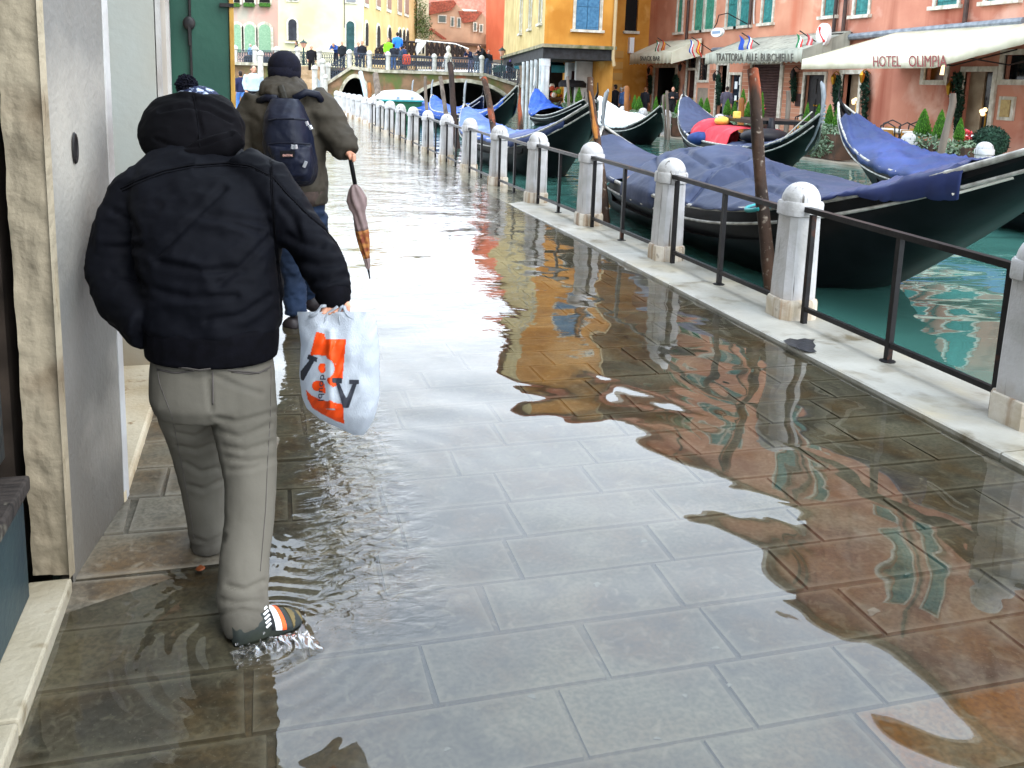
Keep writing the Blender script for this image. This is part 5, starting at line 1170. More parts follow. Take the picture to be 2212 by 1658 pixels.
# open gondola with red cushions
GE,ge_=gondola([4.77,17.96,.12,7.03,.66,.48,.89,.7,2.3,5,.5,.45],'open black gondola with red seats and a tall silver prow at its right','near')
cover(ge_,-.93,-.34,lambda t:.06,BLUEC,'dark blue cloth over the left end of the open gondola',drop=.04,amp=.02,seed=11); cover(ge_,.30,.90,lambda t:.07,BLUEC,'dark blue cloth over the right end of the open gondola',drop=.05,amp=.02,seed=12)
m=MB(); m.tube([ge_.pt(.80,ge_.bw(.8)*1.04,ge_.zg(.8)-.02),ge_.pt(.93,.03,ge_.zb(.93)+.22)],.012,6); m.build('cover_rope',M('white_rope','c9c5ba'),GE)
REDC=M('red_velvet','d23c48','b02c38',4,.75,.004,20,blotch=('e05a62',3,.55,.7))
m=MB(); m.grid(lambda a,b:ge_.pt(-.06+.38*a,(2*b-1)*ge_.bw(0)*1.03,ge_.zg(.1)+.34*(1-abs(2*b-1)**5)-(.30*max(0,abs(2*b-1)-.85)/.15)+.015*noise.noise(Vector((a*7,b*7,2)))),26,22); tag(m.build('seat_cloth',REDC,smooth='all',thick=.01),'bright red cloth over the seats of the open gondola','cloth')
m=MB(); m.ell(ge_.pt(-.17,ge_.bw(0)*.35,ge_.zg(0)+.12),(.50,.50,.34),n=20,m=12); o=m.build('red_cushion',REDC,smooth='all'); tag(o,'red puffed cushion left of the red cloth in the open gondola','cushion')
m=MB(); m.box(ge_.pt(.06,-.45,ge_.zg(0)+.46),(1.2,1.9,.07),rot=Matrix.Rotation(-YAW+.1,3,'Z')); o=m.build('lacquered_bench',HULL); tag(o,'black lacquered seat back behind the red cloth of the open gondola','seat')
YELC=M('yellow_cloth','e8c96a','d0a840',6,.7)
m=MB(); m.ell(ge_.pt(-.05,.25,ge_.zg(0)+.42),(.16,.14,.09)); m.ell(ge_.pt(-.09,.35,ge_.zg(0)+.2),(.2,.14,.08)); tag(m.build('yellow_cloth',YELC,smooth='all'),'crumpled yellow cloth on the red cushions of the open gondola','cloth')
m=MB(); m.box(ge_.pt(.06,.1,ge_.zg(0)+.56),(.16,.06,.14),bev=.02); tag(m.build('yellow_cushion',YELC),'square yellow cushion on the black seat back of the open gondola','cushion')
m=MB(); m.ell(ge_.pt(-.10,.56,ge_.zg(0)+.04),(.34,.30,.15)); tag(m.build('blue_cloth',M('navy_cloth','24407a','1a2c58',6,.7),smooth='all'),'dark blue cloth heap on the near side of the open gondola','cloth')
m=MB(); m.ell(ge_.pt(.40,.0,ge_.zg(.4)+.20),(.50,.30,.16)); m.tube([ge_.pt(.34,-.2,ge_.zg(.3)+.1),ge_.pt(.34,-.2,ge_.zg(.3)+.55)],[.12,.05],8); tag(m.build('dark_seat',M('near_black_cloth','17171d','101016',5,.5),smooth='all'),'black covered gondolier chair right of the red cloth','seat')
# white covered gondola
GD,gd_=gondola([3.56,25.82,.1,7.54,.68,.42,.67,.65,2.3,4.5,.5,.45],'grey-black gondola under a white cover beside the slim pale poles','far' if False else None)
cover(gd_,-.93,.66,lambda t:interp([(-.93,.15),(-.7,.28),(0,.34),(.5,.30),(.66,.06)],t),WHITEC,'white cover over the gondola beside the slim pale poles',drop=.06,amp=.03,seed=15)
# two gondolas on the left
GF,gf_=gondola([.28,16.43,.32,7.03,.64,.52,.51,.8,4.5,2.74,.5,.45],'black gondola with pale blue cover whose dark tip rises left of the split orange pole','far')
cover(gf_,-.93,.30,lambda t:.08+.06*math.sin(t*7),LBLUE,'pale blue cover sagging over the gondola behind the fourth and fifth posts',drop=.07,amp=.03,seed=17)
cover(gf_,.28,.84,lambda t:.10*(1-sm(.6,.84,t))+.05,NAVY,'deep blue cover at the high end of the gondola left of the split orange pole',drop=.14,amp=.02,seed=18)
m=MB(); m.tube([gf_.pt(.82,gf_.bw(.82)*1.03,gf_.zg(.82)-.1),gf_.pt(.88,.03,gf_.zb(.88)+.1)],.012,6); m.build('cover_rope',M('white_rope','c9c5ba'),GF)
GG,gg_=gondola([-1.03,27.95,.41,7.21,.66,.53,.5,.92,4.9,4.2,.5,.45],'black gondola with bright blue covers in front of the big bridge arch','far')
cover(gg_,-.93,.2,lambda t:.10,BLUEB,'bright blue cover over the left half of the gondola by the bridge arch',drop=.25,amp=.04,seed=20); cover(gg_,.25,.88,lambda t:.12,BLUEB,'bright blue cover at the raised tip of the gondola by the bridge arch',drop=.16,amp=.03,seed=21)
GK,gk_=gondola([2.02,32.5,.3,5.08,.75,.4,.95,.64,3.5,2.6,.5,.45],'short dark boat with a blue cover beside the white columns',None)
cover(gk_,-.90,-.05,lambda t:.22,BLUEB,'crumpled blue cover on the boat beside the white columns',drop=.1,amp=.07,seed=23)
# extra prow seen beyond
GH,gh_=gondola([-2.0,30.5,.41,7.0,.62,.5,.5,.6,4.9,4.2,.5,.45],'half hidden black gondola with a slim silver prow left of the big bridge arch','far')
cover(gh_,-.9,.8,lambda t:.1,BLUEB,'bright blue cover on the half hidden gondola by the leaning poles',drop=.3,amp=.05,seed=25)
# white and green work boat
c=onX(868,262,4.85); c.z=0
e=empty('covered_boat',c,'green motor boat under a domed white cover, moored near the small bridge arch','boat')
GRB=M('dark_green_hull','1e5a3c','174a30',4,.35)
m=MB(); rings=[]
for y,w_,z1,z0 in ((0,.72,.80,.1),(.3,.78,.80,-.1),(2.5,.78,.85,-.1),(3.8,.5,.95,0),(4.6,.05,1.05,.3)): rings.append([c+Vector((-w_,y,z1)),c+Vector((-w_*.85,y,z0)),c+Vector((w_*.85,y,z0)),c+Vector((w_,y,z1))])
m.loft(rings); m.build('hull',GRB,e,smooth=30)
m=MB(); m.grid(lambda a,b:c+Vector(((2*b-1)*.80*(1-.6*max(0,a-.6)/.4),-.05+a*4.2,.82+.36*(max(0,1-abs(2*b-1)**2.4))**.8*(1-.3*a))),18,20); m.quad(*[c+Vector(((2*b/20-1)*.80,-.05,.82+.36*(max(0,1-abs(2*b/20-1)**2.4))**.8)) for b in range(21)]); m.build('cover',WHITEC,e,smooth=50)
for x in (-.15,.35): MB().box(c+Vector((x,-.07,.89)),(.09,.02,.07)).build('fastener',M('sign_blue','8aa0b8'),e)
MB().box(c+Vector((0,-.03,.79)),(1.5,.06,.05)).build('rim',M('teal_hose','2f9a9c'),e)
# ================================================================ people
SKIN=M('skin','c99a80','b8836a',12,.5,.0005,80); SKINP=M('skin_light','d3a68e'); HAIRD=M('dark_hair','1e1814','2a211c',20,.6); HAIRG=M('grey_hair','a8a49c'); SHOED=M('dark_shoe','1a1819','262022',10,.45)
def cloth(c,c2=None,r_=.8): return M('cloth_'+c,c,c2 or c,6,r_,.004,14)
def pose(kind):
    """local joints, facing +Y, feet on z=0"""
    J=dict(hd=(0,.02,1.60),nk=(0,0,1.45),ch=(0,0,1.28),hp=(0,0,.92),sl=(-.19,0,1.40),sr=(.19,0,1.40),el=(-.25,-.03,1.12),er=(.25,-.03,1.12),wl=(-.24,.06,.88),wr=(.24,.06,.88),kl=(-.10,.02,.50),kr=(.10,.02,.50),al=(-.11,0,.09),ar=(.11,0,.09))
    if kind=='walk': J.update(kl=(-.10,.16,.52),al=(-.10,.20,.09),kr=(.10,-.02,.50),ar=(.10,-.30,.13),el=(-.25,-.12,1.13),wl=(-.25,-.08,.88),er=(.25,.03,1.13),wr=(.23,.20,.92))
    if kind=='lean': J.update(hd=(0,.42,1.38),nk=(0,.34,1.30),ch=(0,.22,1.20),hp=(0,-.08,.92),sl=(-.19,.28,1.30),sr=(.19,.28,1.30),el=(-.24,.40,1.06),er=(.24,.40,1.06),wl=(-.12,.60,1.04),wr=(.12,.60,1.04))
    if kind=='phone': J.update(el=(-.25,.05,1.12),er=(.25,.05,1.12),wl=(-.07,.28,1.16),wr=(.07,.28,1.16),hd=(0,.06,1.58))
    if kind=='crouch': J.update(hp=(0,0,.34),ch=(0,.26,.62),nk=(0,.40,.74),hd=(0,.52,.82),sl=(-.18,.36,.72),sr=(.18,.36,.72),el=(-.24,.50,.5),er=(.24,.50,.5),wl=(-.16,.68,.40),wr=(.14,.68,.40),kl=(-.16,.34,.46),kr=(.16,.34,.46),al=(-.14,.08,.09),ar=(.14,.08,.09))
    return {k:Vector(v) for k,v in J.items()}
def hand(m,w,d,s=1.0,curl=.5,side=1,up=Vector((0,0,1))):
    """palm, four fingers of different length and a thumb, continuing the wrist along d"""
    d=d.normalized(); n_=up-d*up.dot(d); n_=n_.normalized() if n_.length>1e-3 else Vector((0,1,0)); sx=d.cross(n_)*side
    m.tube([w-d*.02*s,w+d*.03*s,w+d*.09*s],[.024*s,.032*s,.034*s],10,flat=.5,up=sx)
    for k,(o,L_) in enumerate(((-.028,.068),(-.009,.078),(.010,.074),(.027,.058))):
        b=w+d*.085*s+sx*o*s; c1=(d-n_*curl*.6).normalized(); c2=(d-n_*curl*1.8).normalized(); c3=(d*.4-n_*curl*2.2).normalized()
        p1=b+c1*L_*.45*s; p2=p1+c2*L_*.33*s; p3=p2+c3*L_*.25*s; m.tube([b-d*.01*s,p1,p2,p3],[.0095*s,.009*s,.008*s,.006*s],8)
    b=w+d*.03*s-sx*.028*s; p1=b+(d*.5-sx*.6-n_*.3*curl).normalized()*.035*s; p2=p1+(d*.8-sx*.1-n_*.8*curl).normalized()*.03*s; m.tube([b,p1,p2],[.012*s,.010*s,.008*s],8)
def person_meshes(kind):
    J=pose(kind); out={}
    face=(J['hd']-J['nk']); fw=Vector((0,1,0)) if kind not in('lean','crouch') else Vector((0,.75,-.6)).normalized()
    m=MB()
    m.tube([J['hp']+Vector((0,0,-.06)),(J['hp']+J['ch'])/2,J['ch'],J['nk']-Vector((0,0,.03))],[.13,.12,.14,.07],14,flat=.72,up=(1,0,0)); m.tube([J['ch'],J['nk'],J['hd']],[.06,.052,.05],10)
    rot=Matrix.Identity(3) if kind not in('lean','crouch') else Matrix.Rotation(-.6,3,'X')
    m.ell(J['hd']+Vector((0,0,.02)),(.076,.095,.115),rot); m.ell(J['hd']+fw*.045+Vector((0,0,-.055)),(.048,.05,.05)); m.tube([J['hd']+fw*.085+Vector((0,0,.02)),J['hd']+fw*.108+Vector((0,0,-.015))],[.010,.016],6)
    for s_ in(-1,1): m.ell(J['hd']+Vector((s_*.078,0,.0)),(.012,.022,.032))
    for a,b in (('l',-1),('r',1)):
        m.tube([J['ch']+Vector((0,0,.05)),J['s'+a],J['e'+a],J['w'+a]],[.07,.055,.042,.027],10); hand(m,J['w'+a],J['w'+a]-J['e'+a],1.0,.4,b,Vector((0,1,0)))
        h=J['hp']+Vector((b*.09,0,-.04)); m.tube([h,J['k'+a],J['a'+a]],[.085,.055,.038],10); m.tube([J['a'+a]-Vector((0,.05,.05)),J['a'+a]+Vector((0,.14,-.06))],[.04,.03],8)
    o=m.build('person',SKIN,local=True); out['body']=fuse(o,.011,3)
    m=MB(); m.tube([J['hp']+Vector((0,0,-.07)),J['hp'],(J['hp']+J['ch'])/2,J['ch'],(J['sl']+J['sr'])/2+Vector((0,0,.03)),J['nk']+Vector((0,0,.03))],[.185,.185,.185,.20,.15,.075],16,flat=.72,up=(1,0,0))
    for a in 'lr': m.tube([J['ch']*.3+J['s'+a]*.7,J['s'+a]-Vector((0,0,.01)),J['e'+a],J['w'+a]],[.09,.085,.070,.048],12)
    o=m.build('jacket',SKIN,local=True); out['jacket']=fuse(o,.018,5)
    m=MB(); m.tube([J['hp']+Vector((0,0,.06)),J['hp']+Vector((0,0,-.10))],[.15,.15],14,flat=.72,up=(1,0,0))
    for a,b in (('l',-1),('r',1)):
        h=J['hp']+Vector((b*.09,0,-.06)); m.tube([h,J['k'+a],J['a'+a]+Vector((0,0,.0))],[.105,.078,.068],12)
    o=m.build('trousers',SKIN,local=True); out['trousers']=fuse(o,.016,4)
    m=MB()
    for a,b in (('l',-1),('r',1)): q=J['a'+a]; m.tube([q+Vector((0,-.07,-.035)),q+Vector((0,0,-.03)),q+Vector((0,.10,-.05)),q+Vector((0,.18,-.062))],[.045,.055,.045,.028],10,flat=.8,up=(1,0,0))
    out['shoes']=fuse(m.build('shoes',SHOED,local=True),.014,3)
    m=MB(); m.ell(J['hd']+Vector((0,-.012,.045))-fw*.01,(.086,.100,.098),rot); m.ell(J['hd']+Vector((0,-.05,-.005)),(.078,.062,.09),rot); out['hair']=fuse(m.build('hair',HAIRD,local=True),.014,3)
    for k,o in out.items():
        for c in list(o.users_collection): c.objects.unlink(o)
    return out
PM={}
def person(kind,x,yt,yb,Y,label,jk,tr,hr=None,turn=0,group='passers-by on the quays and bridges',z=None,onXp=None,h=None,skirt=None):
    """head top at photo row yt, feet at row yb on depth plane Y (or X plane)"""
    if kind not in PM: PM[kind]=person_meshes(kind)
    pk=(lambda a,b:onX(a,b,onXp)) if onXp else (lambda a,b:onY(a,b,Y))
    b=pk(x,yb); t=pk(x,yt); H0={'walk':1.72,'stand':1.72,'lean':1.50,'phone':1.70,'crouch':.95}[kind]; s=(t.z-b.z)/H0
    o=None
    for k in ('body','jacket','trousers','shoes','hair'):
        src=PM[kind][k]; c=src.copy(); COL.objects.link(c)
        if k=='body': o=c; c.name='person'; c.location=b; c.rotation_euler=(0,0,turn); c.scale=(s,s,s); tag(c,label,'person',group)
        else: c.parent=o; c.name=k
        m_={'body':SKIN,'jacket':jk,'trousers':tr,'shoes':SHOED,'hair':hr or HAIRD}[k]
        c.material_slots[0].link='OBJECT'; c.material_slots[0].material=m_
    return o
# helper things carried by passers-by
def bag_on(o,pos,size,mat,name='shoulder_bag',label='bag'):
    c=o.matrix_basis@Vector(pos); m=MB(); m.box(c,size,rot=o.matrix_basis.to_3x3().normalized(),bev=min(size)*.3); q=m.build(name,mat,smooth=40); tag(q,label,'bag'); return q
W_=lambda c,c2=None:cloth(c,c2)
person('walk',521,154,243,38,'person in a navy jacket and blue jeans walking away behind the yellow edged shutter',W_('1e2444'),W_('4f7cc0'),turn=.2)
pw=person('stand',549,143,250,31,'person in a puffy pale blue jacket facing the camera on the quay',W_('b9cbd6','a3b7c4'),W_('17171d'),turn=PI+.3); pw.scale=(pw.scale[0]*1.25,pw.scale[1]*1.25,pw.scale[2])
person('walk',673,98,164,50.6,'person in a long black coat stepping down the stone stair',W_('14141a'),W_('121216'),HAIRG,turn=PI)
person('stand',641,89,141,53,'dark haired person behind the tall white balustrade post',W_('2a2630'),W_('17171d'),turn=PI/2)
person('walk',541,95,141,52.5,'person in a blue-grey raincoat on the raised landing',W_('6f8fae'),W_('2a2c34'),HAIRG,turn=-1.4)
p=onY(556,133,52.4); m=MB(); m.box(p,(1.5,.5,.62),bev=.15); tag(m.build('luggage_cart',W_('2a2c2c'),smooth=40),'low dark covered cart pushed along the raised landing','cart')
person('lean',726,93,142,52,'person in a blue jacket leaning at the balustrade, left one of a pair',W_('2f4c8c'),W_('22262e'),HAIRG,turn=2.6)
person('stand',739,90,146,51,'person in a dark padded jacket beside the blue jacketed one',W_('20242a'),W_('1a1c20'),turn=PI)
person('stand',774,92,150,48.4,'person in grey looking over the iron bridge parapet, left one of a pair',W_('4a5060'),W_('30343e'),turn=PI); person('stand',782,89,150,47.8,'person in a black jacket with white shirt at the iron bridge parapet',W_('1c1e26'),W_('23252c'),turn=PI)
person('stand',839,82,145,49.5,'person in a bright lime green jacket on the brick bridge',W_('7fd028'),W_('5a5450'),turn=PI-.3); person('walk',858,70,138,56,'person in a vivid blue jacket climbing the timber bridge',W_('2f7be0'),W_('30343e'),turn=0)
person('stand',850,95,152,47.6,'person in dark clothes and jeans on the brick bridge',W_('262a34'),W_('3f5f90'),turn=0); person('stand',866,101,150,48.2,'person in a slate jacket beside the child',W_('34465a'),W_('2a2c34'),turn=1.2)
person('stand',872,98,150,48.8,'person in dark blue standing behind the orange backpack',W_('2a3a5a'),W_('2a2c34'),turn=-1.0)
ch=person('stand',877,117,153,47.2,'child in dark clothes with an orange backpack on the brick bridge',W_('2c2a34'),W_('4a4a50'),turn=.1)
bag_on(ch,(0,-.20,1.15),(.42,.24,.52),W_('e8532a'),'backpack','bright orange backpack worn by the child on the bridge')
person('lean',1016,107,158,47.4,'person in a navy coat bending over the right part of the bridge parapet',W_('1c2440'),W_('6a6a86'),HAIRG,turn=2.4); person('stand',1029,108,158,48.2,'person in grey beside the bending one on the bridge',W_('5a6068'),W_('9fb6c8'),turn=PI)
person('stand',1036,98,156,49.2,'person in a black hat and coat behind the right bridge posts, left one',W_('22242a'),W_('2a2c34'),turn=PI); person('lean',1047,100,162,47.6,'person in a black coat leaning by the tall bridge post',W_('18191e'),W_('3a5070'),turn=2.0); person('stand',1054,108,165,48.2,'person in navy and jeans at the right end of the bridge',W_('1e2230'),W_('3a5478'),turn=PI)
b_=person('walk',1101,129,178,47.0,'person in a white shirt with a dark backpack and purple hat coming off the bridge',W_('c9d2dc'),W_('3a322c'),W_('6a5a9c'),turn=-.5); bag_on(b_,(0,-.17,1.22),(.34,.2,.5),W_('17171d'),'backpack','small black backpack worn at the right end of the brick bridge')
person('stand',1326,183,262,0,'person in black at the left of the blue jacketed group',W_('1a1c22'),W_('1a1c22'),turn=.5,onXp=15.2); person('stand',1338,189,262,0,'grey haired person half hidden in the group by the ochre wall',W_('8a6a62'),W_('2a2c34'),HAIRG,turn=0,onXp=15.5)
person('stand',1346,187,262,0,'broad person in a blue jacket seen from behind by the ochre wall',W_('3f5f8c','34507c'),W_('2f3a4c'),HAIRG,turn=.1,onXp=14.6)
person('stand',1391,189,255,0,'person in black standing in front of the snack bar pillar',W_('17181e'),W_('17181e'),M('hair_brown','6a4a32'),turn=-1.0,onXp=15.5)
person('phone',1450,188,262,0,'person in a black jacket looking down at their hands before the snack bar',W_('17181c'),W_('1a1a1e'),turn=PI-.5,onXp=14.2)
b_=person('stand',1566,187,262,0,'person in a grey hooded top walking toward the trattoria door',W_('4a4652'),W_('5a5a62'),turn=-.6,onXp=15.0)
cr=person('crouch',1196,218,250,0,'gondolier in black crouching in the boat beside the white columns',W_('17181e'),W_('1c2a5a'),turn=-1.2,onXp=11.2)
# ---------------------------------------------------------------- close figures, laid out on the photo then given depth
def crease(o,lines,depth,width,K=None):
    """press seam and fold lines (photo polylines) into the side facing the camera"""
    me=o.data; nrm=[v.normal.copy() for v in me.vertices]
    segs=[(a,b) for l in lines for a,b in zip(l,l[1:])]
    for i,v in enumerate(me.vertices):
        w=o.location+v.co; 
        if nrm[i].dot(O-w)<0: continue
        x,y=proj(w); best=1e9
        for (ax,ay),(bx_,by_) in segs:
            dx,dy=bx_-ax,by_-ay; t=max(0,min(1,((x-ax)*dx+(y-ay)*dy)/(dx*dx+dy*dy+1e-9))); d=math.hypot(x-ax-t*dx,y-ay-t*dy)
            if d<best: best=d
        if best<width*3: v.co-=nrm[i]*(depth*math.exp(-(best/width)**2))-nrm[i]*(depth*.18*math.exp(-((best-width*2.0)/width)**2))
    me.update()
def folds(o,amp,sc,seed=0,st=(1,1,1),ridge=True):
    me=o.data; nrm=[v.normal.copy() for v in me.vertices]
    for i,v in enumerate(me.vertices):
        w=o.location+v.co; q=Vector((w.x*sc*st[0],w.y*sc*st[1],w.z*sc*st[2]+seed)); n_=noise.fractal(q,.9,2.0,3)
        if ridge: n_=.5-abs(n_)*1.6
        v.co+=nrm[i]*amp*n_
    me.update()
def tubeP(m,L_,n=16,flat=1):
    """L_: (x,y,Z,radius m)"""
    m.tube([A(x,y,Z) for x,y,Z,r in L_],[r for *_,r in L_],n,flat=flat,up=FWD)
def ringP(x,y,Z,hw,hd,n=28,tilt=0):
    c=A(x,y,Z); W=hw; return [c+RGT*(W*math.copysign(abs(math.cos(a))**.85,math.cos(a)))+FWD*(hd*math.sin(a))+Vector((0,0,tilt*math.sin(a)+ (-.03 if False else 0))) for a in [2*PI*k/n for k in range(n)]]
BJ=M('black_padded_jacket','0d0e13','090a0e',3,.7,.0008,30,spec=.05); BJC=M('black_rib','0c0c11','08080b',30,.85,.001,90,spec=.05); TRO=M('grey_chino','68645b','55524a',2.2,.85,.0008,60,spec=.08,zdirt=('2e2a26',.03,.22,9,.2))
# --- man with the carrier bag
Zh=2.50
m=MB()
m.ell(A(420,292,2.93),(.078,.085,.085)); tubeP(m,[(420,330,2.88,.07),(428,400,2.75,.12),(445,560,2.62,.14),(458,740,2.52,.12),(460,810,2.50,.09)],flat=.7)
tubeP(m,[(370,390,2.76,.05),(285,470,2.70,.045),(262,570,2.65,.04),(285,650,2.56,.035),(330,700,2.47,.028)]); tubeP(m,[(520,385,2.76,.05),(610,450,2.69,.045),(660,540,2.58,.042),(700,605,2.50,.036),(722,650,2.46,.026)])
for L_ in ([(405,830,2.50,.06),(425,960,2.60,.05),(445,1110,2.67,.038),(450,1190,2.67,.034)],[(518,830,2.47,.06),(536,980,2.42,.05),(535,1160,2.34,.04),(526,1300,2.28,.035)]): tubeP(m,L_)
o=m.build('person',SKIN); o=fuse(o,.010,3); MAN=tag(o,'person in a black padded hooded jacket and grey trousers carrying a plastic carrier bag','person')
# right hand gripping the bag handles
m=MB(); hw=A(722,645,2.46); dn=(A(728,690,2.45)-hw).normalized()
tubeP(m,[(724,632,2.47,.030),(724,650,2.46,.032),(728,664,2.455,.034)],12,flat=.75)
for (x0,y0,x1,y1,x2,y2,z) in ((704,658,699,676,706,692,2.42),(714,660,712,676,716,685,2.42),(724,660,724,674,728,682,2.42),(736,658,737,668,737,676,2.43)): tubeP(m,[(x0,y0,z+.02,.0095),(x1,y1,z,.0095),(x2,y2,z+.02,.008)],10)
tubeP(m,[(744,650,2.46,.012),(750,662,2.44,.011),(748,676,2.44,.009)],10)
o=m.build('hand',SKIN,MAN); fuse(o,.0032,2)
m=MB()
rg=[ringP(458,712,2.51,.180,.13),ringP(458,705,2.51,.198,.145),ringP(457,690,2.52,.204,.15),ringP(456,620,2.55,.210,.16),ringP(450,540,2.59,.214,.165),ringP(445,460,2.65,.222,.165),ringP(438,400,2.71,.225,.16),ringP(430,360,2.77,.195,.15),ringP(425,330,2.82,.150,.13),ringP(422,305,2.87,.105,.11)]
m.loft(rg)
tubeP(m,[(370,385,2.76,.09),(305,425,2.72,.098),(268,505,2.68,.098),(254,590,2.64,.092),(275,655,2.55,.085),(330,705,2.46,.075)],18)
tubeP(m,[(520,372,2.76,.085),(570,402,2.72,.092),(608,450,2.66,.080),(650,505,2.60,.071),(690,560,2.54,.066),(712,605,2.50,.060),(724,638,2.46,.047)],18)
jk=m.build('jacket',BJ,MAN); jk_world=MAN.location.copy(); fuse(jk,.0075,10)
class _W: pass
def localize(o,fn,*a,**k):
    """run a world-space sculpt on a child mesh"""
    off=o.parent.location.copy(); o.data.transform(Matrix.Translation(off)); fake=_W(); fake.data=o.data; fake.location=Vector((0,0,0)); fn(fake,*a,**k); o.data.transform(Matrix.Translation(-off))
Z7=lambda L_:[((250+x/1.842)/1.409,(200+y/1.842)/1.409) for x,y in L_]
localize(jk,folds,.010,5.0,1,(1,1,1.6)); localize(jk,folds,.0025,12,4,(1,1,1.5))
seams=[Z7([(215,690),(330,635),(450,590),(600,560),(800,545),(940,560),(1060,620)]),Z7([(1055,530),(1062,700),(1072,900),(1095,1100),(1115,1300),(1120,1420)]),Z7([(1065,620),(1150,720),(1260,830),(1370,920),(1450,1020),(1485,1095)])]
localize(jk,crease,seams,.005,2.6)
fl=[Z7(q) for q in ([(790,690),(640,840),(520,960),(400,1070)],[(1050,960),(900,1120),(770,1220)],[(1040,880),(900,860),(700,830)],[(320,1010),(210,1020),(120,1010)],[(640,840),(800,860),(1000,930)],[(1060,1290),(900,1400),(700,1430)],[(1150,950),(1250,1000),(1340,1010)],[(1200,1090),(1330,1120),(1440,1110)],[(1280,1210),(1400,1200),(1500,1170)],[(180,820),(260,860),(300,940)],[(160,1160),(280,1180),(340,1240)],[(1100,760),(1180,850),(1210,960)],[(430,1100),(650,1150),(900,1140)],[(420,1260),(600,1300),(860,1290)])]
localize(jk,crease,fl,.009,8)
m=MB(); m.loft([ringP(458,768,2.50,.182,.132),ringP(458,764,2.50,.192,.140),ringP(458,735,2.505,.196,.142),ringP(458,702,2.51,.196,.142),ringP(458,694,2.51,.188,.136)]); hb=m.build('waistband',BJC,MAN); fuse(hb,.006,3)
m=MB(); tubeP(m,[(716,628,2.475,.052),(722,640,2.465,.050),(727,656,2.458,.042),(728,660,2.458,.034)],16); cf=m.build('cuff',BJC,MAN,smooth='all')
# hood
m=MB(); hc=A(420,278,2.96)
rg=[]
for k,(x,y,Z,hw,hd) in enumerate(((418,342,2.86,.140,.12),(414,322,2.88,.158,.14),(412,298,2.91,.170,.15),(412,268,2.95,.168,.155),(412,240,2.98,.155,.15),(414,218,3.01,.125,.13),(418,204,3.04,.08,.09))): rg.append(ringP(x+4,y,Z,hw,hd,30))
m.loft(rg); m.tube([A(335,322,2.80),A(380,345,2.76),A(430,340,2.75),A(480,318,2.76),A(517,296,2.80)],[.03,.045,.05,.045,.03],12); 
m.tube([A(340,225,2.98),A(400,214,2.94),A(450,222,2.94),A(490,245,2.95),A(515,278,2.93)],[.02,.028,.03,.028,.02],10)
hd_=m.build('hood',M('hood_black','0a090c','070709',3,.8,.001,40,spec=.04),MAN); fuse(hd_,.0075,8); localize(hd_,folds,.006,7,3,(1,1,1.4)); localize(hd_,crease,[[(416,208),(424,240),(436,290)],[(345,240),(400,228),(450,236),(500,262)],[(335,300),(380,318),(440,312),(500,290)]],.008,4)
# trousers
m=MB()
m.loft([ringP(459,765,2.50,.178,.125),ringP(459,800,2.49,.182,.13),ringP(459,860,2.47,.180,.135),ringP(460,890,2.47,.165,.12)])
tubeP(m,[(398,830,2.50,.095),(412,890,2.54,.094),(425,960,2.60,.080),(437,1040,2.64,.071),(445,1110,2.67,.064),(452,1160,2.68,.060),(452,1186,2.68,.058)],18)
tubeP(m,[(520,830,2.47,.100),(526,890,2.45,.098),(534,960,2.42,.084),(541,1040,2.39,.074),(540,1120,2.36,.070),(530,1200,2.32,.069),(524,1280,2.29,.074),(532,1340,2.26,.068),(538,1362,2.25,.060)],18)
tr=m.build('trousers',TRO,MAN); fuse(tr,.0075,8); localize(tr,folds,.004,6,2,(1.2,1.2,1.1),False)
Z8=lambda L_:[((400+x/1.5075)/1.409,(1000+y/1.5075)/1.409) for x,y in L_]
tf=[Z8(q) for q in ([(345,100),(352,240),(365,370)],[(390,410),(480,430),(600,400),(660,380)],[(400,470),(500,500),(640,440)],[(420,540),(520,560),(650,520)],[(430,590),(540,610),(655,590)],[(200,480),(290,500),(385,450)],[(205,540),(300,560),(380,530)],[(450,650),(560,640),(650,600)],[(280,960),(350,990),(425,950)],[(290,1010),(360,1000),(420,970)],[(400,1240),(480,1260),(600,1250)],[(400,1310),(500,1290),(610,1310)],[(360,130),(450,160),(560,130)],[(260,720),(330,740),(410,700)],[(370,210),(480,260),(600,300)],[(250,620),(320,660),(400,640)],[(440,1180),(520,1200),(610,1160)])]
localize(tr,crease,tf,.0055,5.5)
m=MB(); m.tube([A(380,792,2.37),A(430,800,2.355),A(455,797,2.36)],.003,5); m.tube([A(492,800,2.35),A(560,806,2.35),A(585,792,2.37)],.003,5); m.build('pocket_seam',M('seam_dark','45413d'),MAN)
# shoes
def shoe(heel,toe,par,w=.045,h=.07,sole=True):
    heel=Vector(heel); toe=Vector(toe); d=toe-heel; L_=d.length; d.normalize(); s_=d.cross(Vector((0,0,1))).normalized(); u=s_.cross(d)
    pr=[(0,.6,.95),(.08,.85,1.05),(.25,.95,1.2),(.42,.95,1.1),(.6,1.08,.78),(.78,1.1,.55),(.92,.85,.42),(1,.4,.28)]
    m=MB(); m.loft([[heel+d*L_*t+s_*(w*a*math.cos(q))+u*((h*b*.5)*(1+math.sin(q)) if math.sin(q)>-.2 else 0) for q in [2*PI*k/16 for k in range(16)]] for t,a,b in pr]); o=m.build('shoe',M('suede_dark','23282a','33382f',6,.6,.001,40),par,smooth=60)
    m=MB(); m.loft([[heel+d*L_*t+s_*(w*1.08*a*math.cos(q))+u*(-.012+.014*(1 if math.sin(q)>0 else 0)) for q in [2*PI*k/16 for k in range(16)]] for t,a,b in pr]); m.build('sole',M('red_brown_sole','6a3526','54281c',5,.5),o,smooth=40)
    return o,heel,d,s_,u,L_
h0=A(500,1396,2.215); t0=A(650,1340,2.33)
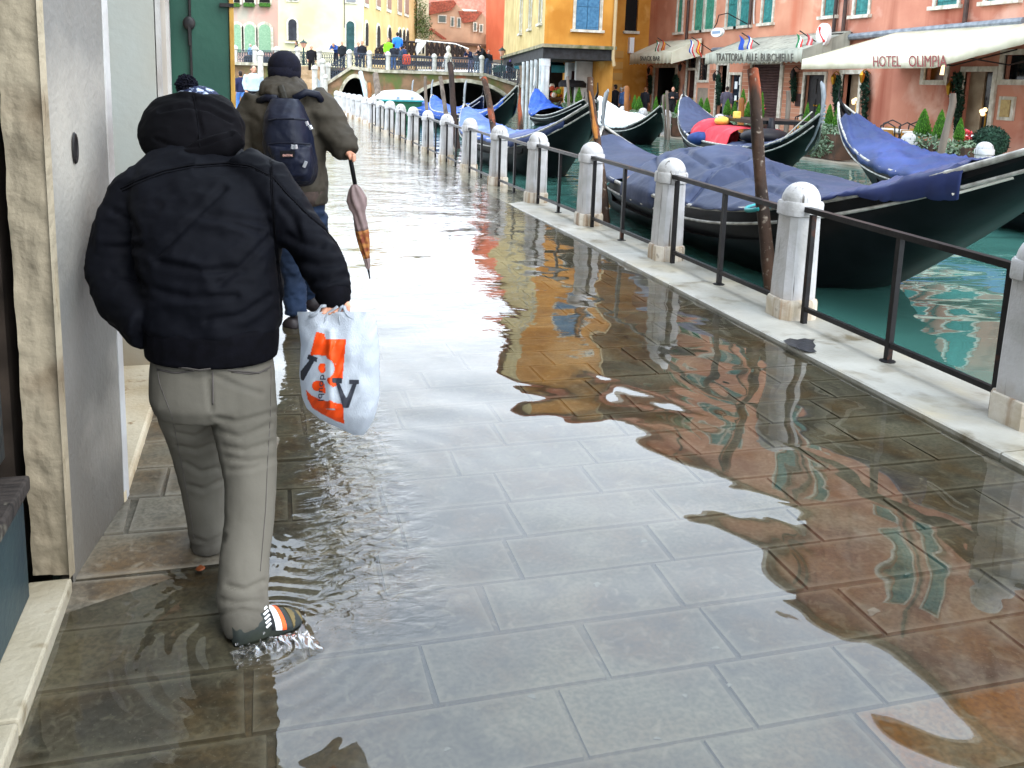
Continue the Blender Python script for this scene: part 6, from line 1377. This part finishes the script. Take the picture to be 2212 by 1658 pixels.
o,hh,d,s_,u,L_=shoe(h0,t0,MAN,.046,.085)
def strp(t0_,t1_,mat,g=.0022,a0=-.15,a1=PI+.15,name='stripe'):
    m=MB(); R0=[];
    for t in (t0_,t1_):
        aa=interp([(0,.6),(.08,.85),(.25,.95),(.42,.95),(.6,1.08),(.78,1.1),(1,.4)],t); bb=interp([(0,.95),(.08,1.05),(.25,1.2),(.42,1.1),(.6,.78),(.78,.55),(1,.28)],t)
        R0.append([hh+d*L_*t+s_*((.046*aa+g)*math.cos(q))+u*((.085*bb*.5)*(1+math.sin(q))+g) for q in [a0+(a1-a0)*k/14 for k in range(15)]])
    m.loft(R0,cap=False,close=False); m.build(name,mat,MAN,thick=.002)
strp(.55,.635,M('stripe_white','e8e8e8')); strp(.64,.70,M('stripe_orange','f05a28')); strp(.50,.53,M('stripe_dark','1a1c20'))
strp(.80,.98,M('toe_olive','6a5c3a','4e4630',6,.7),.0015)
for k in range(5): 
    m=MB(); c=hh+d*L_*(.455)-s_*0+s_*(.046*math.cos(.25+k*.22)*-1 if False else .047*math.cos(.15+k*.25))+u*(.0475*(1+math.sin(.15+k*.25)))*1.0; m.tube([c-d*.006-u*.004,c+d*.008+u*.005],.0035,5); m.build('stitch',M('stripe_white','e8e8e8'),MAN)
shoe(A(432,1204,2.66),A(462,1176,2.86),MAN,.045,.075)
# --- carrier bag
ZB_=lambda x,y:((880+x/3.769)/1.409,(900+y/3.769)/1.409)
rows=[(140,330,420,.3),(185,92,965,.35),(300,105,1000,.5),(560,135,1035,.85),(900,117,1042,1.0),(1150,145,1040,1.0),(1290,200,1010,.95),(1400,330,980,.8),(1480,480,940,.6),(1560,660,890,.35),(1600,740,850,.15)]
BZ=2.44
def bagrow(y):
    return interp([(r[0],r[1]) for r in rows],y),interp([(r[0],r[2]) for r in rows],y),interp([(r[0],r[3]) for r in rows],y)
def bagpt(x,y,off=0,back=False):
    l,r_,t=bagrow(y); u=max(-1,min(1,(x-(l+r_)/2)/((r_-l)/2))); dep=.075*t*math.sqrt(max(0,1-u*u*.97))
    vx,vy=ZB_(x,y); w_=.009*noise.fractal(Vector((x*.004,y*.003,1.5)),.9,2.0,2)+.008*abs(noise.noise(Vector((x*.010+y*.006,y*.0025,5))))
    fold=-.012*math.exp(-((x-425)/14)**2)*(1 if y>300 else 0)
    Z=BZ-(dep+w_+fold*-1*0+ (0.012*math.exp(-((x-470)/40)**2) if 380<y<1300 else 0))+ (0 if not back else 2*dep)
    return A(vx,vy,Z-off)
ny=60; nx=46
m=MB(); 
def bf(back):
    def f(a,b):
        y=185+(1600-185)*b; l,r_,t=bagrow(y); c=-math.cos(a*PI); return bagpt((l+r_)/2+(r_-l)/2*c,y,0,back)
    return f
PLAS=bpy.data.materials.new('thin_white_plastic'); PLAS.use_nodes=True; _b=PLAS.node_tree.nodes['Principled BSDF']; _b.inputs['Base Color'].default_value=(*lin('c3cad2'),1); _b.inputs['Roughness'].default_value=.3
_tn=PLAS.node_tree.nodes.new('ShaderNodeBsdfTranslucent'); _tn.inputs[0].default_value=(*lin('cfd6de'),1); _ms=PLAS.node_tree.nodes.new('ShaderNodeMixShader'); _ms.inputs[0].default_value=.4
_bn=PLAS.node_tree.nodes.new('ShaderNodeTexNoise'); _bn.inputs['Scale'].default_value=38; _bn.inputs['Detail'].default_value=5; _bn.inputs['Distortion'].default_value=1.2; _bb=PLAS.node_tree.nodes.new('ShaderNodeBump'); _bb.inputs['Distance'].default_value=.0025
PLAS.node_tree.links.new(_bn.outputs[0],_bb.inputs['Height']); PLAS.node_tree.links.new(_bb.outputs[0],_b.inputs['Normal'])
PLAS.node_tree.links.new(_b.outputs[0],_ms.inputs[1]); PLAS.node_tree.links.new(_tn.outputs[0],_ms.inputs[2]); PLAS.node_tree.links.new(_ms.outputs[0],PLAS.node_tree.nodes['Material Output'].inputs[0])
bo=A(*ZB_(600,1600),BZ); BAG=empty('carrier_bag',bo,'white plastic carrier bag with orange print and two dark letters V, held low','bag')
m=MB(); m.grid(bf(False),nx,ny); m.grid(bf(True),nx,ny); m.build('sack',PLAS,BAG,smooth='all')
m=MB()
for L_ in ([(250,230),(330,190),(352,150),(372,118),(430,112)],[(400,330),(430,240),(450,190),(520,150),(560,120)],[(600,330),(585,250),(575,180),(600,130),(620,120)],[(760,250),(690,220),(650,180),(630,120)]): m.tube([A(*ZB_(x,y),2.425) for x,y in L_],[.022,.020]+[.014]*(len(L_)-2),8,flat=.3,up=FWD)
m.build('handle',PLAS,BAG,smooth='all')
def inpoly(x,y,P):
    c=False; j=len(P)-1
    for i in range(len(P)):
        if (P[i][1]>y)!=(P[j][1]>y) and x<(P[j][0]-P[i][0])*(y-P[i][1])/(P[j][1]-P[i][1])+P[i][0]: c=not c
        j=i
    return c
el=lambda x,y,cx,cy,rx,ry:((x-cx)/rx)**2+((y-cy)/ry)**2<1
def orange(x,y):
    if inpoly(x,y,[(312,415),(405,436),(418,500),(480,498),(652,503),(612,952),(540,1040),(500,1045),(440,1000),(430,690),(300,678),(238,690)]):
        if el(x,y,425,835,98,112): return el(x,y,382,830,46,56) and x<418
        if x>430 or y<685: return True
    if el(x,y,382,830,46,56) and x<418: return True
    if el(x,y,335,1035,72,62) or inpoly(x,y,[(330,1060),(420,1060),(420,1120),(370,1110)]): return True
    return inpoly(x,y,[(192,1080),(250,1140),(330,1180),(430,1212),(475,1198),(510,1228),(622,1245),(630,1468),(520,1430),(400,1370),(270,1290),(215,1190)])
Vr=[(495,945),(608,945),(608,1005),(578,1005),(650,1170),(665,1165),(728,1012),(690,1012),(690,968),(805,968),(805,1015),(775,1015),(682,1290),(620,1290),(540,1005),(495,995)]
Vl=[(222,672),(325,710),(318,762),(288,752),(165,975),(118,965),(122,880),(232,738),(205,725)]
def decal(test,step,x0,x1,y0,y1,mat,name,off):
    m=MB(); 
    y=y0
    while y<y1:
        x=x0
        while x<x1:
            l,r_,t=bagrow(y)
            if l+8<x<r_-8 and test(x+step/2,y+step/2): m.quad(*[bagpt(a,b,off) for a,b in ((x,y),(x+step,y),(x+step,y+step),(x,y+step))])
            x+=step
        y+=step
    bm=bmesh.new(); return m.build(name,mat,BAG)
decal(orange,9,120,680,400,1480,M('print_orange','e24a18',rough=.35),'orange_print',.0018)
INKD=M('print_dark','33353d',rough=.4)
decal(lambda x,y:inpoly(x,y,Vr),7,480,820,930,1300,INKD,'letter_print',.0035); decal(lambda x,y:inpoly(x,y,Vl),7,110,340,660,990,INKD,'letter_print',.0035)
text('doubl',bagpt(428,905,.012),bagpt(398,1205,.012),bagpt(362,905,.012),INKD,BAG,off=.001,name='small_lettering',depth=.001)
# --- man with the backpack
Zm=5.35
KH=M('olive_brown_parka','3b362d','2e2a23',3,.75,.002,30); NVB=M('navy_nylon','0d1326','090d1a',4,.5,.002,30); JN=M('blue_jeans','1a2940','121f32',4,.8,.002,40,streak=('46627e',9,.62,.78)); KNIT=M('dark_navy_knit','0b0c1c','080814',40,.9,.002,120)
PXR=lambda px,Z:px/1900*Z
m=MB(); m.ell(A(615,152,Zm+.1),(.07,.085,.085)); tubeP(m,[(615,175,Zm+.08,.06),(615,230,Zm,.10),(625,400,Zm-.02,.09),(632,440,Zm-.02,.08)],flat=.7)
tubeP(m,[(560,215,Zm,.05),(535,290,Zm,.04),(530,370,Zm-.05,.035)]); tubeP(m,[(680,215,Zm,.05),(718,285,Zm,.045),(745,320,Zm-.05,.035),(757,335,Zm-.08,.03)])
for L_ in ([(628,450,Zm-.0,.06),(632,560,Zm+.01,.045),(637,680,Zm+.02,.035)],[(668,460,Zm,.06),(676,540,Zm+.10,.045),(674,600,Zm+.28,.035),(668,636,Zm+.38,.03)]): tubeP(m,L_)
o=m.build('person',SKIN); fuse(o,.016,3); M2=tag(o,'person in olive parka and dark beanie with navy backpack, holding a furled umbrella','person')
m=MB(); wr=A(758,330,Zm-.1)
for k in range(4): tubeP(m,[(760+k*1.5,331+k*3,Zm-.12,.010),(766,335+k*3.4,Zm-.13,.0095),(762,339+k*3.2,Zm-.15,.008)],8)
tubeP(m,[(752,330,Zm-.1,.032),(760,338,Zm-.11,.030)],10,flat=.7); tubeP(m,[(754,336,Zm-.13,.011),(758,345,Zm-.14,.010)],8)
h2=m.build('hand',SKIN,M2); fuse(h2,.0045,2)
m=MB()
m.loft([ringP(632,440,Zm-.04,PXR(75,Zm),.15),ringP(630,400,Zm-.04,PXR(78,Zm),.17),ringP(624,340,Zm-.02,PXR(80,Zm),.18),ringP(618,280,Zm,PXR(82,Zm),.18),ringP(615,235,Zm+.02,PXR(86,Zm),.17),ringP(613,212,Zm+.04,PXR(74,Zm),.14),ringP(613,192,Zm+.06,PXR(45,Zm),.11)])
tubeP(m,[(565,215,Zm+.02,.11),(542,260,Zm,.115),(533,320,Zm-.03,.105),(532,370,Zm-.08,.085)],16); tubeP(m,[(668,213,Zm+.02,.11),(700,248,Zm,.118),(724,288,Zm-.03,.105),(745,318,Zm-.07,.090),(754,332,Zm-.1,.065)],16)
pk_=m.build('parka',KH,M2); fuse(pk_,.013,8); localize(pk_,folds,.011,6,5,(1,1,1.5)); localize(pk_,folds,.003,16,8)
m=MB(); m.loft([ringP(640,438,Zm-.04,PXR(64,Zm),.155),ringP(640,408,Zm-.04,PXR(67,Zm),.165)]); m.build('hem_rib',M('brown_rib','3f342f','332a26',40,.9,.002,90),M2,smooth='all')
m=MB(); m.loft([ringP(614,218,Zm+.0,PXR(46,Zm),.13),ringP(613,200,Zm+.0,PXR(50,Zm),.15),ringP(613,182,Zm+.03,PXR(47,Zm),.14),ringP(613,168,Zm+.07,PXR(36,Zm),.11),ringP(613,163,Zm+.08,PXR(20,Zm),.07)]); hd2=m.build('parka_hood',KH,M2); fuse(hd2,.011,5); localize(hd2,folds,.014,9,2)
m=MB(); m.ell(A(614.5,144,Zm+.1),(.100,.118,.100),n=24,m=14); m.loft([ringP(614.5,146,Zm+.1,.0995,.118),ringP(614.5,160,Zm+.1,.098,.115),ringP(614.5,171,Zm+.1,.094,.11)]); m.build('beanie',KNIT,M2,smooth='all')
m=MB(); m.loft([ringP(640,430,Zm-.03,PXR(60,Zm),.13),ringP(642,480,Zm-.03,PXR(60,Zm),.14)])
tubeP(m,[(627,470,Zm-.04,.115),(630,540,Zm,.092),(634,600,Zm+.02,.078),(637,650,Zm+.02,.072),(638,678,Zm+.02,.070)],16); tubeP(m,[(668,470,Zm,.115),(676,540,Zm+.10,.095),(674,600,Zm+.28,.082),(668,636,Zm+.38,.074)],16)
j2=m.build('jeans',JN,M2); fuse(j2,.013,5); localize(j2,folds,.012,9,6,(1,1,1.8))
m=MB(); m.tube([A(624,706,Zm-.05),A(634,700,Zm),A(640,690,Zm+.18)],[.05,.055,.035],10); m.tube([A(668,645,Zm+.30),A(678,655,Zm+.36),A(690,668,Zm+.40)],[.055,.06,.04],10); m.build('shoes',SHOED,M2,smooth='all')
# backpack
L7=lambda x,y:((780+x/3.949)/1.409,(200+y/3.949)/1.409)
BP=empty('backpack',A(632,400,Zm-.22),'navy blue nylon backpack with silver zips on the back of the olive parka','backpack')
m=MB(); rg=[]
for y,l,r_,dep in ((395,180,520,.06),(480,160,580,.12),(620,130,640,.18),(800,115,680,.20),(950,120,700,.21),(1150,150,740,.22),(1300,230,740,.20),(1390,330,700,.15),(1430,420,640,.08)):
    cx,cy=L7((l+r_)/2,y); hw=(r_-l)/2/3.949/1.409/1900*(Zm-.2); c=A(cx,cy,Zm-.16); rg.append([c+RGT*(hw*math.copysign(abs(math.cos(a))**.6,math.cos(a)))-FWD*(dep*math.copysign(abs(math.sin(a))**.7,math.sin(a)) if math.sin(a)>0 else dep*.3*math.sin(a)) for a in [2*PI*k/28 for k in range(28)]])
m.loft(rg); b1=m.build('main_bag',NVB,BP); fuse(b1,.010,4); localize(b1,folds,.006,7,3)
m=MB(); rg=[]
for y,l,r_,dep in ((940,150,650,.01),(970,140,665,.07),(1150,190,690,.09),(1300,270,680,.08),(1390,370,640,.03)):
    cx,cy=L7((l+r_)/2,y); hw=(r_-l)/2/3.949/1.409/1900*(Zm-.35); c=A(cx,cy,Zm-.35); rg.append([c+RGT*(hw*math.copysign(abs(math.cos(a))**.5,math.cos(a)))-FWD*(dep*max(0,math.sin(a))-.04*(math.sin(a)<0)) for a in [2*PI*k/28 for k in range(28)]])
m.loft(rg); b2=m.build('front_pocket',NVB,BP); fuse(b2,.008,3); localize(b2,folds,.006,12,1)
m=MB(); m.tube([A(*L7(150,945),Zm-.38),A(*L7(250,930),Zm-.40),A(*L7(450,930),Zm-.42),A(*L7(650,945),Zm-.38)],.006,6); m.tube([A(*L7(145,660),Zm-.34),A(*L7(250,640),Zm-.37),A(*L7(450,640),Zm-.38),A(*L7(600,650),Zm-.33)],.006,6); m.tube([A(*L7(300,1150),Zm-.42),A(*L7(600,1150),Zm-.42)],.004,6); m.build('zip',M('zip_dark','0a0e1c'),BP)
SIL=M('zip_silver','c9cdd2',rough=.3,metal=.6)
for pts in ([(440,950),(435,1000)],[(470,950),(478,1000)],[(600,1150),(570,1220)],[(600,670),(620,720)],[(640,720),(665,765)]): MB().tube([A(*L7(x,y),Zm-.45 if y>800 else Zm-.36) for x,y in pts],.010,5).build('zip_pull',SIL,BP)
m=MB(); a,b,c_=A(*L7(285,1020),Zm-.455),A(*L7(462,1020),Zm-.455),A(*L7(285,1105),Zm-.455); m.quad(a,b,b+(c_-a),c_); m.build('patch',M('patch_black','0c0c10'),BP)
text('EASTPAK',A(*L7(322,1064),Zm-.462),A(*L7(440,1064),Zm-.462),A(*L7(322,1090),Zm-.462),M('patch_red','d8a89c'),BP,off=.002,name='patch_lettering',depth=.001)
for sg,pts in ((-1,[(250,395),(120,385),(20,430)]),(1,[(450,400),(600,320),(740,350),(790,430)])): MB().tube([A(*L7(x,y),Zm-.16+.03*k) for k,(x,y) in enumerate(pts)],.022,8,flat=.6,up=(0,0,1)).build('shoulder_strap',NVB,BP,smooth='all')
m=MB(); m.tube([A(*L7(290,240),Zm-.13),A(*L7(320,320),Zm-.15),A(*L7(340,395),Zm-.15)],.018,6,flat=.3,up=RGT); m.build('hood_strap',M('strap_dark','2a2822'),M2)
# umbrella
UZ=Zm-.12
UM=empty('umbrella',A(798,600,UZ),'furled umbrella with pinkish grey and orange cloth and a black shaft, hanging from the hand','umbrella')
u0=A(757,343,UZ);u1=A(767,398,UZ);u2=A(799,602,UZ)
MB().tube([A(754,336,UZ),u0,u1],[.016,.014,.013],8).build('handle',M('umbrella_black','0e0e10',rough=.3),UM,smooth='all')
def pleat(t0_,t1_,mat,name):
    m=MB(); rg=[]; D=(u2-A(765,398,UZ)); st=A(765,398,UZ); d=D.normalized(); sx=d.cross(FWD).normalized(); sy=d.cross(sx)
    for k in range(13):
        t=t0_+(t1_-t0_)*k/12; r_=interp([(0,.012),(.04,.030),(.15,.055),(.24,.050),(.3,.036),(.5,.036),(.62,.032),(.78,.020),(.88,.012),(.9,.006),(1,.003)],t)
        rg.append([st+D*t+sx*(r_*(1+.16*math.cos(6*a+t*14))*math.cos(a))+sy*(r_*(1+.16*math.cos(6*a+t*14))*math.sin(a)) for a in [2*PI*j/36 for j in range(36)]])
    m.loft(rg); m.build(name,mat,UM,smooth='all')
pleat(0,.48,M('umbrella_pinkgrey','857270','6b5b59',9,.6),'upper_cloth'); pleat(.482,.78,M('umbrella_orange','9a6a38','6e3420',22,.6,ramp=(.42,.58)),'printed_cloth'); pleat(.782,.9,M('umbrella_pinkgrey','9c8684'),'lower_cloth'); pleat(.902,1,M('umbrella_black','0e0e10'),'tip')
# --- person with the bobble hat behind the hood
Zw=3.75
m=MB(); m.ell(A(428,238,Zw),(.075,.085,.09)); tubeP(m,[(430,245,Zw,.06),(430,330,Zw-.05,.14),(432,520,Zw-.05,.15),(432,560,Zw-.05,.12)],flat=.7)
for L_ in ([(405,560,Zw-.05,.09),(425,720,Zw,.06),(432,850,Zw,.045)],[(455,560,Zw-.05,.09),(452,720,Zw+.05,.06),(446,845,Zw+.1,.045)]): tubeP(m,L_)
tubeP(m,[(385,330,Zw,.06),(372,430,Zw,.05),(372,520,Zw-.05,.035)]); tubeP(m,[(475,330,Zw,.06),(490,430,Zw,.05),(490,520,Zw-.05,.035)])
hand(m,A(372,520,Zw-.05),Vector((0,0,-1)),1,.4,1,FWD); hand(m,A(490,520,Zw-.05),Vector((0,0,-1)),1,.4,-1,FWD)
o=m.build('person',SKIN); fuse(o,.012,3); W3=tag(o,'person in a patterned blue hat with a black bobble, mostly hidden behind the black hood','person')
PAT=M('patterned_hat','1c2540','a9b6cc',34,.8,.002,60,ramp=(.52,.6))
m=MB(); m.ell(A(428,228,Zw+.0),(.106,.112,.085),n=24,m=12); m.loft([ringP(430,230,Zw,.106,.112),ringP(430,250,Zw,.104,.11)]); m.build('hat',PAT,W3,smooth='all')
m=MB(); bc=A(403,184,Zw-.02); rsx=random.Random(4)
for _ in range(500):
    dd=Vector((rsx.gauss(0,1),rsx.gauss(0,1),rsx.gauss(0,1))).normalized(); m.tube([bc+dd*.01,bc+dd*.046*rsx.uniform(.85,1.08)],[.006,.003],4)
m.build('bobble',KNIT,W3)
m=MB(); m.loft([ringP(432,575,Zw-.05,.19,.15),ringP(432,450,Zw-.03,.20,.16),ringP(430,340,Zw,.20,.15),ringP(430,300,Zw,.14,.12),ringP(430,268,Zw,.08,.08)]); tubeP(m,[(395,320,Zw,.085),(375,420,Zw,.075),(372,515,Zw-.05,.05)]); tubeP(m,[(465,320,Zw,.085),(488,420,Zw,.075),(490,515,Zw-.05,.05)]); c3=m.build('coat',W_('2a2d3a'),W3); fuse(c3,.015,5)
m=MB()
for L_ in ([(408,560,Zw-.05,.10),(425,720,Zw,.075),(432,835,Zw,.065)],[(455,560,Zw-.05,.10),(452,720,Zw+.05,.075),(446,835,Zw+.1,.065)]): tubeP(m,L_)
c3=m.build('trousers',W_('22242c'),W3); fuse(c3,.015,4)
m=MB(); m.tube([A(428,866,Zw-.05),A(432,858,Zw+.15)],[.05,.035],8); m.tube([A(448,862,Zw+.03),A(450,854,Zw+.22)],[.05,.035],8); m.build('shoes',SHOED,W3,smooth='all')
# ================================================================ splashes, litter
DROP=bpy.data.materials.new('splash_water'); DROP.use_nodes=True; _n=DROP.node_tree; _n.nodes.clear(); _o=_n.nodes.new('ShaderNodeOutputMaterial'); _g=_n.nodes.new('ShaderNodeBsdfGlossy'); _g.inputs['Roughness'].default_value=.05; _t=_n.nodes.new('ShaderNodeBsdfTransparent'); _x=_n.nodes.new('ShaderNodeMixShader'); _f=_n.nodes.new('ShaderNodeLayerWeight'); _f.inputs[0].default_value=.45
_n.links.new(_f.outputs['Facing'],_x.inputs[0]); _n.links.new(_t.outputs[0],_x.inputs[1]); _n.links.new(_g.outputs[0],_x.inputs[2]); _n.links.new(_x.outputs[0],_o.inputs[0])
m=MB(); rsx=random.Random(8)
for _ in range(60):
    x=rsx.uniform(495,690); yb_=1408-(x-500)*.30; y=yb_+rsx.gauss(6,12); q=grd(x,y+14); q.z=abs(rsx.gauss(0,.012))*(1 if rsx.random()<.7 else 2.2); s_=rsx.uniform(.001,.0035)*(1 if rsx.random()<.9 else 1.8)
    m.ell(q,(s_*rsx.uniform(.8,2.2),s_*rsx.uniform(.8,1.5),s_*rsx.uniform(.6,1.6)),n=8,m=6)
for k in range(16):
    x=505+k*9.5; q=grd(x,1416-(x-500)*.28); h=rsx.uniform(.008,.03); d_=Vector((rsx.uniform(-.03,.03),rsx.uniform(-.04,.0),h)); m.tube([q,q+d_*.6,q+d_],[rsx.uniform(.008,.016),.007,.002],8,flat=.4)
tag(m.build('water_splash',DROP,smooth='all'),'spray of clear droplets and small tongues of water thrown up under the near shoe','splash',kind='stuff')
for i,(x,y,c,l) in enumerate(((433,1238,'6a3516','orange-brown wet leaf left of the grey trouser leg'),)):
    q=grd(x,y); m=MB(); m.grid(lambda a,b:q+Vector(((a-.5)*.030*(1-abs(2*b-1)**2*.9),(b-.5)*.035,.016+.003*math.sin(a*3))),5,6); tag(m.build('fallen_leaf',M('leaf_'+c,c,rough=.5),smooth='all',thick=.001),l,'leaf')

# tar patch and droppings
def blot(pts,mat,name,label,cat,z=.009):
    m=MB(); rs_=random.Random(len(label)); P=[]
    for x,y in pts: q=grd(x,y,.03); P.append(Vector((q.x,q.y,zk(q.x,q.y)+z)) if q.x>0 else q)
    m.prism(P,(0,0,.0015)); return tag(m.build(name,mat),label,cat)
blot([(1692,738),(1706,733),(1722,736),(1738,733),(1752,736),(1760,735),(1756,741),(1762,749),(1757,756),(1764,762),(1748,763),(1736,760),(1727,757),(1716,752),(1703,748)],M('tar','17181c','2e3036',30,.35,.002,60),'tar_patch','black tar patch on the white kerb below the second post from the right','stain')
for i,(x,y,s_) in enumerate(((1545,1398,14),(1390,1168,11),(1885,1322,22),(1575,1480,9),(1480,1503,10),(1150,1505,14),(1420,1595,12),(1960,1240,9),(965,1620,12),(1290,1262,12))):
    a=[(x+s_*.6*math.cos(t)*(1+.4*math.sin(3*t+i)),y+s_*.35*math.sin(t)*(1+.4*math.cos(2*t+i))) for t in [2*PI*k/11 for k in range(11)]]
    P=[]
    for px,py in a: q=grd(px,py,-.012); P.append(Vector((q.x,q.y,zs(q.x,q.y)+.0005)))
    o=MB().prism(P,(0,0,.0008)).build('chewing_gum',M('gum_grey','85847d','6b6962',40,.7)); tag(o,'small pale grey spot trodden flat on the submerged paving slabs','gum spot','pale spots on the paving')

# thin torn sheet of water thrown sideways by the near shoe
m=MB()
def sheet(a,b):
    x=500+165*a; y=1412-(x-500)*.33; q=grd(x,y+4); h=(.045*math.sin(PI*a)**.7)*(1-.5*abs(noise.noise(Vector((a*9,0,2)))))
    out=Vector((.02,-.05,0))*b; return Vector((q.x,q.y,0))+out*(1+a)+Vector((.01*noise.noise(Vector((a*12,b*4,1))),.01*noise.noise(Vector((a*12,b*4,7))),h*math.sin(b*PI*.8)+.006*noise.noise(Vector((a*25,b*12,3)))))
m.grid(sheet,70,14); tag(m.build('water_sheet',DROP,smooth='all'),'thin curled sheet of water lifted beside the near shoe','splash',kind='stuff')
# stitched seams laid on the surfaces
from mathutils.bvhtree import BVHTree
def surf_line(o,pts,r_,mat,name,par,off=.001):
    dg=bpy.context.evaluated_depsgraph_get(); dg.update(); mw=Matrix.Translation(o.parent.location if o.parent else Vector((0,0,0)))@Matrix.Translation(o.location)
    bv=BVHTree.FromPolygons([mw@v.co for v in o.data.vertices],[tuple(p.vertices) for p in o.data.polygons]); m=MB(); P=[]
    for (ax,ay),(bx_,by_) in zip(pts,pts[1:]):
        n=max(2,int(math.hypot(bx_-ax,by_-ay)/6))
        for k in range(n):
            x=ax+(bx_-ax)*k/n; y=ay+(by_-ay)*k/n; d=ray(x,y).normalized(); h=bv.ray_cast(O,d)
            if h[0] is not None and (not P or (h[0]-P[-1]).length<.12): P.append(h[0]-d*off)
    if len(P)>2:
        Q=[P[0]]+[(P[i-1]+P[i]+P[i+1])/3 for i in range(1,len(P)-1)]+[P[-1]]
        m.tube(Q,r_,6); return m.build(name,mat,par,smooth='all')
SEAM=M('seam_black','0a0a0e','060608',30,.8,spec=.05)
for q in seams: surf_line(jk,q,.0026,SEAM,'seam',MAN); surf_line(jk,[(x+3.5,y+5) for x,y in q],.0018,SEAM,'seam',MAN)
surf_line(hd_,[(418,206),(424,240),(430,285),(432,325)],.0022,SEAM,'seam',MAN)
TS=M('seam_taupe','575250','4a4643',30,.85,spec=.05)
surf_line(tr,[(459,775),(460,830),(460,880)],.002,TS,'seam',MAN); surf_line(tr,[(500,803),(545,808),(583,798)],.0025,TS,'seam',MAN); surf_line(tr,[(340,798),(380,806),(425,800)],.0025,TS,'seam',MAN)
surf_line(tr,[(335,772),(345,830),(372,900),(392,1000),(410,1100),(420,1170)],.001,TS,'seam',MAN); surf_line(tr,[(586,790),(584,900),(578,1000),(574,1100),(562,1240)],.001,TS,'seam',MAN)
cov=[o for o in bpy.data.objects if o.name.startswith('boat_cover') and o.get('label','').startswith('large slate')][0]
fake=_W(); 
class _F: pass
f_=_F(); f_.data=cov.data; f_.location=cov.location
crease(f_,[[(1411,330),(1420,370),(1410,430)],[(1480,326),(1530,360),(1560,350),(1600,365)],[(1619,338),(1590,352),(1560,352)],[(1486,442),(1514,408),(1532,380),(1550,361),(1576,352)],[(1440,340),(1470,380),(1450,430)],[(1600,360),(1640,400),(1700,425)],[(1660,362),(1700,390),(1760,410)]],.035,5)
surf_line(cov,[(1486,442),(1514,408),(1532,380),(1550,361),(1576,352)],.004,M('seam_blue','232c48'),'seam',cov,off=.003)
